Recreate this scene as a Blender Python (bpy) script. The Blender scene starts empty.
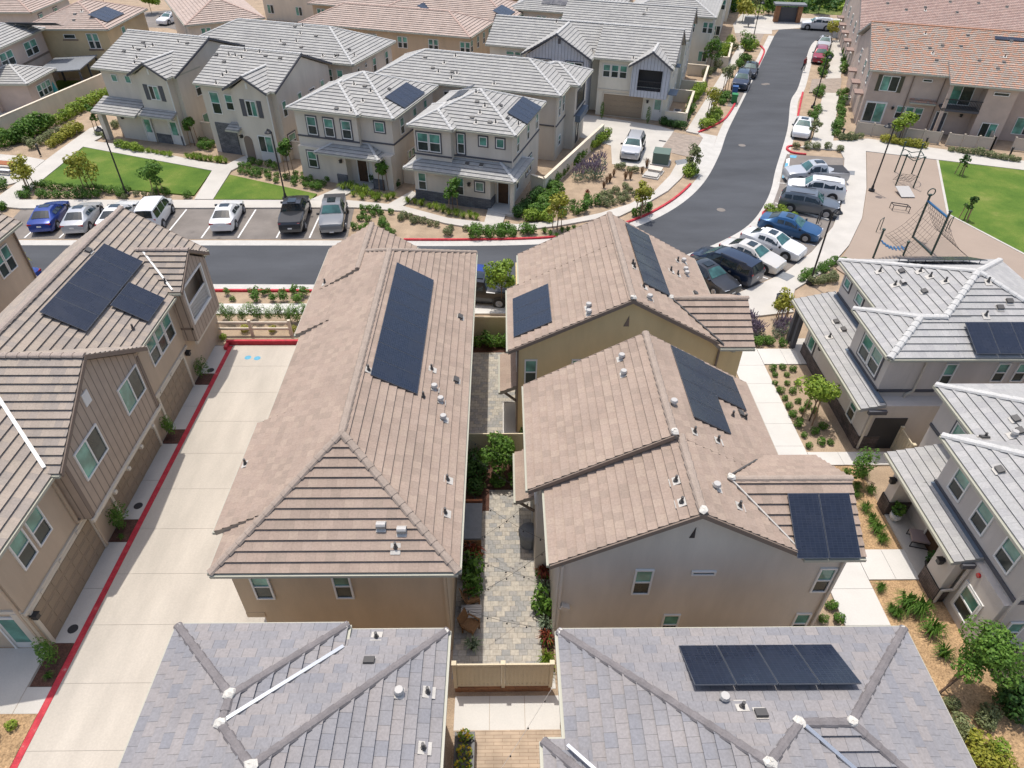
import bpy, math, random
from mathutils import Vector, Matrix
V = Vector
R = math.radians
random.seed(7)
scene = bpy.context.scene
col = scene.collection

# ------------------------------------------------------------------ camera (surveyed from the photograph's vanishing points)
CAM_H, FPX = 25.0, 680.0
_p, _y, _r = R(39.52940711), R(1.12389608), R(-0.60573958)
_f = V((math.sin(_y)*math.cos(_p), math.cos(_y)*math.cos(_p), -math.sin(_p)))
_rt = V((math.cos(_y), -math.sin(_y), 0.0))
_dn = _f.cross(_rt)
RT = _rt*math.cos(_r) + _dn*math.sin(_r)
DN = -_rt*math.sin(_r) + _dn*math.cos(_r)
FW = _f
CAM = V((0, 0, CAM_H))

def ray(px, py):
    return RT*((px-512)/FPX) + DN*((py-384)/FPX) + FW

def G(px, py, z=0.0):
    """survey helper: the ground point (at height z) seen at a photo pixel"""
    d = ray(px, py)
    return CAM + d*((z-CAM_H)/d.z)

def g2(px, py, z=0.0):
    p = G(px, py, z)
    return (p.x, p.y)

# ------------------------------------------------------------------ materials
def new_mat(name):
    m = bpy.data.materials.new(name); m.use_nodes = True
    nt = m.node_tree
    b = nt.nodes['Principled BSDF']
    return m, nt, b

def N(nt, typ, **kw):
    n = nt.nodes.new(typ)
    for k, v in kw.items():
        if k.startswith('i_'):
            key = k[2:]
            key = int(key) if key.isdigit() else key.replace('_', ' ')
            n.inputs[key].default_value = v
        else:
            setattr(n, k, v)
    return n

def ramp(nt, stops, interp='LINEAR'):
    r = nt.nodes.new('ShaderNodeValToRGB'); r.color_ramp.interpolation = interp
    e = r.color_ramp.elements
    while len(e) > 1: e.remove(e[0])
    e[0].position = stops[0][0]; e[0].color = (*stops[0][1], 1)
    for p, c in stops[1:]:
        x = e.new(p); x.color = (*c, 1)
    return r

def mul(c, k): return tuple(min(1, x*k) for x in c)

def simple(name, c, rough=.6, metal=0.0, spec=.5, coat=0.0):
    m, nt, b = new_mat(name)
    b.inputs['Base Color'].default_value = (*c, 1)
    b.inputs['Roughness'].default_value = rough
    b.inputs['Metallic'].default_value = metal
    b.inputs['Specular IOR Level'].default_value = spec
    b.inputs['Coat Weight'].default_value = coat
    return m

def noisy(name, c, var=.18, scale=1.5, fine=25, rough=.9, bump=.3, stops=None, streak=False, spec=.3, finevar=.12, sc=None, spots=0):
    """mottled surface: two noise sizes over a base colour, with bump"""
    m, nt, b = new_mat(name); L = nt.links.new
    tc = N(nt, 'ShaderNodeTexCoord')
    src = tc.outputs['Object']
    if streak or sc:
        mp = N(nt, 'ShaderNodeMapping'); mp.inputs['Scale'].default_value = sc or (1, 1, .25)
        L(src, mp.inputs[0]); src2 = mp.outputs[0]
    else: src2 = src
    n1 = N(nt, 'ShaderNodeTexNoise', i_Scale=scale, i_Detail=6.0, i_Roughness=.6); L(src2, n1.inputs['Vector'])
    n2 = N(nt, 'ShaderNodeTexNoise', i_Scale=float(fine), i_Detail=3.0); L(src, n2.inputs['Vector'])
    if stops is None:
        stops = [(.28, mul(c, 1-var)), (.5, c), (.72, mul(c, 1+var))]
    r1 = ramp(nt, stops); L(n1.outputs['Fac'], r1.inputs[0])
    r2 = ramp(nt, [(.25, (1-finevar,)*3), (.75, (1+finevar,)*3)]); L(n2.outputs['Fac'], r2.inputs[0])
    mx = N(nt, 'ShaderNodeMix', data_type='RGBA', blend_type='MULTIPLY'); mx.inputs[0].default_value = 1
    L(r1.outputs[0], mx.inputs[6]); L(r2.outputs[0], mx.inputs[7])
    last = mx.outputs[2]
    if spots:      # oil drips and dark stains
        vo = N(nt, 'ShaderNodeTexVoronoi', i_Scale=float(spots)); L(src, vo.inputs['Vector']); rs = ramp(nt, [(.04, (.55,)*3), (.16, (1,)*3)]); L(vo.outputs['Distance'], rs.inputs[0])
        n3 = N(nt, 'ShaderNodeTexNoise', i_Scale=.25, i_Detail=4.0); L(src, n3.inputs['Vector']); r3 = ramp(nt, [(.46, (0,)*3), (.56, (1,)*3)]); L(n3.outputs['Fac'], r3.inputs[0])
        m3 = N(nt, 'ShaderNodeMix', data_type='RGBA', blend_type='MULTIPLY'); L(r3.outputs[0], m3.inputs[0]); L(last, m3.inputs[6]); L(rs.outputs[0], m3.inputs[7]); last = m3.outputs[2]
    L(last, b.inputs['Base Color'])
    b.inputs['Roughness'].default_value = rough
    b.inputs['Specular IOR Level'].default_value = spec
    if bump:
        bp = N(nt, 'ShaderNodeBump', i_Strength=bump, i_Distance=.02); L(n2.outputs['Fac'], bp.inputs['Height'])
        L(bp.outputs[0], b.inputs['Normal'])
    return m

def tile_mat(name, cols, w=.33, joint=.035, jd=.82, big=.07, rough=.85, row_off=.5):
    """roof tile: every tile of a course takes one of several fired colours; dark butt joints"""
    m, nt, b = new_mat(name); L = nt.links.new
    uv = N(nt, 'ShaderNodeUVMap'); uv.uv_map = 'UVMap'
    sp = N(nt, 'ShaderNodeSeparateXYZ'); L(uv.outputs[0], sp.inputs[0])
    row = N(nt, 'ShaderNodeMath', operation='FLOOR'); L(sp.outputs[1], row.inputs[0])
    ro = N(nt, 'ShaderNodeMath', operation='MULTIPLY_ADD'); L(row.outputs[0], ro.inputs[0]); ro.inputs[1].default_value = row_off
    us = N(nt, 'ShaderNodeMath', operation='DIVIDE'); L(sp.outputs[0], us.inputs[0]); us.inputs[1].default_value = w
    L(us.outputs[0], ro.inputs[2])
    fl = N(nt, 'ShaderNodeMath', operation='FLOOR'); L(ro.outputs[0], fl.inputs[0])
    fr = N(nt, 'ShaderNodeMath', operation='FRACT'); L(ro.outputs[0], fr.inputs[0])
    cb = N(nt, 'ShaderNodeCombineXYZ'); L(fl.outputs[0], cb.inputs[0]); L(row.outputs[0], cb.inputs[1])
    wn = N(nt, 'ShaderNodeTexWhiteNoise', noise_dimensions='2D'); L(cb.outputs[0], wn.inputs['Vector'])
    k = len(cols)
    rp = ramp(nt, [(i/k, c) for i, c in enumerate(cols)], 'CONSTANT'); L(wn.outputs['Value'], rp.inputs[0])
    jt = N(nt, 'ShaderNodeMath', operation='LESS_THAN'); L(fr.outputs[0], jt.inputs[0]); jt.inputs[1].default_value = joint
    tc = N(nt, 'ShaderNodeTexCoord')
    n1 = N(nt, 'ShaderNodeTexNoise', i_Scale=.6, i_Detail=5.0); L(tc.outputs['Object'], n1.inputs['Vector'])
    r1 = ramp(nt, [(.3, (1-big,)*3), (.7, (1+big,)*3)]); L(n1.outputs['Fac'], r1.inputs[0])
    n2 = N(nt, 'ShaderNodeTexNoise', i_Scale=14.0, i_Detail=4.0); L(tc.outputs['Object'], n2.inputs['Vector'])
    r2 = ramp(nt, [(.3, (.9,)*3), (.7, (1.1,)*3)]); L(n2.outputs['Fac'], r2.inputs[0])
    m1 = N(nt, 'ShaderNodeMix', data_type='RGBA', blend_type='MULTIPLY'); m1.inputs[0].default_value = 1
    L(rp.outputs[0], m1.inputs[6]); L(r1.outputs[0], m1.inputs[7])
    m2 = N(nt, 'ShaderNodeMix', data_type='RGBA', blend_type='MULTIPLY'); m2.inputs[0].default_value = 1
    L(m1.outputs[2], m2.inputs[6]); L(r2.outputs[0], m2.inputs[7])
    m3 = N(nt, 'ShaderNodeMix', data_type='RGBA', blend_type='MULTIPLY'); L(jt.outputs[0], m3.inputs[0])
    L(m2.outputs[2], m3.inputs[6]); m3.inputs[7].default_value = (jd, jd, jd, 1)
    L(m3.outputs[2], b.inputs['Base Color'])
    b.inputs['Roughness'].default_value = rough; b.inputs['Specular IOR Level'].default_value = .3
    bp = N(nt, 'ShaderNodeBump', i_Strength=.25, i_Distance=.02); L(n2.outputs['Fac'], bp.inputs['Height']); L(bp.outputs[0], b.inputs['Normal'])
    return m

def brick_mat(name, c1, c2, cm, w, h, mort=.01, off=.5, rough=.85, var=.15, axis='XY', bump=.3):
    """stone or paver courses laid in object space"""
    m, nt, b = new_mat(name); L = nt.links.new
    tc = N(nt, 'ShaderNodeTexCoord'); src = tc.outputs['Object']
    if axis != 'XY':
        sp = N(nt, 'ShaderNodeSeparateXYZ'); L(src, sp.inputs[0])
        cb = N(nt, 'ShaderNodeCombineXYZ')
        ad = N(nt, 'ShaderNodeMath', operation='ADD'); L(sp.outputs[0], ad.inputs[0]); L(sp.outputs[1], ad.inputs[1])
        L(ad.outputs[0], cb.inputs[0]); L(sp.outputs[2], cb.inputs[1]); src = cb.outputs[0]
    bt = N(nt, 'ShaderNodeTexBrick', offset=off); L(src, bt.inputs['Vector'])
    bt.inputs['Color1'].default_value = (*c1, 1); bt.inputs['Color2'].default_value = (*c2, 1); bt.inputs['Mortar'].default_value = (*cm, 1)
    bt.inputs['Scale'].default_value = 1; bt.inputs['Brick Width'].default_value = w; bt.inputs['Row Height'].default_value = h
    bt.inputs['Mortar Size'].default_value = mort
    n2 = N(nt, 'ShaderNodeTexNoise', i_Scale=2.0, i_Detail=6.0); L(tc.outputs['Object'], n2.inputs['Vector'])
    r2 = ramp(nt, [(.3, (1-var,)*3), (.7, (1+var,)*3)]); L(n2.outputs['Fac'], r2.inputs[0])
    m1 = N(nt, 'ShaderNodeMix', data_type='RGBA', blend_type='MULTIPLY'); m1.inputs[0].default_value = 1
    L(bt.outputs['Color'], m1.inputs[6]); L(r2.outputs[0], m1.inputs[7]); L(m1.outputs[2], b.inputs['Base Color'])
    b.inputs['Roughness'].default_value = rough; b.inputs['Specular IOR Level'].default_value = .25
    if bump:
        bp = N(nt, 'ShaderNodeBump', i_Strength=bump, i_Distance=.01, invert=True); L(bt.outputs['Fac'], bp.inputs['Height']); L(bp.outputs[0], b.inputs['Normal'])
    return m

def leaf_mat(name, c1, c2, c3=None, scale=4.0):
    m, nt, b = new_mat(name); L = nt.links.new
    gi = N(nt, 'ShaderNodeNewGeometry'); tc = N(nt, 'ShaderNodeTexCoord')
    wn = N(nt, 'ShaderNodeTexNoise', i_Scale=scale, i_Detail=4.0); L(tc.outputs['Object'], wn.inputs['Vector'])
    oi = N(nt, 'ShaderNodeObjectInfo')
    ad = N(nt, 'ShaderNodeMath', operation='MULTIPLY_ADD'); L(gi.outputs['Random Per Island'], ad.inputs[0]); ad.inputs[1].default_value = .55
    a2 = N(nt, 'ShaderNodeMath', operation='MULTIPLY_ADD'); L(wn.outputs['Fac'], a2.inputs[0]); a2.inputs[1].default_value = .6; a2.inputs[2].default_value = -.12
    L(a2.outputs[0], ad.inputs[2])
    a3 = N(nt, 'ShaderNodeMath', operation='MULTIPLY_ADD'); L(oi.outputs['Random'], a3.inputs[0]); a3.inputs[1].default_value = .24; L(ad.outputs[0], a3.inputs[2])
    rp = ramp(nt, [(.15, c1), (.6, c2), (1.0, c3 or mul(c2, 1.5))]); L(a3.outputs[0], rp.inputs[0])
    L(rp.outputs[0], b.inputs['Base Color']); b.inputs['Roughness'].default_value = .6; b.inputs['Specular IOR Level'].default_value = .3
    tr = N(nt, 'ShaderNodeBsdfTranslucent'); L(rp.outputs[0], tr.inputs['Color'])
    mx = N(nt, 'ShaderNodeMixShader'); mx.inputs[0].default_value = .3
    L(b.outputs[0], mx.inputs[1]); L(tr.outputs[0], mx.inputs[2]); L(mx.outputs[0], nt.nodes['Material Output'].inputs['Surface'])
    return m

def glass_mat(name, c, rough=.06, spec=.6):
    m, nt, b = new_mat(name); L = nt.links.new
    tc = N(nt, 'ShaderNodeTexCoord'); oi = N(nt, 'ShaderNodeObjectInfo')
    n1 = N(nt, 'ShaderNodeTexNoise', i_Scale=1.2, i_Detail=3.0, noise_dimensions='4D'); L(tc.outputs['Object'], n1.inputs['Vector']); L(oi.outputs['Random'], n1.inputs['W'])
    r1 = ramp(nt, [(.3, mul(c, .5)), (.5, c), (.72, mul(c, 1.9))]); L(n1.outputs['Fac'], r1.inputs[0]); L(r1.outputs[0], b.inputs['Base Color'])
    b.inputs['Roughness'].default_value = rough; b.inputs['Specular IOR Level'].default_value = spec
    return m

M = {}
M['asphalt'] = noisy('asphalt', (.072, .076, .083), .22, .35, 45, .9, .2, sc=(.35, 1, 1))
M['asphalt_old'] = noisy('weathered asphalt', (.20, .178, .158), .24, .45, 40, .92, .25, spots=.55)
M['concrete'] = noisy('pale concrete', (.50, .47, .42), .09, .5, 18, .9, .1, finevar=.05)
M['concrete_alley'] = noisy('alley concrete', (.475, .43, .365), .12, .9, 14, .9, .1, finevar=.06, sc=(1, .25, 1), spots=.35)
M['concrete_white'] = noisy('bright concrete', (.58, .56, .52), .06, .6, 18, .9, .1, finevar=.04)
M['curb'] = noisy('curb concrete', (.5, .48, .44), .1, 1.0, 20, .9, .1)
M['red_paint'] = noisy('red kerb paint', (.50, .030, .045), .22, 2.6, 22, .7, .15, stops=[(.3, (.34, .03, .045)), (.5, (.48, .035, .05)), (.66, (.50, .06, .07)), (.76, (.46, .30, .27))], finevar=.2)
M['white_paint'] = noisy('white line paint', (.72, .72, .70), .1, 2, 30, .7, .05)
M['blue_paint'] = noisy('blue marking paint', (.12, .36, .50), .15, 3, 30, .7, .05)
M['soil'] = noisy('tan decomposed granite', (.36, .27, .185), .22, .9, 22, .95, .6, finevar=.3)
M['chips'] = noisy('tan wood chips', (.38, .25, .135), .22, 1.5, 16, .95, .8, finevar=.45)
M['dark_mulch'] = noisy('dark bark mulch', (.10, .05, .035), .3, 3, 20, .95, .8, finevar=.4)
M['playfloor'] = noisy('play surface', (.335, .265, .21), .05, .4, 60, .95, .2, finevar=.14)
M['lawn'] = noisy('lawn grass', (.09, .18, .02), .2, .35, 30, .95, .6, stops=[(.3, (.055, .115, .012)), (.48, (.085, .15, .018)), (.6, (.12, .175, .026)), (.76, (.21, .215, .06))], finevar=.4)
M['wild'] = noisy('wild meadow', (.10, .14, .03), .3, .25, 6, .95, .6, stops=[(.3, (.04, .08, .015)), (.5, (.10, .14, .03)), (.72, (.27, .25, .09))], finevar=.3)
M['paver_tan'] = brick_mat('tan pavers', (.36, .29, .235), (.29, .245, .205), (.2, .17, .14), .3, .15, .006)
def paver_random(name, cols, w, h):
    m, nt, b = new_mat(name); L = nt.links.new
    tc = N(nt, 'ShaderNodeTexCoord'); sp = N(nt, 'ShaderNodeSeparateXYZ'); L(tc.outputs['Object'], sp.inputs[0])
    def layer(w, h):
        ry = N(nt, 'ShaderNodeMath', operation='DIVIDE'); L(sp.outputs[1], ry.inputs[0]); ry.inputs[1].default_value = h
        fy = N(nt, 'ShaderNodeMath', operation='FLOOR'); L(ry.outputs[0], fy.inputs[0]); gy = N(nt, 'ShaderNodeMath', operation='FRACT'); L(ry.outputs[0], gy.inputs[0])
        rx = N(nt, 'ShaderNodeMath', operation='DIVIDE'); L(sp.outputs[0], rx.inputs[0]); rx.inputs[1].default_value = w
        ox = N(nt, 'ShaderNodeMath', operation='MULTIPLY_ADD'); L(fy.outputs[0], ox.inputs[0]); ox.inputs[1].default_value = .37; L(rx.outputs[0], ox.inputs[2])
        fx = N(nt, 'ShaderNodeMath', operation='FLOOR'); L(ox.outputs[0], fx.inputs[0]); gx = N(nt, 'ShaderNodeMath', operation='FRACT'); L(ox.outputs[0], gx.inputs[0])
        cb = N(nt, 'ShaderNodeCombineXYZ'); L(fx.outputs[0], cb.inputs[0]); L(fy.outputs[0], cb.inputs[1])
        wn = N(nt, 'ShaderNodeTexWhiteNoise', noise_dimensions='2D'); L(cb.outputs[0], wn.inputs['Vector'])
        j1 = N(nt, 'ShaderNodeMath', operation='LESS_THAN'); L(gx.outputs[0], j1.inputs[0]); j1.inputs[1].default_value = .05
        j2 = N(nt, 'ShaderNodeMath', operation='LESS_THAN'); L(gy.outputs[0], j2.inputs[0]); j2.inputs[1].default_value = .06
        jm = N(nt, 'ShaderNodeMath', operation='MAXIMUM'); L(j1.outputs[0], jm.inputs[0]); L(j2.outputs[0], jm.inputs[1])
        return wn, jm
    wn, jm = layer(w, h)
    k = len(cols)
    rp = ramp(nt, [(i/k, c) for i, c in enumerate(cols)], 'CONSTANT'); L(wn.outputs['Value'], rp.inputs[0])
    n2 = N(nt, 'ShaderNodeTexNoise', i_Scale=9.0, i_Detail=5.0); L(tc.outputs['Object'], n2.inputs['Vector'])
    r2 = ramp(nt, [(.3, (.82,)*3), (.7, (1.15,)*3)]); L(n2.outputs['Fac'], r2.inputs[0])
    m1 = N(nt, 'ShaderNodeMix', data_type='RGBA', blend_type='MULTIPLY'); m1.inputs[0].default_value = 1
    L(rp.outputs[0], m1.inputs[6]); L(r2.outputs[0], m1.inputs[7])
    m3 = N(nt, 'ShaderNodeMix', data_type='RGBA', blend_type='MULTIPLY'); L(jm.outputs[0], m3.inputs[0]); L(m1.outputs[2], m3.inputs[6]); m3.inputs[7].default_value = (.6, .6, .6, 1)
    L(m3.outputs[2], b.inputs['Base Color']); b.inputs['Roughness'].default_value = .9; b.inputs['Specular IOR Level'].default_value = .25
    return m
M['paver_court'] = paver_random('courtyard pavers', [(.40, .37, .32), (.33, .315, .29), (.45, .41, .345), (.37, .345, .30), (.30, .295, .28), (.42, .38, .32)], .34, .24)
M['deck'] = brick_mat('deck tiles', (.46, .36, .265), (.40, .315, .235), (.22, .15, .1), .6, .12, .006)
M['redstone'] = brick_mat('timber edging', (.36, .18, .09), (.30, .15, .08), (.15, .08, .05), .5, .1, .01, axis='XZ')

M['t_brown'] = tile_mat('brown concrete tile', [(0.333, 0.252, 0.199), (0.312, 0.238, 0.189), (0.353, 0.272, 0.213), (0.338, 0.259, 0.206), (0.302, 0.233, 0.184), (0.345, 0.263, 0.208)])
M['t_taupe'] = tile_mat('taupe concrete tile', [(0.335, 0.28, 0.23), (0.29, 0.25, 0.215), (0.36, 0.3, 0.245), (0.31, 0.265, 0.225), (0.35, 0.295, 0.24)], w=.3)
M['t_slate'] = tile_mat('slate blend tile', [(0.245, 0.236, 0.24), (0.265, 0.25, 0.248), (0.285, 0.262, 0.252), (0.25, 0.242, 0.246), (0.228, 0.225, 0.236), (0.272, 0.255, 0.25)], w=.40, joint=.035, jd=.55)
M['t_light'] = tile_mat('light grey tile', [(0.372, 0.363, 0.339), (0.344, 0.335, 0.316), (0.391, 0.381, 0.353), (0.358, 0.349, 0.33)], jd=.8, joint=.03)
M['t_lightgrey'] = tile_mat('cool grey tile', [(0.371, 0.364, 0.349), (0.346, 0.338, 0.329), (0.392, 0.381, 0.365), (0.363, 0.356, 0.34)], jd=.75, joint=.03)
M['t_pink'] = tile_mat('faded pink tile', [(.44, .345, .29), (.41, .325, .275), (.46, .365, .31), (.43, .345, .295)])
M['t_barrel'] = tile_mat('clay blend tile', [(.42, .25, .175), (.39, .275, .215), (.35, .285, .235), (.44, .265, .19), (.37, .30, .25)], w=.26, joint=.12, jd=.72)
M['t_barrel_red'] = tile_mat('faded red clay tile', [(.40, .275, .23), (.36, .245, .21), (.42, .295, .25), (.39, .28, .24)], w=.26, joint=.12, jd=.75)

M['st_brown'] = noisy('taupe stucco', (0.5, 0.4, 0.294), .11, .8, 40, .95, .25, streak=True, finevar=.06)
M['st_tan'] = noisy('tan stucco', (0.547, 0.43, 0.294), .11, .8, 40, .95, .25, streak=True, finevar=.06)
M['st_ochre'] = noisy('ochre stucco', (0.68, 0.532, 0.294), .11, .8, 40, .95, .25, streak=True, finevar=.06)
M['st_greige'] = noisy('greige stucco', (0.606, 0.546, 0.461), .11, .8, 40, .95, .25, streak=True, finevar=.06)
M['st_grey'] = noisy('warm grey stucco', (0.567, 0.518, 0.463), .11, .8, 40, .95, .25, streak=True, finevar=.06)
M['st_cream'] = noisy('cream stucco', (0.68, 0.596, 0.472), .11, .8, 40, .95, .25, streak=True, finevar=.06)
M['st_white'] = noisy('pale cream stucco', (0.68, 0.645, 0.546), .11, .8, 40, .95, .25, streak=True, finevar=.06)
M['st_yellow'] = noisy('yellow stucco', (0.567, 0.449, 0.273), .11, .8, 40, .95, .25, finevar=.06)
M['st_mauve'] = noisy('mauve stucco', (0.523, 0.418, 0.348), .11, .8, 40, .95, .25, finevar=.06)
def siding_mat(name, c, pitch=.4, gap=.055):
    m, nt, b = new_mat(name); L = nt.links.new
    tc = N(nt, 'ShaderNodeTexCoord'); sp = N(nt, 'ShaderNodeSeparateXYZ'); L(tc.outputs['Object'], sp.inputs[0])
    ad = N(nt, 'ShaderNodeMath', operation='ADD'); L(sp.outputs[0], ad.inputs[0]); L(sp.outputs[1], ad.inputs[1])
    dv = N(nt, 'ShaderNodeMath', operation='DIVIDE'); L(ad.outputs[0], dv.inputs[0]); dv.inputs[1].default_value = pitch
    fr = N(nt, 'ShaderNodeMath', operation='FRACT'); L(dv.outputs[0], fr.inputs[0])
    lt = N(nt, 'ShaderNodeMath', operation='LESS_THAN'); L(fr.outputs[0], lt.inputs[0]); lt.inputs[1].default_value = gap/pitch
    n1 = N(nt, 'ShaderNodeTexNoise', i_Scale=2.0, i_Detail=5.0); L(tc.outputs['Object'], n1.inputs['Vector'])
    r1 = ramp(nt, [(.3, mul(c, .93)), (.7, mul(c, 1.06))]); L(n1.outputs['Fac'], r1.inputs[0])
    mx = N(nt, 'ShaderNodeMix', data_type='RGBA'); L(lt.outputs[0], mx.inputs[0]); L(r1.outputs[0], mx.inputs[6]); mx.inputs[7].default_value = (*mul(c, .5), 1)
    L(mx.outputs[2], b.inputs['Base Color']); b.inputs['Roughness'].default_value = .8
    bp = N(nt, 'ShaderNodeBump', i_Strength=.6, i_Distance=.03, invert=True); L(lt.outputs[0], bp.inputs['Height']); L(bp.outputs[0], b.inputs['Normal'])
    return m
M['siding_taupe'] = siding_mat('taupe board siding', (0.415, 0.329, 0.254))
M['siding_blue'] = siding_mat('blue grey board siding', (.46, .48, .52), .35, .05)
M['stone_dark'] = brick_mat('dark ledger stone', (.17, .17, .175), (.12, .12, .125), (.06, .06, .06), .45, .12, .01, axis='XZ', var=.3)
M['stone_brown'] = brick_mat('brown ledger stone', (.14, .11, .10), (.09, .075, .07), (.04, .035, .03), .4, .1, .01, axis='XZ', var=.3)
M['band'] = simple('charcoal trim', (.085, .085, .095), .7)
M['trim_cream'] = simple('cream trim', (.60, .54, .44), .7)
M['trim_brown'] = simple('brown trim', (.20, .15, .115), .7)
M['trim_white'] = simple('white trim', (.70, .69, .65), .6)
M['gutter'] = simple('pale gutter metal', (.40, .39, .31), .5)
M['gutter_dark'] = simple('bronze gutter', (.16, .125, .10), .5)
M['soffit'] = simple('soffit', (.34, .29, .23), .8)
M['soffit_grey'] = simple('grey soffit', (.33, .32, .30), .8)
M['frame'] = simple('white vinyl frame', (.74, .73, .69), .45)
M['pane'] = glass_mat('green window glass', (.10, .26, .20))
M['pane_dark'] = glass_mat('screened window glass', (.028, .04, .036), .22, .4)
M['garage'] = noisy('garage door paint', (.30, .235, .165), .04, 1, 30, .7, .05)
M['door_wood'] = noisy('dark wood door', (.075, .04, .022), .25, 3, 30, .6, .1)
M['door_white'] = simple('white door', (.66, .64, .60), .5)
M['black'] = simple('black metal', (.018, .018, .02), .45)
M['vent'] = simple('painted vent metal', (.44, .42, .39), .55)
M['flash'] = noisy('lead flashing', (.50, .47, .42), .1, 4, 30, .7, .1)
M['ventdark'] = simple('dark vent pipe', (.08, .075, .07), .6)
M['mortar'] = noisy('mortar', (.58, .55, .49), .1, 8, 30, .95, .4)
M['bluetin'] = simple('blue grey metal roofing', (.13, .17, .22), .5, .2)
M['darktin'] = simple('charcoal metal roofing', (.06, .07, .085), .5, .2)
M['steel'] = simple('galvanised steel', (.5, .52, .54), .4, .8)
def solar_mat():
    m, nt, b = new_mat('solar cells'); L = nt.links.new
    uv = N(nt, 'ShaderNodeUVMap'); uv.uv_map = 'UVMap'
    bt = N(nt, 'ShaderNodeTexBrick', offset=0.0); L(uv.outputs[0], bt.inputs['Vector'])
    bt.inputs['Color1'].default_value = (.011, .016, .030, 1); bt.inputs['Color2'].default_value = (.016, .022, .040, 1); bt.inputs['Mortar'].default_value = (.035, .043, .06, 1)
    bt.inputs['Scale'].default_value = 1; bt.inputs['Brick Width'].default_value = .17; bt.inputs['Row Height'].default_value = .085; bt.inputs['Mortar Size'].default_value = .005
    L(bt.outputs['Color'], b.inputs['Base Color']); b.inputs['Roughness'].default_value = .22; b.inputs['Specular IOR Level'].default_value = .5
    tc = N(nt, 'ShaderNodeTexCoord'); n1 = N(nt, 'ShaderNodeTexNoise', i_Scale=1.2, i_Detail=5.0); L(tc.outputs['Object'], n1.inputs['Vector'])
    r1 = ramp(nt, [(.3, (.14,)*3), (.7, (.38,)*3)]); L(n1.outputs['Fac'], r1.inputs[0]); L(r1.outputs[0], b.inputs['Roughness'])
    return m
M['solar'] = solar_mat()
M['solar_frame'] = simple('solar panel frame', (.13, .14, .16), .4, .4)
M['leaf_mid'] = leaf_mat('green leaves', (0.032, 0.087, 0.012), (0.094, 0.196, 0.026), (0.189, 0.319, 0.051))
M['leaf_dark'] = leaf_mat('dark green leaves', (0.017, 0.051, 0.012), (0.051, 0.123, 0.023), (0.102, 0.203, 0.043))
M['leaf_lime'] = leaf_mat('lime leaves', (0.087, 0.16, 0.014), (0.217, 0.319, 0.036), (0.392, 0.478, 0.072))
M['leaf_yellow'] = leaf_mat('yellow green leaves', (0.145, 0.174, 0.017), (0.319, 0.319, 0.043), (0.522, 0.478, 0.087))
M['leaf_olive'] = leaf_mat('olive leaves', (0.087, 0.109, 0.043), (0.189, 0.217, 0.094), (0.319, 0.348, 0.16))
M['leaf_red'] = leaf_mat('red leaves', (.12, .03, .02), (.25, .06, .035), (.38, .14, .06))
M['leaf_blue'] = leaf_mat('grey green leaves', (0.102, 0.145, 0.087), (0.203, 0.261, 0.16), (0.319, 0.377, 0.246))
M['flower'] = leaf_mat('mauve flower spikes', (.16, .12, .16), (.28, .22, .28), (.4, .33, .38))
M['flower_yellow'] = leaf_mat('yellow flowers', (.5, .34, .02), (.62, .45, .04), (.7, .55, .1))
M['dry'] = leaf_mat('dry brown foliage', (.12, .06, .03), (.22, .13, .07), (.3, .2, .1))
M['bark'] = noisy('bark', (.14, .095, .065), .3, 6, 30, .95, .4)
M['stake'] = noisy('timber stake', (.30, .20, .12), .2, 5, 30, .9, .2)
M['vinyl'] = noisy('tan vinyl fence', (.62, .53, .37), .04, 1, 30, .6, .03)
M['vinyl_white'] = noisy('pale vinyl fence', (.52, .46, .38), .04, 1, 30, .6, .03)
M['terracotta'] = noisy('terracotta', (.32, .12, .055), .15, 6, 30, .8, .1)
M['wicker'] = noisy('brown wicker', (.20, .11, .05), .25, 12, 60, .8, .5)
M['canvas'] = noisy('grey canvas', (.20, .21, .22), .1, 4, 40, .9, .2)
M['rubber'] = simple('tyre rubber', (.018, .018, .018), .8)
M['rim'] = simple('alloy rim', (.42, .43, .45), .3, .8)
M['carglass'] = glass_mat('car glass', (.014, .022, .026), .04, .7)
M['carglass_teal'] = glass_mat('tinted windscreen', (.035, .10, .095), .05, .7)
M['lamp_clear'] = simple('clear headlamp', (.6, .62, .64), .15, .2)
M['lamp_red'] = simple('red tail lamp', (.35, .012, .012), .25)
M['plastic_dark'] = simple('dark plastic', (.03, .03, .033), .6)
M['bin_green'] = simple('green bin plastic', (.02, .22, .06), .5)
M['bin_blue'] = simple('blue bin plastic', (.03, .10, .28), .5)
M['utility'] = simple('utility green', (.10, .15, .12), .6)
M['play_green'] = simple('dark green steel', (.02, .055, .045), .4)
M['play_blue'] = simple('blue steel', (.02, .10, .22), .4)
M['rope'] = simple('black rope', (.03, .028, .026), .8)
M['skin'] = simple('skin', (.42, .24, .17), .6)
M['cloth_red'] = simple('dark red shirt', (.22, .03, .035), .9)
M['cloth_dark'] = simple('dark trousers', (.02, .022, .03), .9)
M['hair'] = simple('dark hair', (.015, .01, .008), .7)
M['pillow'] = simple('mauve cushion', (.33, .26, .25), .9)
M['umbrella_blue'] = simple('teal canvas', (.03, .22, .22), .8)
M['wood_pale'] = noisy('pale timber', (.42, .31, .2), .15, 5, 30, .8, .2)
def car_paint(name, c, metal=.3): return simple(name, c, .3, metal, .5, .6)
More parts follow.
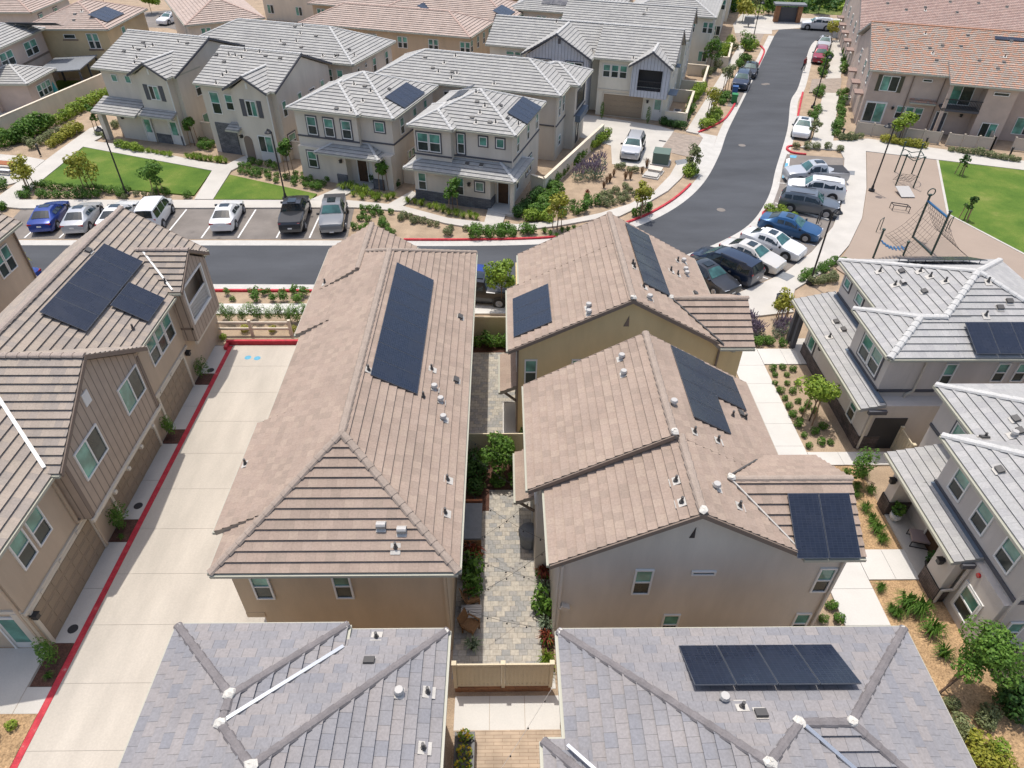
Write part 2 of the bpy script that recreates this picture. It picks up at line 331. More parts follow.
P = {'white': car_paint('white car paint', (.72, .72, .71), 0), 'silver': car_paint('silver car paint', (.46, .47, .48), .2), 'pearl': car_paint('pearl car paint', (.60, .57, .52), .1),
     'blue': car_paint('deep blue car paint', (.012, .045, .26), .3), 'steelblue': car_paint('steel blue car paint', (.025, .10, .23), .4), 'black': car_paint('black car paint', (.012, .013, .016), .1),
     'gunmetal': car_paint('gunmetal car paint', (.20, .205, .21), .3), 'grey': car_paint('grey car paint', (.17, .185, .20), .5), 'charcoal': car_paint('charcoal car paint', (.035, .037, .042), .4), 'red': car_paint('red car paint', (.30, .02, .045), .2), 'navy': car_paint('navy car paint', (.015, .028, .06), .3)}

# ------------------------------------------------------------------ mesh builder
class MB:
    def __init__(s): s.v = []; s.f = []; s.m = []; s.uv = {}
    def add(s, pts, mi=0, uv=None):
        n = len(s.v); s.v += [tuple(p) for p in pts]; s.f.append(tuple(range(n, n+len(pts)))); s.m.append(mi)
        if uv: s.uv[len(s.f)-1] = uv
    def box(s, x0, x1, y0, y1, z0, z1, mi=0):
        s.obox(V(((x0+x1)/2, (y0+y1)/2, (z0+z1)/2)), V((abs(x1-x0)/2, 0, 0)), V((0, abs(y1-y0)/2, 0)), V((0, 0, abs(z1-z0)/2)), mi)
    def obox(s, c, a, b, d, mi=0):
        c = V(c); a = V(a); b = V(b); d = V(d)
        if a.cross(b).dot(d) < 0: d = -d
        n = len(s.v)
        for k in ((-1, -1, -1), (1, -1, -1), (1, 1, -1), (-1, 1, -1), (-1, -1, 1), (1, -1, 1), (1, 1, 1), (-1, 1, 1)):
            s.v.append(tuple(c+a*k[0]+b*k[1]+d*k[2]))
        for q in ((3, 2, 1, 0), (4, 5, 6, 7), (0, 1, 5, 4), (1, 2, 6, 5), (2, 3, 7, 6), (3, 0, 4, 7)):
            s.f.append(tuple(n+i for i in q)); s.m.append(mi)
    def bar(s, p, q, w, h=None, mi=0, up=(0, 0, 1)):
        p = V(p); q = V(q); d = q-p; L = d.length
        if L < 1e-6: return
        d /= L; u = V(up)
        if abs(d.dot(u)) > .98: u = V((1, 0, 0))
        sd = d.cross(u).normalized(); u2 = sd.cross(d)
        s.obox((p+q)/2, d*L/2, sd*w/2, u2*(h or w)/2, mi)
    def tube(s, p, q, r0, r1=None, n=8, mi=0, cap=True):
        p = V(p); q = V(q); d = (q-p)
        if d.length < 1e-6: return
        d.normalize(); r1 = r0 if r1 is None else r1
        u = d.cross(V((0, 0, 1)) if abs(d.z) < .95 else V((1, 0, 0))).normalized(); w = d.cross(u)
        b = len(s.v)
        for c, r in ((p, r0), (q, r1)):
            for i in range(n):
                a = 2*math.pi*i/n; s.v.append(tuple(c+u*(r*math.cos(a))+w*(r*math.sin(a))))
        for i in range(n):
            j = (i+1) % n; s.f.append((b+i, b+j, b+n+j, b+n+i)); s.m.append(mi)
        if cap:
            s.f.append(tuple(b+i for i in range(n-1, -1, -1))); s.m.append(mi)
            s.f.append(tuple(b+n+i for i in range(n))); s.m.append(mi)
    def path(s, pts, r, n=6, mi=0):
        for a, b in zip(pts, pts[1:]): s.tube(a, b, r, r, n, mi)
    def prism(s, poly, z0, z1, mi=0, mtop=None):
        """upright extrusion of a plan polygon"""
        a = sum(p[0]*q[1]-q[0]*p[1] for p, q in zip(poly, poly[1:]+poly[:1]))
        if a < 0: poly = poly[::-1]
        n = len(poly); b = len(s.v)
        s.v += [(p[0], p[1], z0) for p in poly] + [(p[0], p[1], z1) for p in poly]
        s.f.append(tuple(b+n+i for i in range(n))); s.m.append(mi if mtop is None else mtop)
        s.f.append(tuple(b+i for i in range(n-1, -1, -1))); s.m.append(mi)
        for i in range(n):
            j = (i+1) % n; s.f.append((b+i, b+j, b+n+j, b+n+i)); s.m.append(mi)
    def extrude(s, pts, d, mi=0):
        """extrude any planar 3D polygon along d"""
        pts = [V(p) for p in pts]; d = V(d); n = len(pts)
        nrm = V((0, 0, 0))
        for i in range(n): nrm += pts[i].cross(pts[(i+1) % n])
        if nrm.dot(d) < 0: pts = pts[::-1]
        b = len(s.v); s.v += [tuple(p) for p in pts] + [tuple(p+d) for p in pts]
        s.f.append(tuple(b+n+i for i in range(n))); s.m.append(mi)
        s.f.append(tuple(b+i for i in range(n-1, -1, -1))); s.m.append(mi)
        for i in range(n):
            j = (i+1) % n; s.f.append((b+i, b+j, b+n+j, b+n+i)); s.m.append(mi)
    def lathe(s, c, prof, n=12, mi=0):
        c = V(c); b = len(s.v)
        for r, z in prof:
            for i in range(n):
                a = 2*math.pi*i/n; s.v.append((c.x+r*math.cos(a), c.y+r*math.sin(a), c.z+z))
        for k in range(len(prof)-1):
            for i in range(n):
                j = (i+1) % n; s.f.append((b+k*n+i, b+k*n+j, b+(k+1)*n+j, b+(k+1)*n+i)); s.m.append(mi)
        s.f.append(tuple(b+i for i in range(n-1, -1, -1))); s.m.append(mi)
        t = b+(len(prof)-1)*n; s.f.append(tuple(t+i for i in range(n))); s.m.append(mi)
    def blob(s, c, r, mi=0, seed=0, sz=1.0):
        rng = random.Random(seed); c = V(c)
        b = len(s.v); nn, mm = 7, 4
        for k in range(mm+1):
            ph = math.pi*k/mm
            for i in range(nn):
                a = 2*math.pi*i/nn; rr = r*(1+rng.uniform(-.25, .25))
                s.v.append((c.x+rr*math.sin(ph)*math.cos(a), c.y+rr*math.sin(ph)*math.sin(a), c.z+rr*math.cos(ph)*sz))
        for k in range(mm):
            for i in range(nn):
                j = (i+1) % nn; s.f.append((b+(k+1)*nn+i, b+(k+1)*nn+j, b+k*nn+j, b+k*nn+i)); s.m.append(mi)
    def mesh(s, name, mats, off=(0, 0, 0), smooth=False):
        me = bpy.data.meshes.new(name); ox, oy, oz = off
        me.from_pydata([(x-ox, y-oy, z-oz) for x, y, z in s.v], [], s.f)
        if not isinstance(mats, (list, tuple)): mats = [mats]
        for m in mats: me.materials.append(M[m] if isinstance(m, str) else m)
        me.polygons.foreach_set('material_index', s.m)
        if smooth: me.polygons.foreach_set('use_smooth', [True]*len(s.f))
        if s.uv:
            ul = me.uv_layers.new(name='UVMap')
            for fi, uv in s.uv.items():
                st = me.polygons[fi].loop_start
                for k, c in enumerate(uv): ul.data[st+k].uv = c
        me.update(); return me
    def build(s, name, mats, parent=None, off=(0, 0, 0), smooth=False):
        if not s.f: return None
        o = bpy.data.objects.new(name, s.mesh(name, mats, off, smooth)); col.objects.link(o)
        if parent: o.parent = parent
        return o

def tag(o, label=None, cat=None, group=None, kind=None):
    if label: o['label'] = label
    if cat: o['category'] = cat
    if group: o['group'] = group
    if kind: o['kind'] = kind
    return o
def empty(name, loc=(0, 0, 0), rz=0.0):
    o = bpy.data.objects.new(name, None); col.objects.link(o); o.location = loc; o.rotation_euler = (0, 0, rz); o.empty_display_size = .3
    return o
def copy_tree(o, parent=None):
    c = o.copy(); col.objects.link(c)
    if parent: c.parent = parent
    for ch in list(KIDS.get(o.name, [])) or [x for x in o.children]: copy_tree(ch, c)
    return c
KIDS = {}
def struct(mb, name, mat, label=None):
    o = mb.build(name, mat); o['kind'] = 'structure'
    if label: o['label'] = label
    return o
# ------------------------------------------------------------------ houses
def clip(poly, axis_val, keep_less):
    """Sutherland-Hodgman on (s,t) pairs against s<=val or s>=val"""
    out = []
    for i in range(len(poly)):
        a, b = poly[i], poly[(i+1) % len(poly)]
        ia = (a[0] <= axis_val+1e-7) if keep_less else (a[0] >= axis_val-1e-7)
        ib = (b[0] <= axis_val+1e-7) if keep_less else (b[0] >= axis_val-1e-7)
        if ia: out.append(a)
        if ia != ib:
            k = (axis_val-a[0])/(b[0]-a[0]); out.append((axis_val, a[1]+k*(b[1]-a[1])))
    return out

class House:
    def __init__(s, name, label, cat, org, th=0.0, tile='t_brown', wall='st_brown', cap='cap_brown', soffit='soffit', gut='gutter', lift=.075, course=.36, frame='frame', z=0.0):
        s.o = org; s.th = th; c, n = math.cos(th), math.sin(th); s.c, s.n = c, n
        s.root = empty(name, (org[0]*c-org[1]*n, org[0]*n+org[1]*c, z), th); tag(s.root, label, cat)
        s.tile = tile; s.wallm = wall; s.cap = cap; s.soffit = soffit; s.gutm = gut; s.lift = lift; s.course = course; s.framem = frame
        s.roof = MB(); s.low = MB(); s.wall = MB(); s.gut = MB(); s.caps = MB(); s.ext = []; s.planes = []
        s.off = (org[0], org[1], 0)
    def part(s, name, mats, mb=None, parent=None, smooth=False):
        if mb is None:                      # every call starts a part of its own
            mb = MB(); s.ext.append((name, mats, mb)); return mb
        return mb.build(name, mats, parent or s.root, s.off, smooth)
    def local(s, p):  # world to frame
        return V((p.x*s.c+p.y*s.n, -p.x*s.n+p.y*s.c, p.z-s.root.location.z))
    # ---- roofs
    def plane(s, pts, mb=None, gutter=True, thick=.17):
        mb = mb or s.roof
        pts = [V(p) for p in pts]
        n = V((0, 0, 0))
        for i in range(len(pts)): n += pts[i].cross(pts[(i+1) % len(pts)])
        if n.z < 0: pts = pts[::-1]; n = -n
        n.normalize()
        d = V((0, 0, -1)) + n*n.z; d.normalize(); a = d.cross(n); a.normalize()
        if a.length < .5: return
        p0 = pts[0]
        st = [((p-p0).dot(d), (p-p0).dot(a)) for p in pts]
        smax = max(q[0] for q in st); smin = min(q[0] for q in st)
        s.planes.append((pts, n, d, a))
        W = lambda q, h: p0 + d*q[0] + a*q[1] + n*h
        k = 0; T = s.course
        while smax-k*T > smin+1e-4:
            hi = smax-k*T; lo = hi-T
            pl = clip(clip(st, hi, True), lo, False)
            cl = []
            for q in pl:
                if not cl or abs(q[0]-cl[-1][0])+abs(q[1]-cl[-1][1]) > 1e-5: cl.append(q)
            if len(cl) > 1 and abs(cl[0][0]-cl[-1][0])+abs(cl[0][1]-cl[-1][1]) < 1e-5: cl.pop()
            if len(cl) >= 3:
                hh = [s.lift*max(0, (q[0]-lo)/T)+.004 for q in cl]
                mb.add([W(q, h) for q, h in zip(cl, hh)], 0, [(q[1]+200, (hi-q[0])/T*.98+k+.01) for q in cl])
                for i in range(len(cl)):
                    q, r = cl[i], cl[(i+1) % len(cl)]
                    if abs(q[0]-hi) < 1e-5 and abs(r[0]-hi) < 1e-5:
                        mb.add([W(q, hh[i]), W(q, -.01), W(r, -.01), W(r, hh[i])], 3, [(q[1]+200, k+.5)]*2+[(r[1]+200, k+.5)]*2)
            k += 1
        dn = V((0, 0, -thick))
        mb.add([p+dn for p in pts[::-1]], 1)
        for i in range(len(pts)):
            p, q = pts[i], pts[(i+1) % len(pts)]
            mb.add([p+n*s.lift*.5, p+dn, q+dn, q+n*s.lift*.5], 2)
            if gutter and abs(st[i][0]-smax) < .02 and abs(st[(i+1) % len(pts)][0]-smax) < .02 and (q-p).length > .5:
                out = V((d.x, d.y, 0)).normalized()
                c = (p+q)/2+out*.055-V((0, 0, .085))
                s.part('gutter', s.gutm).obox(c, (q-p)/2, out*.055, V((0, 0, .06)))
    def ridge(s, p, q, r=.15, mort=False):
        p = V(p); q = V(q); L = (q-p).length; n = max(1, round(L/.42)); d = (q-p)/L
        sd = d.cross(V((0, 0, 1))).normalized(); up = sd.cross(d)
        if up.z < 0: up = -up
        caps = MB(); s.ext.append(('ridge_cap', [s.cap, 'mortar'], caps))
        for i in range(n):
            a = p+d*(L*i/n); b = p+d*(L*(i+1)/n+.05)
            ra, rb = r*.86, r*1.1
            if d.z > .02: ra, rb = rb, ra     # laid upwards from the eave
            ring = []
            for c, rr, in ((a, ra), (b, rb)):
                ring.append([c+sd*(rr*math.cos(t))+up*(rr*.62*math.sin(t)+.02) for t in (0, .8, 1.57, 2.34, 3.14)])
            for k in range(4):
                caps.add([ring[0][k], ring[1][k], ring[1][k+1], ring[0][k+1]], 0)
            for rg in ring: caps.add(rg, 0)
        if mort:
            caps.blob(p+V((0, 0, .05)), .2, 1, int(p.x*91) % 97, .6)
    def mortar(s, p, r=.17): s.part('mortar_cap', 'mortar').blob(V(p)+V((0, 0, .06)), r, 0, int(p[0]*91) % 97, .55)
    def gable(s, ax, a0, z0, a1, z1, ar, zr, b0, b1, mb=None, caps=True, gutter=True):
        """ridge along axis ax ('x' or 'y') from b0 to b1; eaves at a0/z0 and a1/z1"""
        T = (lambda a, b, z: (a, b, z)) if ax == 'y' else (lambda a, b, z: (b, a, z))
        s.plane([T(a0, b0, z0), T(ar, b0, zr), T(ar, b1, zr), T(a0, b1, z0)], mb, gutter)
        s.plane([T(a1, b0, z1), T(ar, b0, zr), T(ar, b1, zr), T(a1, b1, z1)], mb, gutter)
        if caps: s.ridge(T(ar, b0, zr), T(ar, b1, zr))
        return T
    def rakes(s, ax, a0, z0, a1, z1, ar, zr, b, out, mat='trim_brown', w=.2, d=.05):
        """barge boards along a gable end at b; out = +1/-1 direction they face"""
        T = (lambda a, b, z: V((a, b, z))) if ax == 'y' else (lambda a, b, z: V((b, a, z)))
        for a, z in ((a0, z0), (a1, z1)):
            if abs(a-ar) < .01: continue
            mb = s.part('barge_board', mat)
            p, q = T(a, b+out*d/2, z-w/2+.03), T(ar, b+out*d/2, zr-w/2+.03)
            x = (q-p); dirn = x.normalized()
            mb.extrude([p+V((0, 0, w/2)), p-V((0, 0, w/2)), q-V((0, 0, w/2)), q+V((0, 0, w/2))], T(0, out*d, 0)-T(0, 0, 0))
    def hip(s, x0, x1, y0, y1, ze, p, mb=None, caps=True, gutter=True, r=.14):
        w, l = x1-x0, y1-y0
        if w <= l:
            h = w/2; zr = ze+h*p; A = ((x0+x1)/2, y0+h, zr); B = ((x0+x1)/2, y1-h, zr)
            s.plane([(x0, y0, ze), (x1, y0, ze), A], mb, gutter); s.plane([(x1, y1, ze), (x0, y1, ze), B], mb, gutter)
            s.plane([(x1, y0, ze), (x1, y1, ze), B, A] if l > w+.01 else [(x1, y0, ze), (x1, y1, ze), A], mb, gutter)
            s.plane([(x0, y1, ze), (x0, y0, ze), A, B] if l > w+.01 else [(x0, y1, ze), (x0, y0, ze), A], mb, gutter)
            cs = [((x0, y0, ze), A), ((x1, y0, ze), A), ((x0, y1, ze), B), ((x1, y1, ze), B)]
        else:
            h = l/2; zr = ze+h*p; A = (x0+h, (y0+y1)/2, zr); B = (x1-h, (y0+y1)/2, zr)
            s.plane([(x0, y0, ze), (x1, y0, ze), B, A], mb, gutter); s.plane([(x1, y1, ze), (x0, y1, ze), A, B], mb, gutter)
            s.plane([(x1, y0, ze), (x1, y1, ze), B], mb, gutter); s.plane([(x0, y1, ze), (x0, y0, ze), A], mb, gutter)
            cs = [((x0, y0, ze), A), ((x0, y1, ze), A), ((x1, y0, ze), B), ((x1, y1, ze), B)]
        if (V(A)-V(B)).length > .3: cs.append((A, B))
        if caps:
            for a, b in cs: s.ridge(a, b, r)
        return A, B
    def valley(s, p, q, mat='flash', w=.13):
        s.part('valley_flashing', mat).bar(V(p)+V((0, 0, .085)), V(q)+V((0, 0, .085)), w, .06)
    # ---- walls
    def box(s, x0, x1, y0, y1, z0, z1): s.wall.box(x0, x1, y0, y1, z0, z1)
    def gwall(s, ax, a0, a1, za0, za1, ar, zr, b0, b1, zb, mat=None):
        T = (lambda a, b, z: (a, b, z)) if ax == 'y' else (lambda a, b, z: (b, a, z))
        mb = s.wall if mat is None else s.part('gable_wall', mat)
        mb.extrude([T(a0, b0, zb), T(a1, b0, zb), T(a1, b0, za1), T(ar, b0, zr), T(a0, b0, za0)], V(T(0, b1, 0))-V(T(0, b0, 0)))
    def fbox(s, mb, face, c, a0, a1, z0, z1, o0, o1, mi=0):
        if face == 'y-': mb.box(a0, a1, c-o1, c-o0, z0, z1, mi)
        elif face == 'y+': mb.box(a0, a1, c+o0, c+o1, z0, z1, mi)
        elif face == 'x-': mb.box(c-o1, c-o0, a0, a1, z0, z1, mi)
        else: mb.box(c+o0, c+o1, a0, a1, z0, z1, mi)
    def trim(s, face, c, a0, a1, z0, z1, o=.05, mat='trim_cream', name='trim'):
        s.fbox(s.part(name, mat), face, c, a0, a1, z0, z1, -.02, o)
    def win(s, face, c, a0, a1, z0, z1, style='hung', fm=None, sur=None, sill=False):
        fm = fm or s.framem; f = .065; mb = MB()
        def ring(x0, x1):
            s.fbox(mb, face, c, x0, x0+f, z0, z1, -.01, .06); s.fbox(mb, face, c, x1-f, x1, z0, z1, -.01, .06)
            s.fbox(mb, face, c, x0+f, x1-f, z0, z0+f, -.01, .06); s.fbox(mb, face, c, x0+f, x1-f, z1-f, z1, -.01, .06)
        panes = []
        n = 3 if style == 'triple' else 2 if style == 'double' else 1
        if style in ('hung', 'double', 'triple'):
            for i in range(n):
                x0 = a0+(a1-a0)*i/n+(.03 if i else 0); x1 = a0+(a1-a0)*(i+1)/n-(.03 if i < n-1 else 0)
                ring(x0, x1); zm = (z0+z1)/2
                s.fbox(mb, face, c, x0+f, x1-f, zm-.03, zm+.03, -.01, .05)
                panes += [(x0+f, x1-f, zm+.03, z1-f, 'pane'), (x0+f, x1-f, z0+f, zm-.03, 'pane_dark')]
        elif style == 'slide':
            ring(a0, a1); am = (a0+a1)/2
            s.fbox(mb, face, c, am-.035, am+.035, z0+f, z1-f, -.01, .05)
            panes += [(a0+f, am-.035, z0+f, z1-f, 'pane'), (am+.035, a1-f, z0+f, z1-f, 'pane_dark')]
        elif style == 'slide2':
            ring(a0, a1); am = (a0+a1)/2
            s.fbox(mb, face, c, am-.035, am+.035, z0+f, z1-f, -.01, .05)
            panes += [(a0+f, am-.035, z0+f, z1-f, 'pane_dark'), (am+.035, a1-f, z0+f, z1-f, 'pane')]
        else:
            ring(a0, a1); panes += [(a0+f, a1-f, z0+f, z1-f, 'pane_dark' if style == 'dark' else 'pane')]
        if sur:
            t = .1
            sm = s.part('window_surround', sur)
            s.fbox(sm, face, c, a0-t, a0-.002, z0-t, z1+t, -.01, .045); s.fbox(sm, face, c, a1+.002, a1+t, z0-t, z1+t, -.01, .045)
            s.fbox(sm, face, c, a0, a1, z0-t, z0-.002, -.01, .045); s.fbox(sm, face, c, a0, a1, z1+.002, z1+t, -.01, .045)
        w = mb.build('window', fm, s.root, s.off)
        for x0, x1, q0, q1, m in panes:
            pb = MB(); s.fbox(pb, face, c, x0-.005, x1+.005, q0-.005, q1+.005, -.008, .012)
            pb.build('pane' if m == 'pane' else 'insect_screen', m, w, s.off)
        return w
    def door(s, face, c, a0, a1, z0, z1, mat='door_wood', fm='trim_white', glass=None):
        mb = MB(); f = .08
        s.fbox(mb, face, c, a0-f, a0, z0, z1+f, -.01, .07); s.fbox(mb, face, c, a1, a1+f, z0, z1+f, -.01, .07); s.fbox(mb, face, c, a0, a1, z1, z1+f, -.01, .07)
        fr = mb.build('door_frame', fm, s.root, s.off)
        d = MB(); s.fbox(d, face, c, a0, a1, z0, z1, -.01, .02)
        w = a1-a0; h = z1-z0
        if not glass:
            for q0, q1 in ((.08, .45), (.52, .93)):
                for r0, r1 in ((.12, .46), (.54, .88)): s.fbox(d, face, c, a0+w*r0, a0+w*r1, z0+h*q0, z0+h*q1, .015, .032)
        do = d.build('door', mat, s.root, s.off)
        if glass:
            g = MB(); s.fbox(g, face, c, a0+w*.12, a1-w*.12, z0+h*glass, z1-h*.05, .015, .03); g.build('pane', 'pane', do, s.off)
        k = MB(); s.fbox(k, face, c, a1-.13, a1-.08, z0+.95, z0+1.1, .02, .08); k.build('handle', 'black', do, s.off)
    def garage(s, face, c, a0, a1, z0, z1, mat='garage', fm='trim_cream', n=4):
        d = MB(); h = (z1-z0)/n
        for i in range(n):
            s.fbox(d, face, c, a0, a1, z0+i*h+.008, z0+(i+1)*h-.008, -.01, .03)
            k = max(2, round((a1-a0)/.6)); w = (a1-a0)/k
            for j in range(k): s.fbox(d, face, c, a0+j*w+.06, a0+(j+1)*w-.06, z0+i*h+.09, z0+(i+1)*h-.09, .02, .045)
        d.build('garage_door', mat, s.root, s.off)
        if fm:
            t = s.part('garage_trim', fm)
            s.fbox(t, face, c, a0-.16, a0-.005, z0, z1+.16, -.02, .09); s.fbox(t, face, c, a1+.005, a1+.16, z0, z1+.16, -.02, .09); s.fbox(t, face, c, a0-.005, a1+.005, z1+.005, z1+.16, -.02, .09)
    def lamp(s, face, c, a, z):
        mb = MB(); s.fbox(mb, face, c, a-.06, a+.06, z-.12, z+.16, 0, .05); s.fbox(mb, face, c, a-.1, a+.1, z-.1, z+.12, .08, .26); s.fbox(mb, face, c, a-.13, a+.13, z+.12, z+.16, .04, .3)
        mb.build('wall_lantern', 'black', s.root, s.off)
    def spout(s, pts, mat=None, w=.085):
        mb = MB()
        for a, b in zip(pts, pts[1:]): mb.bar(a, b, w, w)
        mb.build('downspout', mat or s.wallm, s.root, s.off)
    # ---- things fixed on the roof
    def find(s, x, y):
        best = None
        for pts, n, d, a in s.planes:
            ins = False; m = len(pts)
            for i in range(m):
                p, q = pts[i], pts[(i+1) % m]
                if (p.y > y) != (q.y > y) and x < (q.x-p.x)*(y-p.y)/(q.y-p.y)+p.x: ins = not ins
            if ins:
                z = pts[0].z-(n.x*(x-pts[0].x)+n.y*(y-pts[0].y))/n.z
                if best is None or z > best[0].z: best = (V((x, y, z)), n, d, a)
        return best
    def hit(s, px, py):
        o = s.local(CAM); e = s.local(CAM+ray(px, py))-o; best = None
        for pts, n, d, a in s.planes:
            k = e.dot(n)
            if k > -1e-6: continue
            t = (pts[0]-o).dot(n)/k; p = o+e*t
            ins = False; m = len(pts)
            for i in range(m):
                u, w = pts[i], pts[(i+1) % m]
                if (u.y > p.y) != (w.y > p.y) and p.x < (w.x-u.x)*(p.y-u.y)/(w.y-u.y)+u.x: ins = not ins
            if ins and (best is None or t < best[4]): best = (p, n, d, a, t)
        return best
    def vents(s, spots, zx=0, zy=0, sc=1.0):
        for x, y, kind in spots:
            h = s.hit(zx+x/sc, zy+y/sc)
            if not h: print('vent misses roof', s.root.name, x, y); continue
            p, n, d, a = h[:4]; p = p+n*.05; mb = MB()
            if kind[0] != '_':
                mb.obox(p+d*.04, a*.17, d*.19, n*.012, 1)
            k = kind.strip('_')
            if k == 'hood':
                up = V((0, 0, 1))
                pass
                for i in range(6):
                    t0, t1 = math.pi*i/6, math.pi*(i+1)/6
                    P0 = [p+a*x2+d*(.14*math.cos(t0))+n*(.2*math.sin(t0)) for x2 in (-.16, .16)]
                    P1 = [p+a*x2+d*(.14*math.cos(t1))+n*(.2*math.sin(t1)) for x2 in (-.16, .16)]
                    mb.add([P0[0], P0[1], P1[1], P1[0]], 2)
                mb.obox(p+n*.08+d*.05, a*.15, d*.07, n*.08, 0)
            elif k == 'pipe':
                mb.tube(p, p+V((0, 0, .27)), .048, .048, 8, 0)
                mb.tube(p, p+V((0, 0, .08)), .09, .07, 8, 0)
            elif k == 'can':
                mb.tube(p, p+V((0, 0, .14)), .10, .10, 10, 2); mb.tube(p+V((0, 0, .14)), p+V((0, 0, .23)), .15, .12, 10, 2)
            elif k == 'low':
                mb.obox(p+n*.05, a*.16, d*.12, n*.055, 0)
            mb.build('roof_vent', ['ventdark', 'flash', 'vent'], s.root, s.off)
    def solar(s, x, y, ax, n, m, pw=1.05, ph=1.75, lift=.13, tilt=0.0, gap=.02):
        """array whose first panel corner is above plan point (x, y); ax = plan direction of the rows; m rows run down the slope"""
        h = s.find(x, y)
        if not h: print('solar misses', s.root.name); return
        p, nn, d, a = h
        if a.x*ax[0]+a.y*ax[1] < 0: a = -a
        up = nn
        if tilt:  # racked flatter/steeper than the roof
            dd = (d*math.cos(tilt)+nn*math.sin(tilt)).normalized(); up = dd.cross(a).normalized()
            if up.z < 0: up = -up
            d = dd
        o = p+nn*lift
        for i in range(n):
            for j in range(m):
                c = o+a*(i*pw+pw/2)+d*(j*ph+ph/2); A = a*(pw/2-gap/2); D = d*(ph/2-gap/2)
                mb = MB(); mb.obox(c-up*.02, A, D, up*.018, 1)
                q = [c-A*.975-D*.985, c+A*.975-D*.985, c+A*.975+D*.985, c-A*.975+D*.985]
                if (q[1]-q[0]).cross(q[2]-q[1]).dot(up) < 0: q = q[::-1]
                w2, h2 = pw, ph
                mb.add([v+up*.003 for v in q], 0, [(0, 0), (w2, 0), (w2, h2), (0, h2)])
                mb.build('solar_panel', ['solar', 'solar_frame'], s.root, s.off)
        r = MB()
        for j in range(m):
            for k in (.25, .75):
                b = o+d*((j+k)*ph)-up*.06; r.bar(b+a*.04, b+a*(n*pw-.04), .04, .04)
                for i in range(n+1):
                    q = b+a*min(max(i*pw, .1), n*pw-.1); hh = s.find(q.x, q.y)
                    zz = hh[0].z if hh else q.z-.1
                    r.tube(q, V((q.x, q.y, min(zz, q.z-.01))), .02, .02, 5)
        r.build('solar_rack', 'solar_frame', s.root, s.off)
    def finish(s):
        s.wall.build('wall', s.wallm, s.root, s.off)
        rakem = {'t_barrel': 't_barrel'}.get(s.tile, s.soffit)
        butt = {'t_light': 'butt_shade_grey', 't_lightgrey': 'butt_shade_grey'}.get(s.tile, 'butt_shade_brown'); s.roof.build('roof', [s.tile, s.soffit, s.soffit, butt], s.root, s.off)
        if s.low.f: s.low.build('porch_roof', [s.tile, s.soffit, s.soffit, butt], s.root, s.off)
        if s.caps.f: s.caps.build('ridge_cap', [s.cap, 'mortar'], s.root, s.off)
        if s.gut.f: s.gut.build('gutter', s.gutm, s.root, s.off)
        for nm, mt, mb in s.ext: mb.build(nm, mt, s.root, s.off)
        return s.root
M['butt_shade_brown'] = simple('shadow line tile butt', (.12, .09, .07), .95)  # darkened riser colour paints the shadow line under each tile course
M['butt_shade_grey'] = simple('shadow line grey tile butt', (.19, .186, .176), .95)  # same painted shadow line, for the grey roofs
M['cap_brown'] = noisy('brown ridge tile', (.33, .265, .215), .12, 2.5, 20, .85, .2)
M['cap_taupe'] = noisy('taupe ridge tile', (.33, .27, .23), .12, 2.5, 20, .85, .2)
M['cap_slate'] = noisy('slate ridge tile', (.185, .168, .165), .2, 2.0, 20, .85, .2)
M['cap_light'] = noisy('light grey ridge tile', (.50, .49, .465), .08, 2.5, 20, .85, .2)
M['cap_pink'] = noisy('pink ridge tile', (.47, .34, .28), .08, 2.5, 20, .85, .2)
M['cap_clay'] = noisy('clay ridge tile', (.42, .22, .14), .15, 2.5, 20, .85, .2)
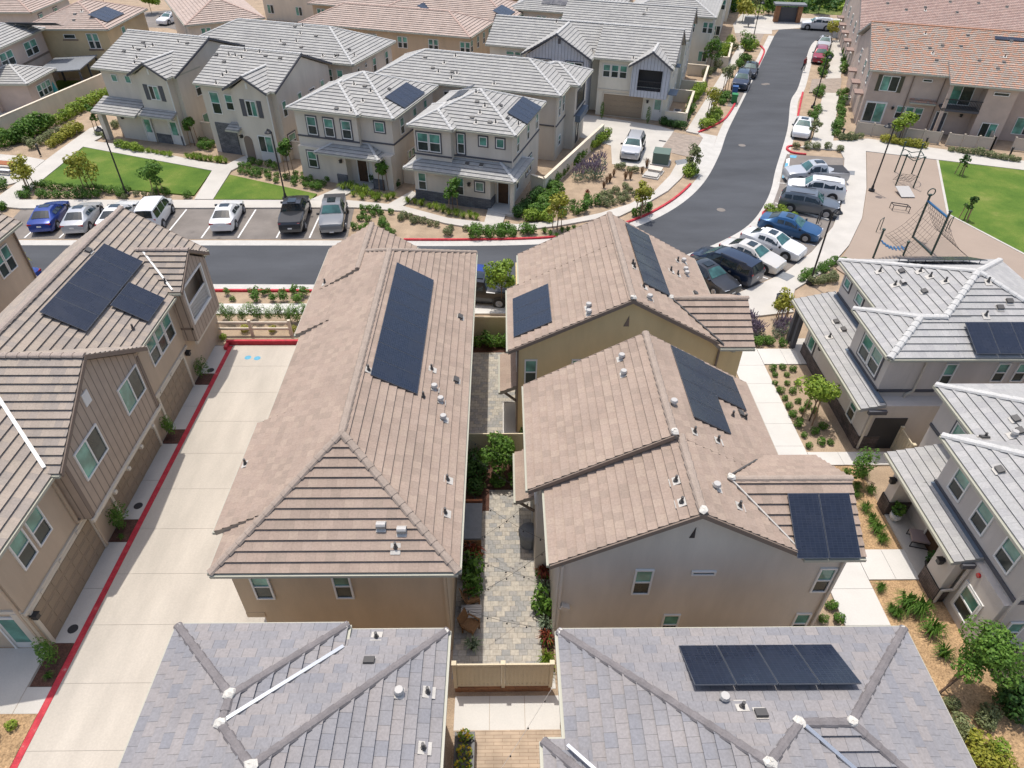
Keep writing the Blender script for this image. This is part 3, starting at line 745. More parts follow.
# ------------------------------------------------------------------ near houses
def house_C():
    h = House('townhouse', 'long brown hip roofed house beside the driveway, one tall solar array on its courtyard slope', 'house', (-5.6, 24.0), tile='t_brown', wall='st_tan')
    A = (-5.75, 17.8, 8.05); B = (-5.75, 31.35, 8.05); e = 5.6
    h.plane([(-9.75, 13.6, e), (-1.47, 13.6, e), A])
    h.plane([(-1.47, 13.6, e), (-1.5, 35.6, e), B, A])
    h.plane([(-9.75, 35.6, e), (-9.75, 13.6, e), A, B])
    h.plane([(-1.5, 35.6, e), (-9.75, 35.6, e), B])
    for p in ((-9.75, 13.6, e), (-1.47, 13.6, e)): h.ridge(p, A)
    for p in ((-9.75, 35.6, e), (-1.5, 35.6, e)): h.ridge(p, B)
    h.ridge(A, B)
    # flatter skirts over the driveway side
    for y0, y1, x, z in ((15.3, 20.9, -10.12, 5.62), (27.2, 35.9, -10.02, 5.66)):
        h.plane([(x, y0, z), (x, y1, z), (-8.2, y1, 6.56), (-8.2, y0, 6.56)])
    # rear wing
    h.gable('y', -9.9, 5.68, -5.0, 5.68, -7.45, 7.15, 31, 36.1)
    h.gwall('y', -9.4, -5.4, 5.6, 5.6, -7.45, 6.9, 33, 35.75, 0, None)
    h.box(-9.36, -1.92, 13.98, 35.1, 2.65, 5.62); h.box(-8.75, -1.93, 14.0, 35.0, 0, 2.65)
    h.box(-9.37, -8.7, 13.97, 14.6, 2.35, 2.66)
    h.win('y-', 13.98, -8.75, -8.08, 3.55, 5.05); h.win('y-', 13.98, -5.92, -5.27, 3.55, 5.05)
    for x in (-8.0, -3.7): h.trim('y-', 13.98, x, x+.8, 5.24, 5.34, .03, 'pane_dark', 'soffit_vent')
    for y in (15.2, 20.6, 26.2): h.garage('x-', -8.75, y, y+4.7, 0, 2.2)
    for y in (17, 22, 28.5): h.win('x+', -1.92, y, y+.9, 3.4, 4.9); h.win('x+', -1.92, y+1.8, y+3.4, .7, 2.1, 'slide')
    for y in (16.5, 22.5, 29.5): h.win('x-', -9.36, y, y+1.6, 3.4, 4.9, 'double')
    h.spout([(-2.0, 13.9, 5.45), (-2.0, 13.9, 2.7), (-2.0, 13.92, .1)])
    h.solar(-5.33, 30.35, (0, -1), 8, 1, 1.13, 2.08)
    h.vents([(85, 515, 'pipe'), (360, 355, 'low'), (275, 512, 'pipe'), (283, 570, 'can'), (250, 595, '_pipe'), (347, 545, 'low'), (302, 608, 'can'), (310, 662, 'can')], 340, 200, 3.012)
    h.vents([(322, 122, 'pipe'), (315, 222, 'pipe'), (125, 258, 'hood'), (187, 272, 'hood'), (168, 325, 'pipe')], 340, 440, 3.012)
    h.vents([(742, 75, 'pipe')], 0, 440, 3.012); h.vents([(643, 20, 'pipe')], 200, 280, 5.12)
    return h.finish()

def house_D():
    h = House('townhouse', 'brown house with wide taupe front gable, stepped roof and three solar arrays', 'house', (6.2, 18.5), tile='t_brown', wall='st_greige')
    # rear mass, front mass, cross wing
    h.gable('y', 1.0, 5.5, 10.95, 5.63, 6.1, 8.37, 17.3, 23.5)
    h.gable('y', 1.62, 5.54, 10.3, 6.0, 6.37, 8.2, 13.9, 17.5, caps=False); h.ridge((6.37, 13.9, 8.2), (6.37, 17.4, 8.2))
    h.plane([(10.15, 13.8, 6.03), (12.25, 13.8, 6.03), (12.25, 16.15, 7.35), (7.8, 16.15, 7.35)]); h.plane([(10.15, 18.5, 6.03), (12.25, 18.5, 6.03), (12.25, 16.15, 7.35), (7.8, 16.15, 7.35)]); h.ridge((8.0, 16.15, 7.35), (12.25, 16.15, 7.35), .12)
    h.mortar((6.37, 13.95, 8.25), .17); h.mortar((8.0, 16.15, 7.4), .17); h.mortar((6.1, 17.4, 8.4), .17)
    h.valley((8.0, 16.05, 7.33), (10.15, 13.85, 6.05), 'flash', .06); h.valley((8.0, 16.25, 7.33), (9.7, 18.0, 6.3), 'ventdark', .06)
    h.rakes('y', 1.62, 5.54, 9.9, 6.22, 6.37, 8.2, 13.9, -1); h.rakes('y', 1.0, 5.5, 6.1, 8.37, 6.1, 8.37, 17.3, -1); h.rakes('y', 1.0, 5.5, 10.95, 5.63, 6.1, 8.37, 23.5, 1)
    h.gwall('y', 2.0, 10.4, 5.5, 5.72, 6.37, 7.95, 14.2, 17.4, 0)
    h.gwall('y', 1.4, 10.55, 5.5, 5.6, 6.1, 8.1, 17.45, 23.1, 0)
    h.gwall('x', 14.21, 18.1, 5.98, 5.98, 16.15, 7.05, 8.5, 11.98, 0)
    h.win('y-', 14.2, 4.68, 5.35, 3.35, 4.85); h.win('y-', 14.2, 6.68, 7.55, 4.5, 4.75, 'dark')
    h.win('y-', 14.21, 11.22, 11.83, 3.4, 4.86); h.win('y-', 14.21, 11.15, 11.75, .6, 2.0); h.win('y-', 14.2, 6.1, 6.75, .6, 2.0)
    mb = h.part('gable_vent', 'plastic_dark'); mb.extrude([(6.26, 14.2, 6.6), (6.44, 14.2, 6.6), (6.40, 14.2, 7.15)], (0, -.02, 0))
    h.spout([(2.1, 14.12, 5.2), (2.1, 14.12, 2.7), (2.1, 14.12, .1)]); h.spout([(11.9, 14.13, 5.8), (11.9, 14.13, .1)])
    h.spout([(2.15, 14.1, 2.75), (2.45, 14.1, 2.6)], None, .2)
    # low canopies over the courtyard
    h.plane([(.6, 18.9, 2.95), (.6, 21.8, 2.95), (1.4, 21.8, 3.3), (1.4, 18.9, 3.3)], h.low)
    for y in (19.0, 21.7): h.part('canopy_bracket', 'trim_brown').bar((.75, y, 2.8), (1.4, y, 2.25), .09)
    h.win('x-', 1.4, 18.3, 19.6, 3.5, 4.9); h.win('x-', 2.0, 15.2, 16.0, 3.5, 4.9); h.door('x-', 1.4, 20, 21, 0, 2.05, 'door_white', glass=.2)
    h.solar(7.15, 23.35, (0, -1), 4, 1, 1.14, 1.85); h.solar(8.72, 23.25, (0, -1), 2, 1, 1.12, 1.65)
    h.solar(9.86, 15.68, (1, 0), 2, 1, 1.08, 2.22, .16)
    h.vents([(112, 405, 'can'), (122, 488, 'can'), (372, 640, '_can'), (715, 690, 'low'), (740, 715, '_pipe'), (675, 700, '_pipe')], 600, 280, 5.12)
    h.vents([(185, 265, 'pipe'), (215, 375, 'pipe'), (275, 15, 'pipe'), (395, 60, 'pipe'), (385, 300, 'can'), (505, 395, 'pipe'), (720, 60, 'can'), (700, 10, 'can')], 640, 430, 5.12)
    return h.finish()

def house_B():
    h = House('townhouse', 'brown roofed house with ochre walls, one solar array on each side of its ridge', 'house', (6.0, 30.0), tile='t_brown', wall='st_ochre')
    h.gable('y', .32, 5.58, 11.1, 5.63, 5.95, 8.45, 26.0, 31.5, caps=False)
    h.gable('y', .9616, 5.907, 11.1, 5.63, 5.95, 8.45, 31.5, 34.75, caps=False); h.ridge((5.95, 26, 8.45), (5.95, 34.75, 8.46))
    h.plane([(10.35, 25.8, 5.92), (12.0, 25.8, 5.92), (12.0, 28.1, 7.22), (8.1, 28.1, 7.22)]); h.plane([(10.35, 30.4, 5.92), (12.0, 30.4, 5.92), (12.0, 28.1, 7.22), (8.1, 28.1, 7.22)]); h.ridge((8.2, 28.1, 7.22), (12.0, 28.1, 7.22), .12)
    h.mortar((5.95, 26.05, 8.5), .17); h.mortar((8.2, 28.1, 7.25), .17)
    h.valley((8.2, 28.05, 7.22), (10.5, 25.85, 5.98), 'ventdark', .08)
    h.rakes('y', .32, 5.58, 10.3, 6.07, 5.95, 8.45, 26.0, -1); h.rakes('y', .92, 5.9, 11.1, 5.64, 5.95, 8.46, 34.75, 1); h.rakes('y', .32, 5.58, .92, 5.9, .92, 5.9, 31.5, 1)
    h.gwall('y', .8, 10.7, 5.6, 5.65, 5.95, 8.2, 26.3, 34.4, 0); h.gwall('x', 26.31, 30.0, 5.95, 5.95, 28.1, 6.95, 9, 11.7, 0)
    h.win('y-', 26.3, 1.12, 1.74, 3.3, 4.85); h.win('y-', 26.3, 3.42, 4.06, 3.3, 4.85)
    mb = h.part('gable_vent', 'trim_brown'); mb.extrude([(5.72, 26.3, 6.8), (5.98, 26.3, 6.8), (5.93, 26.3, 7.4)], (0, -.02, 0))
    h.spout([(.78, 26.22, 5.4), (.78, 26.22, .1)], 'trim_brown'); h.spout([(10.5, 26.22, 5.8), (10.5, 26.22, .1)], 'trim_brown')
    h.plane([(-.06, 26.3, 2.75), (-.06, 29.4, 2.75), (.8, 29.4, 3.15), (.8, 26.3, 3.15)], h.low)
    for y in (26.45, 29.2): h.part('canopy_bracket', 'trim_brown').bar((.1, y, 2.65), (.8, y, 2.0), .1)
    for y in (27, 29.8): h.win('x-', .8, y, y+1.2, 3.5, 4.9)
    h.door('x-', .8, 27.4, 28.4, 0, 2.05, 'door_white', glass=.2); h.win('x-', .8, 31, 32.2, .7, 2.0, 'slide')
    h.solar(6.75, 35.0 if False else 34.4, (0, -1), 6, 1, 1.06, 1.6); h.solar(2.45, 30.2, (0, -1), 3, 1, 1.15, 2.05)
    h.vents([(750, 325, 'can'), (750, 345, 'can'), (682, 388, 'low'), (885, 205, 'pipe')], 340, 200, 3.012)
    h.vents([(165, 690, '_pipe'), (395, 675, 'pipe'), (425, 680, 'can'), (360, 725, 'pipe'), (395, 745, 'pipe'), (435, 725, 'can'), (440, 745, 'can')], 600, 130, 5.12)
    h.vents([(220, 40, 'pipe'), (250, 100, 'can'), (485, 75, 'low')], 600, 280, 5.12)
    return h.finish()

def house_A():
    h = House('townhouse', 'slate grey hip roofed house at the bottom edge next to the driveway, without solar panels', 'house', (-5.9, 3.0), tile='t_slate', wall='st_tan', cap='cap_slate')
    W1 = (-7.42, 8.99, 6.588); W2 = (-7.42, 8.22, 6.588); K = (-6.21, 7.01, 6.987); y0 = -8
    h.plane([(-10.05, y0, 5.72), (-10.05, 11.62, 5.72), W1, W2, K, (-6.21, y0, 6.987)])
    h.plane([(-10.05, 11.62, 5.72), (-4.79, 11.62, 5.72), W1])
    h.plane([(-4.79, 11.62, 5.72), (-4.79, 10.85, 5.72), W2, W1])
    h.plane([(-1.7, 11.52, 5.5), (-4.79, 11.52, 5.5), (-4.79, 10.85, 5.72), W2, K])
    h.plane([(-1.7, y0, 5.5), (-1.7, 11.52, 5.5), K, (-6.21, y0, 6.987)])
    for p, q in (((-10.05, 11.62, 5.72), W1), ((-4.79, 11.62, 5.72), W1), (W1, W2), (W2, K), ((-1.7, 11.52, 5.5), K), (K, (-6.21, y0, 6.987))): h.ridge(p, q, .13)
    for p in (W1, W2, K): h.mortar(p)
    for p in ((-10.0, 11.55, 5.72), (-4.84, 11.55, 5.72), (-1.75, 11.45, 5.5)): h.mortar(p, .11)
    h.valley((-4.79, 10.85, 5.72), (-7.35, 8.3, 6.56), 'steel', .11)
    h.box(-9.6, -2.1, -8, 11.1, 0, 5.5)
    h.win('y+', 11.1, -8, -7.2, 3.5, 4.9); h.win('x+', -2.1, 5.5, 6.3, 3.5, 4.9); h.win('x+', -2.1, 8.5, 9.4, .7, 2.0, 'slide')
    h.spout([(-2.05, 11.02, 5.4), (-2.05, 11.02, .1)])
    h.vents([(110, 598, 'pipe'), (88, 672, 'low'), (178, 765, 'can')], 340, 440, 3.012)
    h.vents([(125, 425, 'pipe'), (105, 680, 'pipe')], 400, 600, 4.571)
    return h.finish()

def house_R():
    h = House('townhouse', 'slate grey hip roofed house at the bottom edge carrying a row of four solar panels', 'house', (6.8, 3.0), tile='t_slate', wall='st_tan', cap='cap_slate')
    K = (6.65, 6.95, 6.995); J = (7.9, 8.1, 6.615); Q = (9.29, 8.1, 6.615); T = (11.0, 5.24, 5.67); y0 = -8
    h.plane([(1.75, 11.48, 5.5), (12.67, 11.48, 5.5), Q, J, K])
    h.plane([(1.75, y0, 5.5), (1.75, 11.48, 5.5), K, (6.65, y0, 6.995)])
    h.plane([K, J, T, (11, y0, 5.67), (6.65, y0, 6.995)])
    h.plane([J, Q, (12.67, 4.72, 5.5), (11.55, 4.72, 5.5), T])
    h.plane([(12.67, 11.48, 5.5), (12.67, 4.72, 5.5), Q])
    for p, q in (((1.75, 11.48, 5.5), K), (J, K), ((12.67, 11.48, 5.5), Q), (J, Q), ((12.67, 4.72, 5.5), Q), (K, (6.65, y0, 6.995))): h.ridge(p, q, .13)
    for p in (K, J, Q): h.mortar(p)
    for p in ((1.8, 11.42, 5.5), (12.6, 11.42, 5.5)): h.mortar(p, .12)
    h.valley((8.0, 8.0, 6.6), T, 'steel', .11)
    # low porch wing on the courtyard side
    h.hip(1.12, 6.5, -8, 8.15, 5.56, .33, gutter=True, r=.13); h.valley((1.75, 7.9, 5.8), (3.5, 6.0, 6.4), 'steel', .09)
    h.box(2.15, 12.25, 5.15, 11.05, 0, 5.5); h.box(2.16, 10.6, -8, 5.2, 0, 5.5); h.box(1.5, 2.2, -8, 7.75, 0, 5.5)
    h.win('x-', 2.15, 9.2, 10, 3.5, 4.9); h.win('y+', 11.05, 5, 6, 3.5, 4.9); h.win('x+', 12.25, 6.5, 7.4, 3.5, 4.9)
    h.spout([(2.1, 10.95, 5.4), (2.1, 10.95, .1)])
    h.solar(5.33, 9.05, (1, 0), 4, 1, 1.17, 1.82, .34, R(-8))
    h.vents([(565, 460, '_can'), (648, 495, 'pipe'), (735, 530, 'low')], 600, 600, 4.571)
    return h.finish()

def house_L():
    h = House('townhouse', 'tall taupe house with board sided gables over its garages and an L of solar panels', 'house', (-20.5, 24.0), tile='t_taupe', wall='st_brown', cap='cap_taupe')
    h.gable('y', -25.2, 5.68, -17.15, 5.68, -21.2, 8.28, 13.75, 35.75, caps=True, gutter=False)
    for y0, y1 in ((13.75, 17.95), (26.15, 30.65), (35.05, 35.75)): h.part('gutter', 'gutter').box(-17.16, -17.05, y0, y1, 5.54, 5.66)
    h.rakes('y', -25.2, 5.68, -17.15, 5.68, -21.2, 8.28, 35.75, 1); h.rakes('y', -25.2, 5.68, -17.15, 5.68, -21.2, 8.28, 13.75, -1)
    h.gwall('y', -24.8, -17.65, 5.55, 5.6, -21.2, 8.0, 14.2, 35.35, 0)
    # board sided cross gables carried out over the garages
    h.gable('x', 18.0, 5.75, 26.1, 5.75, 22.05, 8.32, -21.2, -16.82); h.rakes('x', 18.0, 5.75, 26.1, 5.75, 22.05, 8.32, -16.82, 1, 'trim_brown', .22)
    h.gwall('x', 18.5, 25.65, 5.75, 5.75, 22.05, 8.05, -20, -17.06, 2.5, 'siding_taupe')
    h.gable('x', 30.7, 5.9, 35.0, 5.9, 32.85, 7.24, -19.8, -16.78); h.rakes('x', 30.7, 5.9, 35.0, 5.9, 32.85, 7.24, -16.78, 1, 'trim_brown', .18)
    t = h.part('gable_wall', 'siding_taupe')     # wall round the balcony opening
    X = lambda y, z: (-17.06, y, z)
    for poly in ([(31.0, 2.55), (34.7, 2.55), (34.7, 3.6), (31.0, 3.6)], [(31.0, 3.6), (31.25, 3.6), (31.25, 5.75), (31.0, 5.75)], [(33.95, 3.6), (34.7, 3.6), (34.7, 5.75), (33.95, 5.75)], [(31.0, 5.75), (34.7, 5.75), (32.85, 6.95)]):
        t.extrude([X(*p) for p in poly], (.14, 0, 0))
    t.box(-17.64, -16.93, 34.55, 34.69, 2.56, 5.8); t.box(-17.64, -16.93, 31.01, 31.14, 2.56, 5.8)
    h.part('balcony_floor', 'trim_brown').box(-19, -16.95, 31, 34.6, 3.3, 3.45)
    o = h.part('balcony_trim', 'trim_white')
    for a in (('y', 31.2, 33.99, 5.72, 5.84), ('y', 31.2, 33.99, 3.52, 3.64)): o.box(-16.99, -16.88, a[1], a[2], a[3], a[4])
    o.box(-16.99, -16.88, 31.2, 31.32, 3.64, 5.72); o.box(-16.99, -16.88, 33.88, 33.99, 3.64, 5.72)
    b = h.part('balcony_railing', 'trim_white'); b.box(-17.05, -16.98, 31.3, 33.9, 4.5, 4.6)
    for k in range(18): b.box(-17.03, -17.0, 31.38+k*.143, 31.43+k*.143, 3.64, 4.5)
    h.trim('x+', -17.06, 32.55, 32.95, 6.15, 6.6, .04, 'trim_white', 'attic_vent'); h.trim('x+', -17.06, 21.15, 21.6, 6.35, 6.95, .04, 'trim_white', 'attic_vent')
    h.trim('x+', -17.06, 18.4, 25.75, 2.35, 2.52, .1); h.trim('x+', -17.06, 30.95, 34.75, 2.38, 2.56, .1)
    h.part('soffit', 'soffit').box(-17.6, -17.0, 18.55, 25.6, 2.4, 2.49)
    h.trim('x+', -17.65, 14.15, 30.9, 2.22, 2.38, .08)
    for y in (18.62, 25.55, 34.6): h.trim('x+', -17.06, y-.1, y+.1, 2.52, 5.6, .03, 'trim_brown', 'corner_board')
    for y in (15.2, 16.6, 18.0, 20.2, 21.6, 23, 24.4, 27.0, 28.4, 29.8): h.part('dentil', 'trim_cream').box(-17.62, -17.52 if not 18.4 < y < 25.7 else -16.88, y-.08, y+.08, 2.16, 2.3)
    for a, b2 in ((14.45, 18.9), (20.7, 25.3), (26.7, 30.1)): h.garage('x+', -17.65, a, b2, 0, 2.1)
    for y in (19.55, 25.9): h.lamp('x+', -17.65, y, 1.85)
    h.lamp('x+', -17.65, 30.6, 2.0); h.lamp('x+', -17.65, 13.95+.4, 1.9)
    h.win('x+', -17.06, 19.25, 21.15, 3.95, 5.45, 'slide'); h.win('x+', -17.06, 23.25, 25.2, 3.95, 5.45, 'slide')
    h.win('x+', -17.65, 27.4, 30.35, 3.52, 5.12, 'triple'); h.win('x+', -17.65, 16.28, 17.18, 3.5, 5.0); h.win('x+', -17.65, 15.22, 16.1, 3.5, 5.0)
    h.trim('y-', 14.2, -24, -17.7, 2.4, 2.56, .08); h.door('y-', 14.2, -18.9, -17.95, 0, 2.05, 'door_white', glass=.2); h.trim('y-', 14.2, -18.1, -17.68, 0, 2.4, .1)
    h.win('y-', 14.2, -21.5, -19.8, 3.5, 5, 'double'); h.win('y+', 35.35, -20.5, -19, 3.5, 5, 'double')
    h.spout([(-17.75, 14.1, 5.4), (-17.75, 14.1, .1)]); h.spout([(-17.58, 18.3, 5.6), (-17.58, 18.3, 2.5), (-17.55, 19.0, 2.3), (-17.55, 19.0, .1)])
    # white membrane in the valley behind the board sided gable
    h.valley((-17.4, 18.15, 5.86), (-20.9, 21.65, 8.1), 'trim_white', .14); h.valley((-17.2, 30.75, 5.95), (-19.1, 32.7, 7.1), 'trim_white', .1)
    h.solar(-20.64, 32.0, (0, -1), 5, 1, 1.28, 1.98, .2); h.solar(-18.92, 30.0, (0, -1), 2, 1, 1.07, 1.8, .2)
    h.vents([(400, 390, '_pipe'), (500, 250, '_pipe'), (265, 155, 'low')], 0, 200, 3.012)
    return h.finish()

def house_E():
    h = House('townhouse', 'pale grey tiled house by the play area, solar arrays before and behind its peak', 'house', (23.5, 30.0), tile='t_lightgrey', wall='st_grey', cap='cap_light', soffit='soffit_grey', course=.4, lift=.055)
    h.hip(19.58, 29.0, 25.35, 34.75, 5.6, .42, caps=False); K = (24.28, 30.05, 7.575)
    for p in ((21.8, 27.57, 6.53), (29, 25.35, 5.6), (19.58, 34.75, 5.6), (29, 34.75, 5.6)): h.ridge(p, K, .17)
    a, b, c = (18.35, 25.33, 5.61), (18.35, 29.62, 5.61), (20.5, 27.475, 6.513)
    h.plane([a, b, c]); h.plane([a, c, (21.75, 27.475, 6.513), (21.75, 25.33, 5.61)]); h.plane([b, c, (23, 27.475, 6.513), (23, 29.62, 5.61)])
    h.ridge(a, c, .17); h.ridge(b, c, .17); h.ridge(c, (21.75, 27.475, 6.513), .17)
    h.box(19.98, 28.6, 25.75, 34.35, 0, 5.6); h.box(18.75, 24, 25.76, 29.3, 0, 5.6); h.box(18.35, 22, 25.0, 33.2, 0, 2.9)
    # one storey roof along the path
    e = 2.95
    h.plane([(17.62, 24.7, e), (17.62, 29.3, e), (18.8, 29.3, e+.273), (18.8, 24.7, e+.273)], h.low); h.plane([(17.62, 29.3, e), (17.62, 34.7, e), (20.0, 34.7, e+.55), (20.0, 29.3, e+.55)], h.low)
    h.part('eave_trim', 'band').box(18.0, 18.9, 24.55, 24.72, 2.7, 2.92)
    h.part('metal_apron', 'bluetin').box(18.55, 18.76, 24.9, 29.3, 3.14, 3.26); h.part('metal_apron', 'bluetin').box(19.75, 19.99, 29.3, 34.3, 3.42, 3.56)
    for y in (33.7, 34.4): h.part('post', 'band').box(17.85, 18.1, y-.13, y+.13, 0, 2.85)
    h.trim('x-', 18.35, 25.0, 33.2, 0, .85, .05, 'stone_brown', 'stone_base'); h.trim('y-', 25.0, 18.3, 19.4, 0, .85, .05, 'stone_brown', 'stone_base')
    h.trim('y-', 25.76, 18.7, 21.6, 3.2, 3.36, .06, 'band', 'belt_course'); h.trim('x-', 18.75, 25.7, 29.35, 3.2, 3.36, .06, 'band', 'belt_course'); h.trim('x-', 19.98, 29.6, 34.35, 3.55, 3.7, .06, 'band', 'belt_course')
    h.win('x-', 18.75, 26.3, 28.4, 3.65, 5.0, 'double', None, 'band')
    h.win('x-', 19.98, 33.3, 34.05, 4.35, 4.95, 'fix', None, 'band'); h.win('x-', 19.98, 31.6, 32.4, 4.35, 4.95, 'fix', None, 'band')
    h.win('y-', 25.75, 21.55, 22.15, 3.55, 5.0); h.win('y-', 25.75, 24.1, 24.72, 3.85, 5.02); h.win('y-', 25.75, 25.1, 25.72, 3.85, 5.02)
    h.win('y-', 25.76, 20.95, 21.95, .55, 1.85, 'hung', None, 'trim_white'); h.win('x-', 18.35, 25.95, 26.7, .85, 2.15); h.win('x-', 18.35, 31.9, 32.7, .95, 1.85, 'fix', None, 'band')
    h.trim('y-', 25.0, 18.75, 20.4, 0, 2.1, .04, 'plastic_dark', 'gate'); h.lamp('x-', 18.35, 31.0, 2.0)
    h.spout([(20.5, 25.66, 5.5), (20.5, 25.66, 3.3), (20.2, 25.66, 3.1), (20.2, 25.66, .1)], 'trim_cream'); h.spout([(18.45, 24.9, 2.85), (18.45, 24.9, .1)], 'trim_cream')
    h.solar(22.4, 27.1, (1, 0), 4, 1, 1.12, 1.8, .25); h.solar(22.25, 32.35, (1, 0), 4, 1, 1.05, 1.7, .3)
    h.vents([(595, 215, 'pipe'), (660, 215, 'low'), (665, 250, 'hood'), (640, 255, 'pipe'), (715, 215, 'pipe'), (745, 230, 'pipe'), (728, 275, 'low'), (790, 245, 'pipe'), (978, 303, 'low'), (950, 322, 'low'), (908, 345, 'pipe'), (915, 245, 'pipe'), (465, 365, 'low'), (487, 388, 'low'), (445, 410, 'pipe')], 680, 200, 2.977)
    return h.finish()

def house_F():
    h = House('townhouse', 'pale grey tiled house with three upper windows and a covered porch with lounge chair', 'house', (23.5, 18.0), tile='t_lightgrey', wall='st_grey', cap='cap_light', soffit='soffit_grey', course=.4, lift=.055)
    h.hip(19.55, 29.3, 13.9, 23.35, 5.63, .42, r=.17); h.hip(18.2, 27.5, 13.35, 20.1, 5.6, .42, r=.17)
    h.box(19.95, 28.8, 14.2, 22.95, 0, 5.6); h.box(18.7, 27, 13.8, 19.7, 2.5, 5.6); h.box(18.42, 27, 13.82, 15.9, 0, 3.0); h.box(19.0, 21, 15.8, 21.2, 0, 3.0)
    e = 2.95
    h.plane([(17.58, 15.75, e), (17.58, 19.75, e), (18.72, 19.75, e+.264), (18.72, 15.75, e+.264)], h.low); h.plane([(17.58, 19.75, e), (17.58, 21.75, e), (19.95, 21.75, e+.55), (19.95, 19.75, e+.55)], h.low)
    h.part('metal_apron', 'bluetin').box(18.5, 18.71, 15.8, 19.7, 3.12, 3.24); h.part('eave_trim', 'band').box(17.9, 18.7, 15.62, 15.77, 2.7, 2.92)
    h.part('porch_pier', 'st_grey').box(17.95, 19.0, 20.55, 21.15, .9, 2.85); h.part('porch_pier', 'st_grey').box(17.95, 18.35, 15.95, 17.05, .9, 2.85)
    h.part('stone_base', 'stone_brown').box(17.9, 18.95, 20.5, 21.2, 0, .9); h.part('stone_base', 'stone_brown').box(17.9, 18.4, 15.9, 17.1, 0, .9)
    h.lamp('x-', 17.95, 20.85, 2.0); h.lamp('x-', 17.95, 16.5, 2.0)
    h.trim('x-', 18.7, 13.8, 19.75, 3.18, 3.36, .06, 'band', 'belt_course'); h.trim('y-', 13.8, 18.66, 27, 3.18, 3.36, .06, 'band', 'belt_course'); h.trim('x-', 19.95, 19.7, 22.95, 3.55, 3.7, .06, 'band', 'belt_course')
    for y in (18.12, 16.4, 14.65): h.win('x-', 18.7, y, y+.9, 3.66, 4.95, 'hung', None, None)
    for y in (17.75, 19.15, 16.0, 17.4, 15.6, 14.2): pass
    h.win('x-', 18.42, 14.5, 15.5, .55, 1.95, 'hung', None, 'trim_white'); h.win('y-', 13.8, 19.15, 19.8, .6, 1.95)
    h.win('x-', 19.95, 20.6, 21.6, 4.1, 5.0, 'fix', None, 'band'); h.win('y-', 13.8, 20.6, 22, 3.7, 5.0, 'double'); h.door('x-', 19.0, 18.0, 19.0, 0, 2.1, 'door_wood')
    h.spout([(18.3, 15.7, 2.85), (18.3, 15.7, 1.2), (18.0, 15.85, .9), (18.0, 15.85, .1)], 'st_grey'); h.spout([(18.6, 13.7, 5.4), (18.6, 13.7, .1)], 'st_grey')
    mb = h.part('alarm_bell', 'lamp_red'); mb.tube((18.42, 15.3, 2.75), (18.34, 15.3, 2.75), .1)
    h.vents([(900, 210, 'low'), (820, 45, 'pipe'), (970, 30, 'can'), (1005, 10, 'low')], 824, 430, 5.12)
    h.vents([(1000, 655, 'low'), (905, 712, 'low')], 680, 200, 2.977)
    return h.finish()
for fn in (house_C, house_D, house_B, house_A, house_R, house_L, house_E, house_F): fn()

def house_left_far():
    h = House('townhouse', 'taupe house cut off by the left edge, beside a blue car', 'house', (-30, 36), tile='t_taupe', wall='st_brown', cap='cap_taupe')
    h.gable('y', -39, 5.7, -29.75, 5.7, -34.4, 8.3, 26, 39.2); h.gwall('y', -38.5, -30.2, 5.6, 5.6, -34.4, 8.0, 26.4, 38.8, 0)
    h.rakes('y', -39, 5.7, -29.75, 5.7, -34.4, 8.3, 39.2, 1)
    h.win('x+', -30.2, 36.2, 37.8, 3.4, 5.0, 'double'); h.win('x+', -30.2, 33, 34.2, 3.4, 5.0); h.garage('x+', -30.2, 28, 33, 0, 2.2)
    h.spout([(-30.1, 38.7, 5.5), (-30.1, 38.7, .1)], 'trim_brown')
    h.finish()
house_left_far()
# ------------------------------------------------------------------ rows beyond the street (their grid is turned 18 degrees)
TH = R(-18)
def fh(name, label, org, tile='t_light', wall='st_greige', cap='cap_light', th=TH, **k):
    return House(name, label, 'house', org, th, tile=tile, wall=wall, cap=cap, soffit='soffit_grey', course=k.pop('course', .40), lift=k.pop('lift', .06), **k)
def shutters(h, face, c, a0, a1, z0, z1, mat='band'):
    for x0, x1 in ((a0-.55, a0-.1), (a1+.1, a1+.55)): h.trim(face, c, x0, x1, z0-.05, z1+.05, .05, mat, 'shutter')

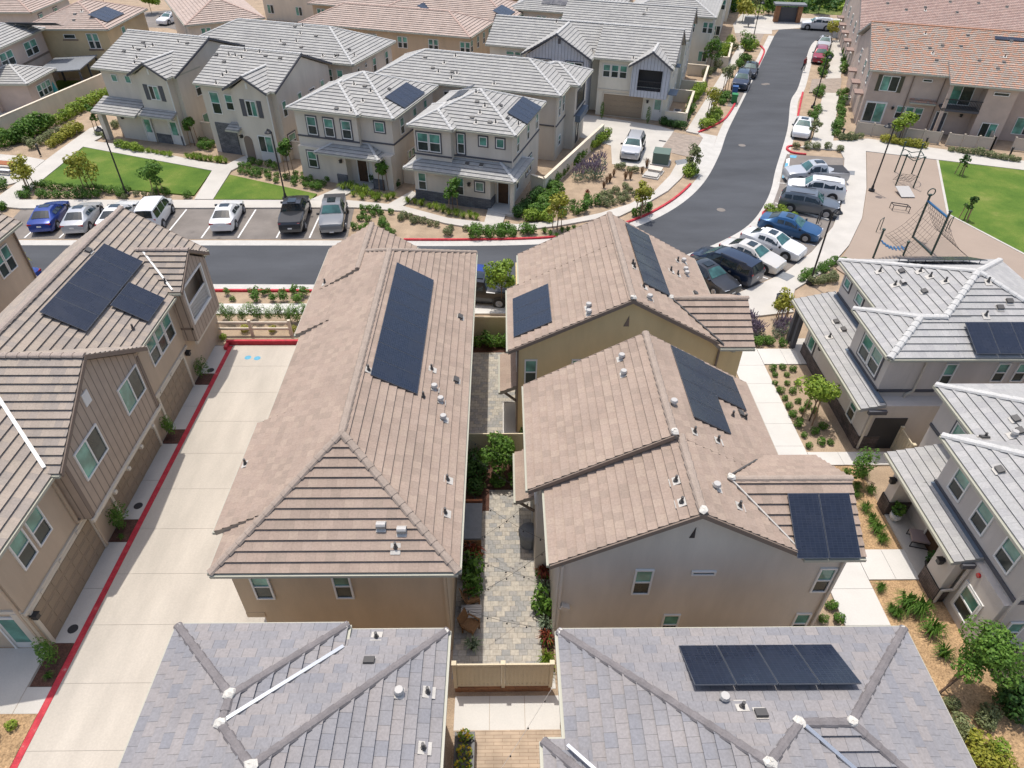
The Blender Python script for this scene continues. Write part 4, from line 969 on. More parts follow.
def T4():
    h = fh('townhouse', 'grey roofed corner house at the street bend with blue solar panels and dark stone base', (-20, 55))
    h.hip(-24.35, -15.4, 51.1, 60, 6.1, .42); h.hip(-24.4, -20.45, 50.45, 56, 6.19, .42)
    h.box(-24, -15.8, 51.5, 59.6, 0, 6.1); h.box(-24.01, -20.8, 50.86, 52, 2.5, 6.1); h.box(-24.02, -17.3, 50.32, 52, 0, 3.0)
    h.hip(-24.7, -15.0, 49.75, 55, 2.9, .42, h.low)
    h.trim('y-', 50.32, -24.02, -17.3, 0, .9, .06, 'stone_dark', 'stone_base'); h.trim('x+', -17.3, 50.3, 51.5, 0, .9, .06, 'stone_dark', 'stone_base')
    h.part('post', 'st_greige').box(-15.5, -15.2, 50.0, 50.3, 0, 2.85); h.part('porch_slab', 'concrete').box(-17.25, -15.0, 49.6, 51.5, 0, .18)
    h.trim('y-', 51.5, -20.8, -15.75, 3.75, 3.88, .06, 'band', 'belt_course'); h.trim('y-', 50.86, -24.05, -20.75, 3.75, 3.88, .06, 'band', 'belt_course'); h.trim('x+', -15.8, 51.45, 59.6, 3.75, 3.88, .06, 'band', 'belt_course')
    h.win('y-', 50.86, -23.75, -21.7, 4.1, 5.6, 'double', None, 'band'); h.win('y-', 51.5, -20.5, -19.85, 4.0, 5.65, 'hung', None, 'band')
    for u in (-18.6, -17.15): h.win('y-', 51.5, u, u+.68, 4.85, 5.6, 'fix', None, 'band')
    h.win('y-', 50.32, -23.7, -22.95, .95, 2.45); h.win('y-', 50.32, -20.4, -19.6, .95, 2.45); h.win('y-', 50.32, -18.6, -17.85, 1.5, 2.3, 'fix', None, 'band')
    h.door('y-', 51.5, -17.0, -16.1, .1, 2.2, 'door_wood'); h.lamp('y-', 50.32, -19.1, 2.0)
    for v in (52.6, 55.6, 58.3): h.win('x+', -15.8, v, v+.75, 4.1, 5.5)
    h.win('x+', -15.8, 55.6, 57.2, 1.0, 2.5, 'double', None, 'band'); h.win('x+', -15.8, 52.6, 53.3, .9, 2.3)
    h.spout([(-15.75, 51.4, 5.9), (-15.75, 51.4, 3.4)])
    p = h.hit(400+625/5.12, 500/5.12); p and h.solar(p[0].x, p[0].y, (0, -1), 4, 1, 1.12, 1.9, .15)
    h.solar(-21.3, 55.2, (0, 1), 3, 1, 1.1, 1.6, .1)
    h.vents([(395, 525, 'low'), (435, 545, 'pipe'), (410, 580, 'pipe'), (370, 605, 'low'), (390, 630, 'pipe'), (460, 630, 'low'), (490, 630, 'pipe'), (550, 610, 'low'), (390, 475, 'pipe'), (605, 640, 'pipe'), (515, 545, 'low')], 400, 0, 5.12)
    h.vents([(345, 175, 'low'), (418, 182, 'low')], 400, 130, 5.12)
    return h.finish()
def T3():
    h = fh('townhouse', 'grey roofed house with three tall upper windows in a row behind the two parked pickups', (-31, 56))
    h.hip(-35.8, -26.1, 51.6, 61.3, 6.1, .42); h.hip(-35.85, -29.1, 51.15, 58.6, 6.2, .42)
    h.box(-35.4, -26.5, 52.0, 60.9, 0, 6.1); h.box(-35.41, -29.5, 51.55, 53, 2.4, 6.1); h.box(-35.42, -30.9, 51.2, 53, 0, 3.0); h.box(-28.4, -26.52, 51.25, 53, 0, 3)
    h.hip(-33.4, -27.3, 50.45, 53.6, 2.9, .42, h.low)
    for a, b in ((-31.9, -30.9), (-28.4, -27.4)): h.trim('y-', 51.2, a, b, 0, .9, .12, 'stone_dark', 'stone_base')
    h.trim('y-', 51.55, -35.45, -29.45, 3.75, 3.88, .06, 'band', 'belt_course'); h.trim('y-', 52, -29.5, -26.45, 3.75, 3.88, .06, 'band', 'belt_course'); h.trim('x+', -26.5, 51.95, 60.9, 3.75, 3.88, .06, 'band', 'belt_course')
    for u in (-34.3, -32.65, -31.0): h.win('y-', 51.55, u, u+.9, 4.0, 5.55, 'hung', None, 'band')
    h.win('y-', 52.0, -28.1, -27.2, 4.75, 5.6, 'fix', None, 'band')
    h.win('y-', 51.2, -34.6, -33.7, 1.2, 2.65, 'hung', None, 'band'); h.door('y-', 52.0, -30.2, -29.3, .1, 2.2); h.trim('y-', 52, -29.1, -28.4, .1, 2.2, .04, 'door_white', 'panel')
    h.part('porch_slab', 'concrete').box(-30.9, -28.4, 50.4, 52, 0, .15); h.lamp('y-', 51.2, -31.3, 2.1); h.lamp('y-', 51.25, -27.9, 2.1)
    for v in (53.5, 56.2, 58.6): h.win('x+', -26.5, v, v+.8, 4.1, 5.5)
    h.win('x+', -26.5, 54.5, 56, .9, 2.3, 'double')
    p = h.hit(406, 83.5); p and h.solar(p[0].x, p[0].y, (0, -1), 4, 1, 1.12, 1.9, .15)
    h.vents([(845, 445, 'low'), (875, 470, 'pipe'), (700, 560, 'low'), (775, 570, 'pipe'), (835, 520, 'pipe'), (968, 460, 'low'), (790, 435, 'pipe')], 200, 0, 5.12)
    return h.finish()
def T2():
    h = fh('townhouse', 'grey roofed gabled house with an arched entry facing the small lawn beside the path', (-43, 57))
    h.gable('x', 53.9, 6.4, 64.1, 6.4, 59, 8.4, -47.2, -38.6); h.gable('y', -43.6, 6.4, -39.1, 6.4, -41.3, 7.65, 53.3, 58)
    h.rakes('x', 53.9, 6.4, 64.1, 6.4, 59, 8.4, -38.6, 1, 'band'); h.rakes('y', -43.6, 6.4, -39.1, 6.4, -41.3, 7.65, 53.3, -1, 'band')
    h.gwall('x', 54.3, 63.7, 6.25, 6.25, 59, 8.15, -46.8, -38.8, 0); h.gwall('y', -43.1, -39.4, 6.25, 6.25, -41.3, 7.4, 53.7, 56, 0)
    h.win('y-', 54.3, -46.0, -45.0, 3.7, 5.7); h.win('y-', 54.3, -44.4, -43.55, 4.2, 5.6)
    h.win('y-', 53.7, -41.8, -40.7, 4.1, 5.5, 'slide2'); shutters(h, 'y-', 53.7, -41.8, -40.7, 4.1, 5.5)
    h.trim('y-', 53.7, -41.4, -41.2, 6.5, 7.0, .04, 'trim_white', 'gable_vent')
    mb = MB(); pts = [(-42.9, 0), (-42.0, 0), (-42.0, 1.75)]+[(-42.45+.45*math.cos(t), 1.75+.45*math.sin(t)) for t in (.5, 1.05, 1.57, 2.1, 2.65)]+[(-42.9, 1.75)]
    mb.extrude([(x, 53.69, z) for x, z in pts], (0, -.03, 0)); mb.build('arched_entry', 'trim_brown', h.root, h.off)
    h.win('y-', 53.7, -41.3, -39.8, .85, 2.4, 'slide2'); h.trim('y-', 53.7, -41.3, -39.8, .05, .8, .04, 'door_white', 'panel')
    h.trim('y-', 54.3, -46.2, -44.0, 0, 2.9, .06, 'stone_dark', 'stone_panel')
    h.plane([(-44.3, 53.2, 2.75), (-42.9, 53.2, 2.75), (-42.9, 54.3, 3.1), (-44.3, 54.3, 3.1)], h.low)
    for v in (54.8, 57.5): h.win('x+', -38.8, v, v+.7, 3.9, 5.3)
    h.win('x+', -38.8, 59.5, 60.6, 4.8, 5.1, 'dark'); h.win('x+', -38.8, 61.7, 62.4, 3.9, 5.3); h.win('x+', -38.8, 54.8, 56, 1.0, 2.3, 'hung', None, 'band')
    h.lamp('y-', 53.7, -43.0, 2.1); h.spout([(-39.3, 53.6, 6.1), (-39.3, 53.6, .1)], 'trim_white')
    h.vents([(220, 243, 'low'), (232, 262, 'pipe'), (150, 285, 'pipe'), (183, 288, 'pipe'), (215, 298, 'pipe'), (307, 270, 'pipe'), (338, 290, 'low'), (412, 302, 'low'), (125, 320, 'low'), (85, 285, 'low'), (118, 390, 'pipe'), (138, 375, 'pipe'), (370, 245, 'low'), (85, 430, 'pipe')], 200, 0, 5.12)
    return h.finish()
def T1():
    h = fh('townhouse', 'grey roofed gabled house above the larger lawn with two white doors under low porch roofs', (-54, 58))
    h.gable('x', 55, 6.4, 67, 6.4, 61, 8.5, -59.6, -50.0); h.gable('y', -54.7, 6.4, -50.3, 6.4, -52.5, 7.6, 54.2, 59)
    h.rakes('x', 55, 6.4, 67, 6.4, 61, 8.5, -50.0, 1, 'band'); h.rakes('y', -54.7, 6.4, -50.3, 6.4, -52.5, 7.6, 54.2, -1, 'band')
    h.gwall('x', 55.4, 66.6, 6.25, 6.25, 61, 8.25, -59.0, -50.2, 0); h.gwall('y', -54.3, -50.7, 6.25, 6.25, -52.5, 7.35, 54.6, 57, 0)
    for u in (-57.9, -56.3): h.win('y-', 55.4, u, u+.7, 5.2, 5.9, 'fix')
    h.win('y-', 54.6, -53.05, -51.95, 4.2, 5.5, 'slide2'); shutters(h, 'y-', 54.6, -53.05, -51.95, 4.2, 5.5); h.trim('y-', 54.6, -52.6, -52.4, 6.5, 7.0, .04, 'trim_white', 'gable_vent')
    h.plane([(-59.6, 53.2, 2.85), (-54.4, 53.2, 2.85), (-54.4, 55.4, 3.7), (-59.6, 55.4, 3.7)], h.low); h.plane([(-54.5, 53.6, 2.9), (-50.5, 53.6, 2.9), (-50.5, 54.6, 3.3), (-54.5, 54.6, 3.3)], h.low)
    h.part('post', 'st_greige').box(-59.3, -58.8, 53.5, 54.0, 0, 2.8); h.box(-57.9, -54.3, 54.5, 56, 0, 2.9)
    for u in (-54.9, -51.9): h.door('y-', 54.5 if u < -54 else 54.6, u, u+.85, .05, 2.3, 'door_white', glass=.4)
    h.trim('y-', 54.6, -53.8, -52.1, 0, .9, .06, 'stone_dark', 'stone_base'); h.trim('y-', 54.6, -50.95, -50.65, 0, .9, .06, 'stone_dark', 'stone_base')
    for v in (57.5, 62): h.win('x+', -50.2, v, v+.8, 3.9, 5.4)
    h.win('x+', -50.2, 57.4, 58.6, 1.0, 2.2, 'fix'); h.spout([(-50.6, 54.5, 6.1), (-50.6, 54.5, .1)], 'trim_white'); h.lamp('y-', 54.5, -57.2, 2.1)
    h.vents([(735, 222, 'low'), (748, 245, 'pipe'), (785, 237, 'pipe'), (712, 257, 'low'), (685, 250, 'pipe'), (637, 267, 'low'), (703, 300, 'pipe'), (692, 325, 'pipe'), (915, 218, 'pipe'), (960, 225, 'low')], 0, 0, 5.12)
    h.vents([(535, 350-190, 'low')], 0, 60, 5.12)
    return h.finish()
def T5():
    h = fh('townhouse', 'broad grey striped roof house standing behind the two gabled houses', (-47, 70))
    h.hip(-58, -36.8, 65.1, 75.2, 6.1, .42); h.box(-57.6, -37.2, 65.5, 74.8, 0, 6.1)
    for v, w, z in ((66.5, .5, 5.0), (68.2, .5, 5.0), (70, .8, 4.1), (73, .8, 4.1)): h.win('x+', -37.2, v, v+w, z, 5.5 if w > .6 else 5.4, 'hung' if w > .6 else 'dark')
    h.spout([(-37.3, 65.4, 5.9), (-37.3, 65.4, .1)])
    for u in (-40.2, -39): h.win('y-', 65.5, u, u+.7, 4, 5.4)
    h.vents([(487, 140, 'low'), (527, 135, 'pipe'), (515, 175, 'pipe'), (595, 188, 'low'), (495, 215, 'pipe'), (520, 245, 'low'), (432, 230, 'low'), (415, 215, 'pipe'), (705, 285, 'low'), (693, 292, 'pipe'), (765, 258, 'low'), (790, 285, 'pipe'), (630, 290, 'pipe')], 200, 0, 5.12)
    return h.finish()
def T6():
    h = fh('townhouse', 'house with a long grey striped roof behind the corner house, balcony at its end', (-24, 66))
    h.hip(-33.5, -14.5, 62, 70.5, 6.1, .42); h.hip(-19.5, -13.55, 65.4, 71.0, 6.15, .42)
    h.box(-33, -14.9, 62.4, 70.1, 0, 6.1); h.box(-18, -14.0, 65.8, 70.6, 0, 6.1)
    h.trim('x+', -14.9, 62.4, 65.9, 3.2, 3.32, .06, 'band', 'belt_course'); h.trim('x+', -14.0, 65.7, 70.6, 3.2, 3.32, .06, 'band', 'belt_course'); h.trim('y-', 62.4, -17, -14.85, 3.2, 3.32, .06, 'band', 'belt_course')
    h.win('x+', -14.9, 63, 63.7, 3.9, 5.4); h.win('x+', -14.9, 64.4, 65.2, 3.9, 5.4); h.win('x+', -14.0, 66.6, 69.8, 3.6, 5.3, 'dark', 'band'); h.trim('x+', -14, 66.4, 70, 2.5, 3.1, .5, 'bluetin', 'entry_canopy')
    h.win('x+', -14.0, 67, 68, .2, 2.2, 'dark', 'band'); h.win('x+', -14.9, 63.4, 64.3, 1.0, 2.0)
    for u in (-30, -26, -22.6): h.win('y-', 62.4, u, u+.8, 4.6, 5.4, 'dark')
    h.spout([(-15, 62.3, 5.9), (-15, 62.3, .1)])
    h.vents([(130, 297, 'low'), (227, 325, 'pipe'), (168, 352, 'low'), (197, 370, 'pipe'), (268, 372, 'low'), (292, 378, 'pipe'), (264, 402, 'pipe'), (285, 290, 'pipe'), (482, 432, 'pipe')], 400, 0, 5.12)
    return h.finish()
def U1():
    h = fh('townhouse', 'grey roofed house with blue grey gables above its brown garage door by the court', (-16, 81), wall='st_white')
    h.gable('x', 76.6, 5.9, 85.9, 5.9, 81.2, 8.25, -14.6, -6.0); h.gable('x', 78.0, 5.92, 86, 5.9, 82, 8.1, -27.2, -12.5)
    h.gable('y', -22.3, 5.9, -14.6, 5.9, -18.5, 8.12, 75.6, 81); h.gable('y', -10.6, 5.7, -6.1, 5.7, -8.3, 7.2, 75.5, 80)
    h.rakes('y', -22.3, 5.9, -14.6, 5.9, -18.5, 8.12, 75.6, -1, 'band'); h.rakes('y', -10.6, 5.7, -6.1, 5.7, -8.3, 7.2, 75.5, -1, 'band'); h.rakes('x', 76.6, 5.9, 85.9, 5.9, 81.2, 8.25, -6.0, 1, 'band')
    h.gwall('x', 78.4, 85.6, 5.7, 5.7, 82, 7.85, -26.8, -14, 0); h.gwall('x', 77, 85.6, 5.7, 5.7, 81.2, 8.0, -14, -6.3, 0)
    h.gwall('y', -21.9, -15, 5.75, 5.75, -18.5, 7.9, 76, 79, 0, 'siding_blue')
    t = h.part('gable_wall', 'siding_blue')
    X = lambda u, z: (u, 75.9, z)
    for poly in ([(-10.3, 2.6), (-6.4, 2.6), (-6.4, 3.3), (-10.3, 3.3)], [(-10.3, 3.3), (-9.6, 3.3), (-9.6, 5.35), (-10.3, 5.35)], [(-7.1, 3.3), (-6.4, 3.3), (-6.4, 5.35), (-7.1, 5.35)], [(-10.3, 5.35), (-6.4, 5.35), (-6.4, 5.6), (-8.3, 6.95), (-10.3, 5.6)]):
        t.extrude([X(*p) for p in poly], (0, .15, 0))
    t.box(-6.55, -6.4, 76.05, 77.1, 2.61, 5.55); t.box(-10.3, -10.15, 76.05, 77.1, 2.61, 5.55)
    h.part('balcony_floor', 'band').box(-10.1, -6.6, 75.95, 77, 3.2, 3.3); h.part('balcony_wall', 'plastic_dark').box(-9.9, -6.8, 76.96, 77.02, 3.4, 5.3)
    b = h.part('balcony_railing', 'plastic_dark'); b.box(-9.6, -7.1, 75.85, 75.9, 4.2, 4.27)
    for k in range(15): b.box(-9.55+k*.17, -9.51+k*.17, 75.86, 75.89, 3.3, 4.2)
    h.win('y-', 78.4, -24.9, -22.9, 4.6, 5.4, 'double')
    h.win('y-', 76, -20.9, -19.1, 4.75, 5.45, 'slide', None, 'band'); h.win('y-', 76, -17.4, -15.6, 4.75, 5.45, 'slide', None, 'band'); h.trim('y-', 76, -18.4, -18.1, 7.1, 7.6, .04, 'band', 'gable_vent')
    for u in (-13.55, -12.65, -11.75): h.win('y-', 77, u, u+.8, 4.0, 5.3)
    h.garage('y-', 77, -13.2, -8.9, .05, 2.3, 'garage', 'trim_cream'); h.door('y-', 77, -7.7, -6.85, .05, 2.3, 'door_white', glass=.5); h.lamp('y-', 77, -8.4, 1.9)
    h.trim('y-', 77, -14, -10.3, 2.62, 2.8, .08, 'trim_cream')
    for v in (79, 81.5, 83.5): h.win('x+', -6.3, v, v+.7, 3.9, 5.3); h.win('x+', -6.3, v, v+.7, .9, 2.2)
    h.trim('x+', -6.3, 76.2, 78.2, 3.0, 3.1, .9, 'bluetin', 'entry_canopy'); h.trim('x+', -6.3, 78, 79.2, 5.3, 5.4, .7, 'bluetin', 'window_canopy')
    h.vents([(800, 115, 'pipe'), (985, 265, 'pipe')], 400, 0, 5.12)
    h.vents([(170, 300, 'pipe')], 600, 0, 5.12)
    return h.finish()
def generic(label, x0, x1, y0, y1, z=5.8, p=.42, tile='t_light', wall='st_greige', cap='cap_light', th=TH, front=5, side=4, solar=None, gables=(), face='x+', name='townhouse'):
    h = fh(name, label, ((x0+x1)/2, (y0+y1)/2), tile, wall, cap, th)
    h.hip(x0, x1, y0, y1, z, p); h.box(x0+.4, x1-.4, y0+.4, y1-.4, 0, z)
    for i in range(front):
        u = x0+1+(x1-x0-2.5)*i/max(1, front-1); h.win('y-', y0+.4, u, u+1.3, z-1.9, z-.6, 'double')
        if i % 2 == 0: h.win('y-', y0+.4, u, u+1.2, .9, 2.2, 'slide')
    for i in range(side):
        v = y0+1+(y1-y0-2)*i/max(1, side-1); c = x1-.4 if face == 'x+' else x0+.4
        h.win(face, c, v, v+.8, z-1.9, z-.6); i % 2 or h.win(face, c, v, v+.8, .9, 2.2)
    for (a0, a1, b0, mat) in gables:
        h.gable('y', a0, z+.02, a1, z+.02, (a0+a1)/2, z+(a1-a0)*.25, b0-.3, (y0+y1)/2); h.rakes('y', a0, z, a1, z, (a0+a1)/2, z+(a1-a0)*.25, b0-.3, -1, 'band')
        h.gwall('y', a0+.35, a1-.35, z-.1, z-.1, (a0+a1)/2, z+(a1-a0)*.25-.25, b0, y0+1, 0, mat); h.win('y-', b0, (a0+a1)/2-.6, (a0+a1)/2+.6, z-1.8, z-.6, 'double')
    if solar: h.solar(*solar)
    return h
T4(); T3(); T2(); T1(); T5(); T6(); U1()
def U2():
    h = fh('townhouse', 'grey roofed house with a pale end gable standing directly behind the garage house', (-12, 91), wall='st_white')
    h.gable('x', 86.3, 6.2, 95.7, 6.2, 91, 8.6, -21, -5.7); h.rakes('x', 86.3, 6.2, 95.7, 6.2, 91, 8.6, -5.7, 1, 'band'); h.gwall('x', 86.7, 95.3, 6.0, 6.0, 91, 8.3, -20.6, -6.0, 0)
    for v in (88, 91, 93.5): h.win('x+', -6.0, v, v+.8, 4.0, 5.4); h.win('x+', -6.0, v, v+.8, .9, 2.3)
    h.vents([(225, 75, 'low'), (240, 55, 'pipe')], 600, 0, 5.12)
    h.finish()
U2()
generic('pale house third along the far sidewalk, windows in a row on its street side', -15, -3.6, 99, 112, 6.2, .42, wall='st_white', side=5).finish()
generic('pale house standing farthest back along the sidewalk of the bending street', -14, -3.0, 114.5, 127, 6.2, .42, wall='st_white', side=5, front=3).finish()
generic('pale house at the end of the sidewalk near the brick kiosk', -14, -2.6, 129, 142, 6.2, .42, wall='st_white', side=5, front=2).finish()
generic('grey roofed house with a black double solar panel seen over the blue gabled roof', -30.5, -16, 96.5, 107, 6.0, .42, solar=(-26.2, 100, (1, 0), 3, 1, 1.3, 2.4), gables=((-20.5, -16.2, 96, 'siding_blue'),)).finish()
generic('grey roofed house with dark gables farthest back above the blue gabled roof', -31, -17, 110, 121, 6.0, .42, gables=((-29, -24, 109.6, 'siding_blue'), (-21.5, -17.5, 109.6, 'siding_blue'))).finish()
generic('long pink roofed house with paired windows just behind the grey striped roofs', -53, -30.3, 81.7, 90.3, 5.6, .4, 't_pink', 'st_tan', 'cap_pink', front=6).finish()
generic('pink roofed house with one blue solar array low on its end hip', -47, -28.5, 91.2, 101, 5.6, .4, 't_pink', 'st_tan', 'cap_pink', solar=(-30.9, 95.3, (0, -1), 3, 1, 1.3, 2.0)).finish()
generic('pink roofed house in the far row carrying a solar array and a pergola beside it', -58, -39, 92.5, 103, 5.6, .4, 't_pink', 'st_tan', 'cap_pink', solar=(-41.2, 95.5, (0, -1), 3, 1, 1.4, 2.2)).finish()
generic('flat pink roofed house at the top edge behind the two pink solar roofs', -52, -31, 106, 117, 5.6, .4, 't_pink', 'st_yellow', 'cap_pink').finish()
generic('tall beige house at the top edge with a row of narrow windows', -75, -57, 105.5, 116, 6.2, .4, 't_pink', 'st_cream', 'cap_pink', front=7).finish()
generic('pink roofed house on the cul de sac with grey side wall and a white car beside it', -2.2, 8.6, -1.0, 16, 5.6, .36, 't_pink', 'st_greige', 'cap_pink', th=R(28), front=2, side=2, face='x-') if False else None
def Z1():
    h = House('townhouse', 'pink roofed house with grey side wall beside the dead end drive and white car', 'house', (13, 102), R(28), tile='t_pink', wall='st_greige', cap='cap_pink', soffit='soffit_grey', course=.42, lift=.06)
    # local frame: turned 28 degrees
    h.hip(8.9, 18.5, 99.2, 118, 5.6, .4) if False else h.hip(9.3, 18.9, 99.6, 118, 5.6, .4)
    h.box(9.7, 18.5, 100, 117.6, 0, 5.6)
    h.win('y-', 100, 11, 12.2, 3.8, 5.1, 'double'); h.win('y-', 100, 15.5, 16.8, 3.8, 5.1, 'double'); h.win('x-', 9.7, 103, 103.9, 3.8, 5.1)
    h.finish()
Z1()
def Y1():
    h = fh('detached_house', 'yellow house with a pink hip roof and one solar array above the pergola yard', (-52, 96), 't_pink', 'st_yellow', 'cap_pink', th=0.0)
    h.hip(-57.2, -46.9, 90, 101.8, 5.6, .38); h.box(-56.8, -47.3, 90.4, 101.4, 0, 5.6)
    h.win('y-', 90.4, -52.6, -51.2, 4.5, 5.0, 'dark'); h.win('y-', 90.4, -49.9, -48.5, 3.4, 5.1, 'double'); h.win('x+', -47.3, 94, 95, 3.6, 5.0); h.trim('y-', 90.4, -50.1, -48.3, 3.2, 3.36, .1, 'trim_brown', 'sill'); h.trim('y-', 90.4, -52.8, -51, 4.3, 4.42, .1, 'trim_brown', 'sill')
    p = h.hit(540/5.12, 38/5.12); p and h.solar(p[0].x, p[0].y, (0, -1), 4, 1, 1.2, 2.2, .15)
    h.vents([(385, 75, 'low'), (380, 105, 'low'), (420, 60, 'pipe')], 0, 0, 5.12)
    h.finish()
def Y2():
    h = fh('detached_house', 'brown house at the left edge with grey roof, two paired windows and a lower wing', (-59, 85), 't_light', 'st_mauve', 'cap_light', th=0.0)
    h.hip(-66, -54.3, 76.5, 90.2, 5.7, .36); h.box(-65.6, -54.7, 77, 89.8, 0, 5.7); h.hip(-57, -50.7, 77.2, 83.2, 3.0, .38, h.low); h.box(-57, -51.1, 77.6, 82.8, 0, 3)
    h.trim('x+', -54.7, 77, 89.8, 3.1, 3.3, .06, 'trim_brown', 'belt_course')
    h.win('x+', -54.7, 80.5, 83, 3.6, 5.1, 'double'); h.win('x+', -54.7, 85.4, 88, 3.6, 5.1, 'double'); h.win('x+', -51.1, 79, 81.8, 1.0, 2.3, 'triple')
    h.solar(-57.5, 87.4, (0, -1), 5, 1, 1.2, 2.0, .15)
    h.finish()
def Y3():
    h = fh('detached_house', 'tan roofed grey house cut off by the top left corner', (-72, 112), 't_pink', 'st_grey', 'cap_pink', th=0.0)
    h.hip(-82, -62.5, 102, 113, 5.0, .36); h.box(-81.6, -62.9, 102.4, 112.6, 0, 5.0); h.win('y-', 102.4, -70, -68.6, 3, 4.4, 'double'); h.win('x+', -62.9, 104, 105, 3, 4.4, 'hung', None, 'band'); h.win('x+', -62.9, 108, 109, 3, 4.4, 'hung', None, 'band')
    h.solar(-74, 104.5, (1, 0), 4, 1, 1.2, 2.0, .15)
    h.finish()
Y1(); Y2(); Y3()
def H1():
    h = fh('townhouse', 'row house roofed in mixed orange clay tile with dark balcony and olive shutters', (21, 87), 't_barrel', 'st_mauve', 'cap_clay', lift=.05, course=.36)
    h.gable('x', 82.2, 5.7, 99, 5.7, 90.8, 8.5, 13.2, 40, caps=False); h.ridge((13.2, 90.8, 8.5), (40, 90.8, 8.5), .16)
    h.gwall('x', 82.6, 98, 5.5, 5.5, 90.8, 8.2, 13.6, 39.6, 0)
    # stepped bays
    for a, b, v, z in ((20.6, 27.2, 80.6, 5.45), (31, 37.5, 80.6, 5.45)):
        h.plane([(a, v, z), (b, v, z), (b, 84.5, z+(84.5-v)*.325), (a, 84.5, z+(84.5-v)*.325)]); h.box(a+3.6, b-.3, v+.4, 83, 0, z)
        h.part('balcony_floor', 'band').box(a+.2, a+3.6, v+.3, 82.6, 2.75, 2.95)
        r = h.part('balcony_railing', 'plastic_dark'); r.box(a+.2, a+3.6, v+.3, v+.36, 3.85, 3.95); r.box(a+.2, a+3.6, v+.3, v+.33, 2.95, 3.05)
        for k in range(24): r.box(a+.25+k*.14, a+.29+k*.14, v+.31, v+.34, 3.0, 3.9)
        h.part('post', 'st_mauve').box(a+.2, a+.5, v+.3, v+.6, 0, z-.1)
        h.win('y-', 82.6, a+.7, a+2.9, 3.0, 5.1, 'slide')
        h.win('y-', v+.4, a+4.3, a+5.8, .5, 2.0, 'slide2'); h.win('y-', v+.4, a+4.2, a+5.6, 4.6, 4.95, 'dark'); h.door('y-', 82.6, a+.3, a+1.25, .05, 2.15, 'band')
    h.win('y-', 82.6, 14.7, 16.4, 3.7, 5.2, 'slide'); shutters(h, 'y-', 82.6, 14.85, 16.25, 3.7, 5.2, 'shutter_olive')
    h.win('y-', 82.6, 14.0, 15.9, .5, 2.5, 'slide2', None, 'trim_white'); h.win('y-', 82.6, 17.0, 19.6, 1.1, 2.4, 'triple'); h.win('y-', 82.6, 18.5, 19.4, 4.9, 5.2, 'dark')
    h.plane([(17.9, 82.0, 3.0), (20.4, 82.0, 3.0), (20.4, 82.6, 3.25), (17.9, 82.6, 3.25)], h.low)
    h.win('y-', 82.6, 28.3, 30.2, 3.7, 5.2, 'slide'); h.win('y-', 82.6, 28.3, 30.2, .7, 2.4, 'slide')
    for u in (17.6, 20.5, 27.3): h.spout([(u, 82.5, 5.4), (u, 82.5, .1)], 'trim_brown')
    for v in (84, 88, 93): h.win('x-', 13.6, v, v+1, 3.8, 5.2); h.trim('x-', 13.6, v-.3, v+1.4, 2.8, 2.95, .9, 't_barrel_red', 'entry_canopy')
    h.lamp('y-', 82.6, 16.6, 2.1); h.lamp('y-', 82.6, 23.2, 2.0)
    h.solar(25.2, 89.6, (1, 0), 5, 1, 1.2, .6, .12)
    h.vents([(420, 250, 'low'), (540, 250, 'low'), (605, 237, 'low'), (700, 240, 'low'), (575, 313, 'low'), (793, 314, 'low'), (920, 323, 'low'), (888, 355, 'low'), (957, 213, 'low'), (735, 185, 'low'), (518, 175, 'pipe'), (555, 275, 'pipe'), (925, 293, 'pipe'), (325, 155, 'low')], 824, 0, 5.12)
    h.finish()
M['shutter_olive'] = simple('olive shutters', (.08, .075, .045), .7)
H1()
def H2():
    h = fh('townhouse', 'townhouse row with faded red clay roof rising behind the orange tiled row', (22, 110), 't_barrel_red', 'st_mauve', 'cap_clay', lift=.04, course=.36)
    h.gable('x', 100.5, 5.7, 128, 5.7, 114, 10.2, 13.6, 42, caps=False); h.ridge((13.6, 114, 10.2), (42, 114, 10.2), .16); h.gwall('x', 101, 127.5, 5.5, 5.5, 114, 9.9, 14, 41.6, 0)
    for v in (103, 108, 113, 118, 123): h.win('x-', 14, v, v+1, 3.8, 5.2); h.trim('x-', 14, v-.3, v+1.4, 2.8, 2.95, .9, 't_barrel_red', 'entry_canopy'); h.door('x-', 14, v+1.8, v+2.7, .05, 2.1, 'door_wood')
    h.vents([(325, 20, 'low'), (420, 52, 'low'), (518, 40, 'low'), (518, 55, 'pipe'), (645, 12, 'low'), (680, 65, 'low'), (790, 18, 'low'), (935, 38, 'low')], 824, 0, 5.12)
    h.finish()
H2()
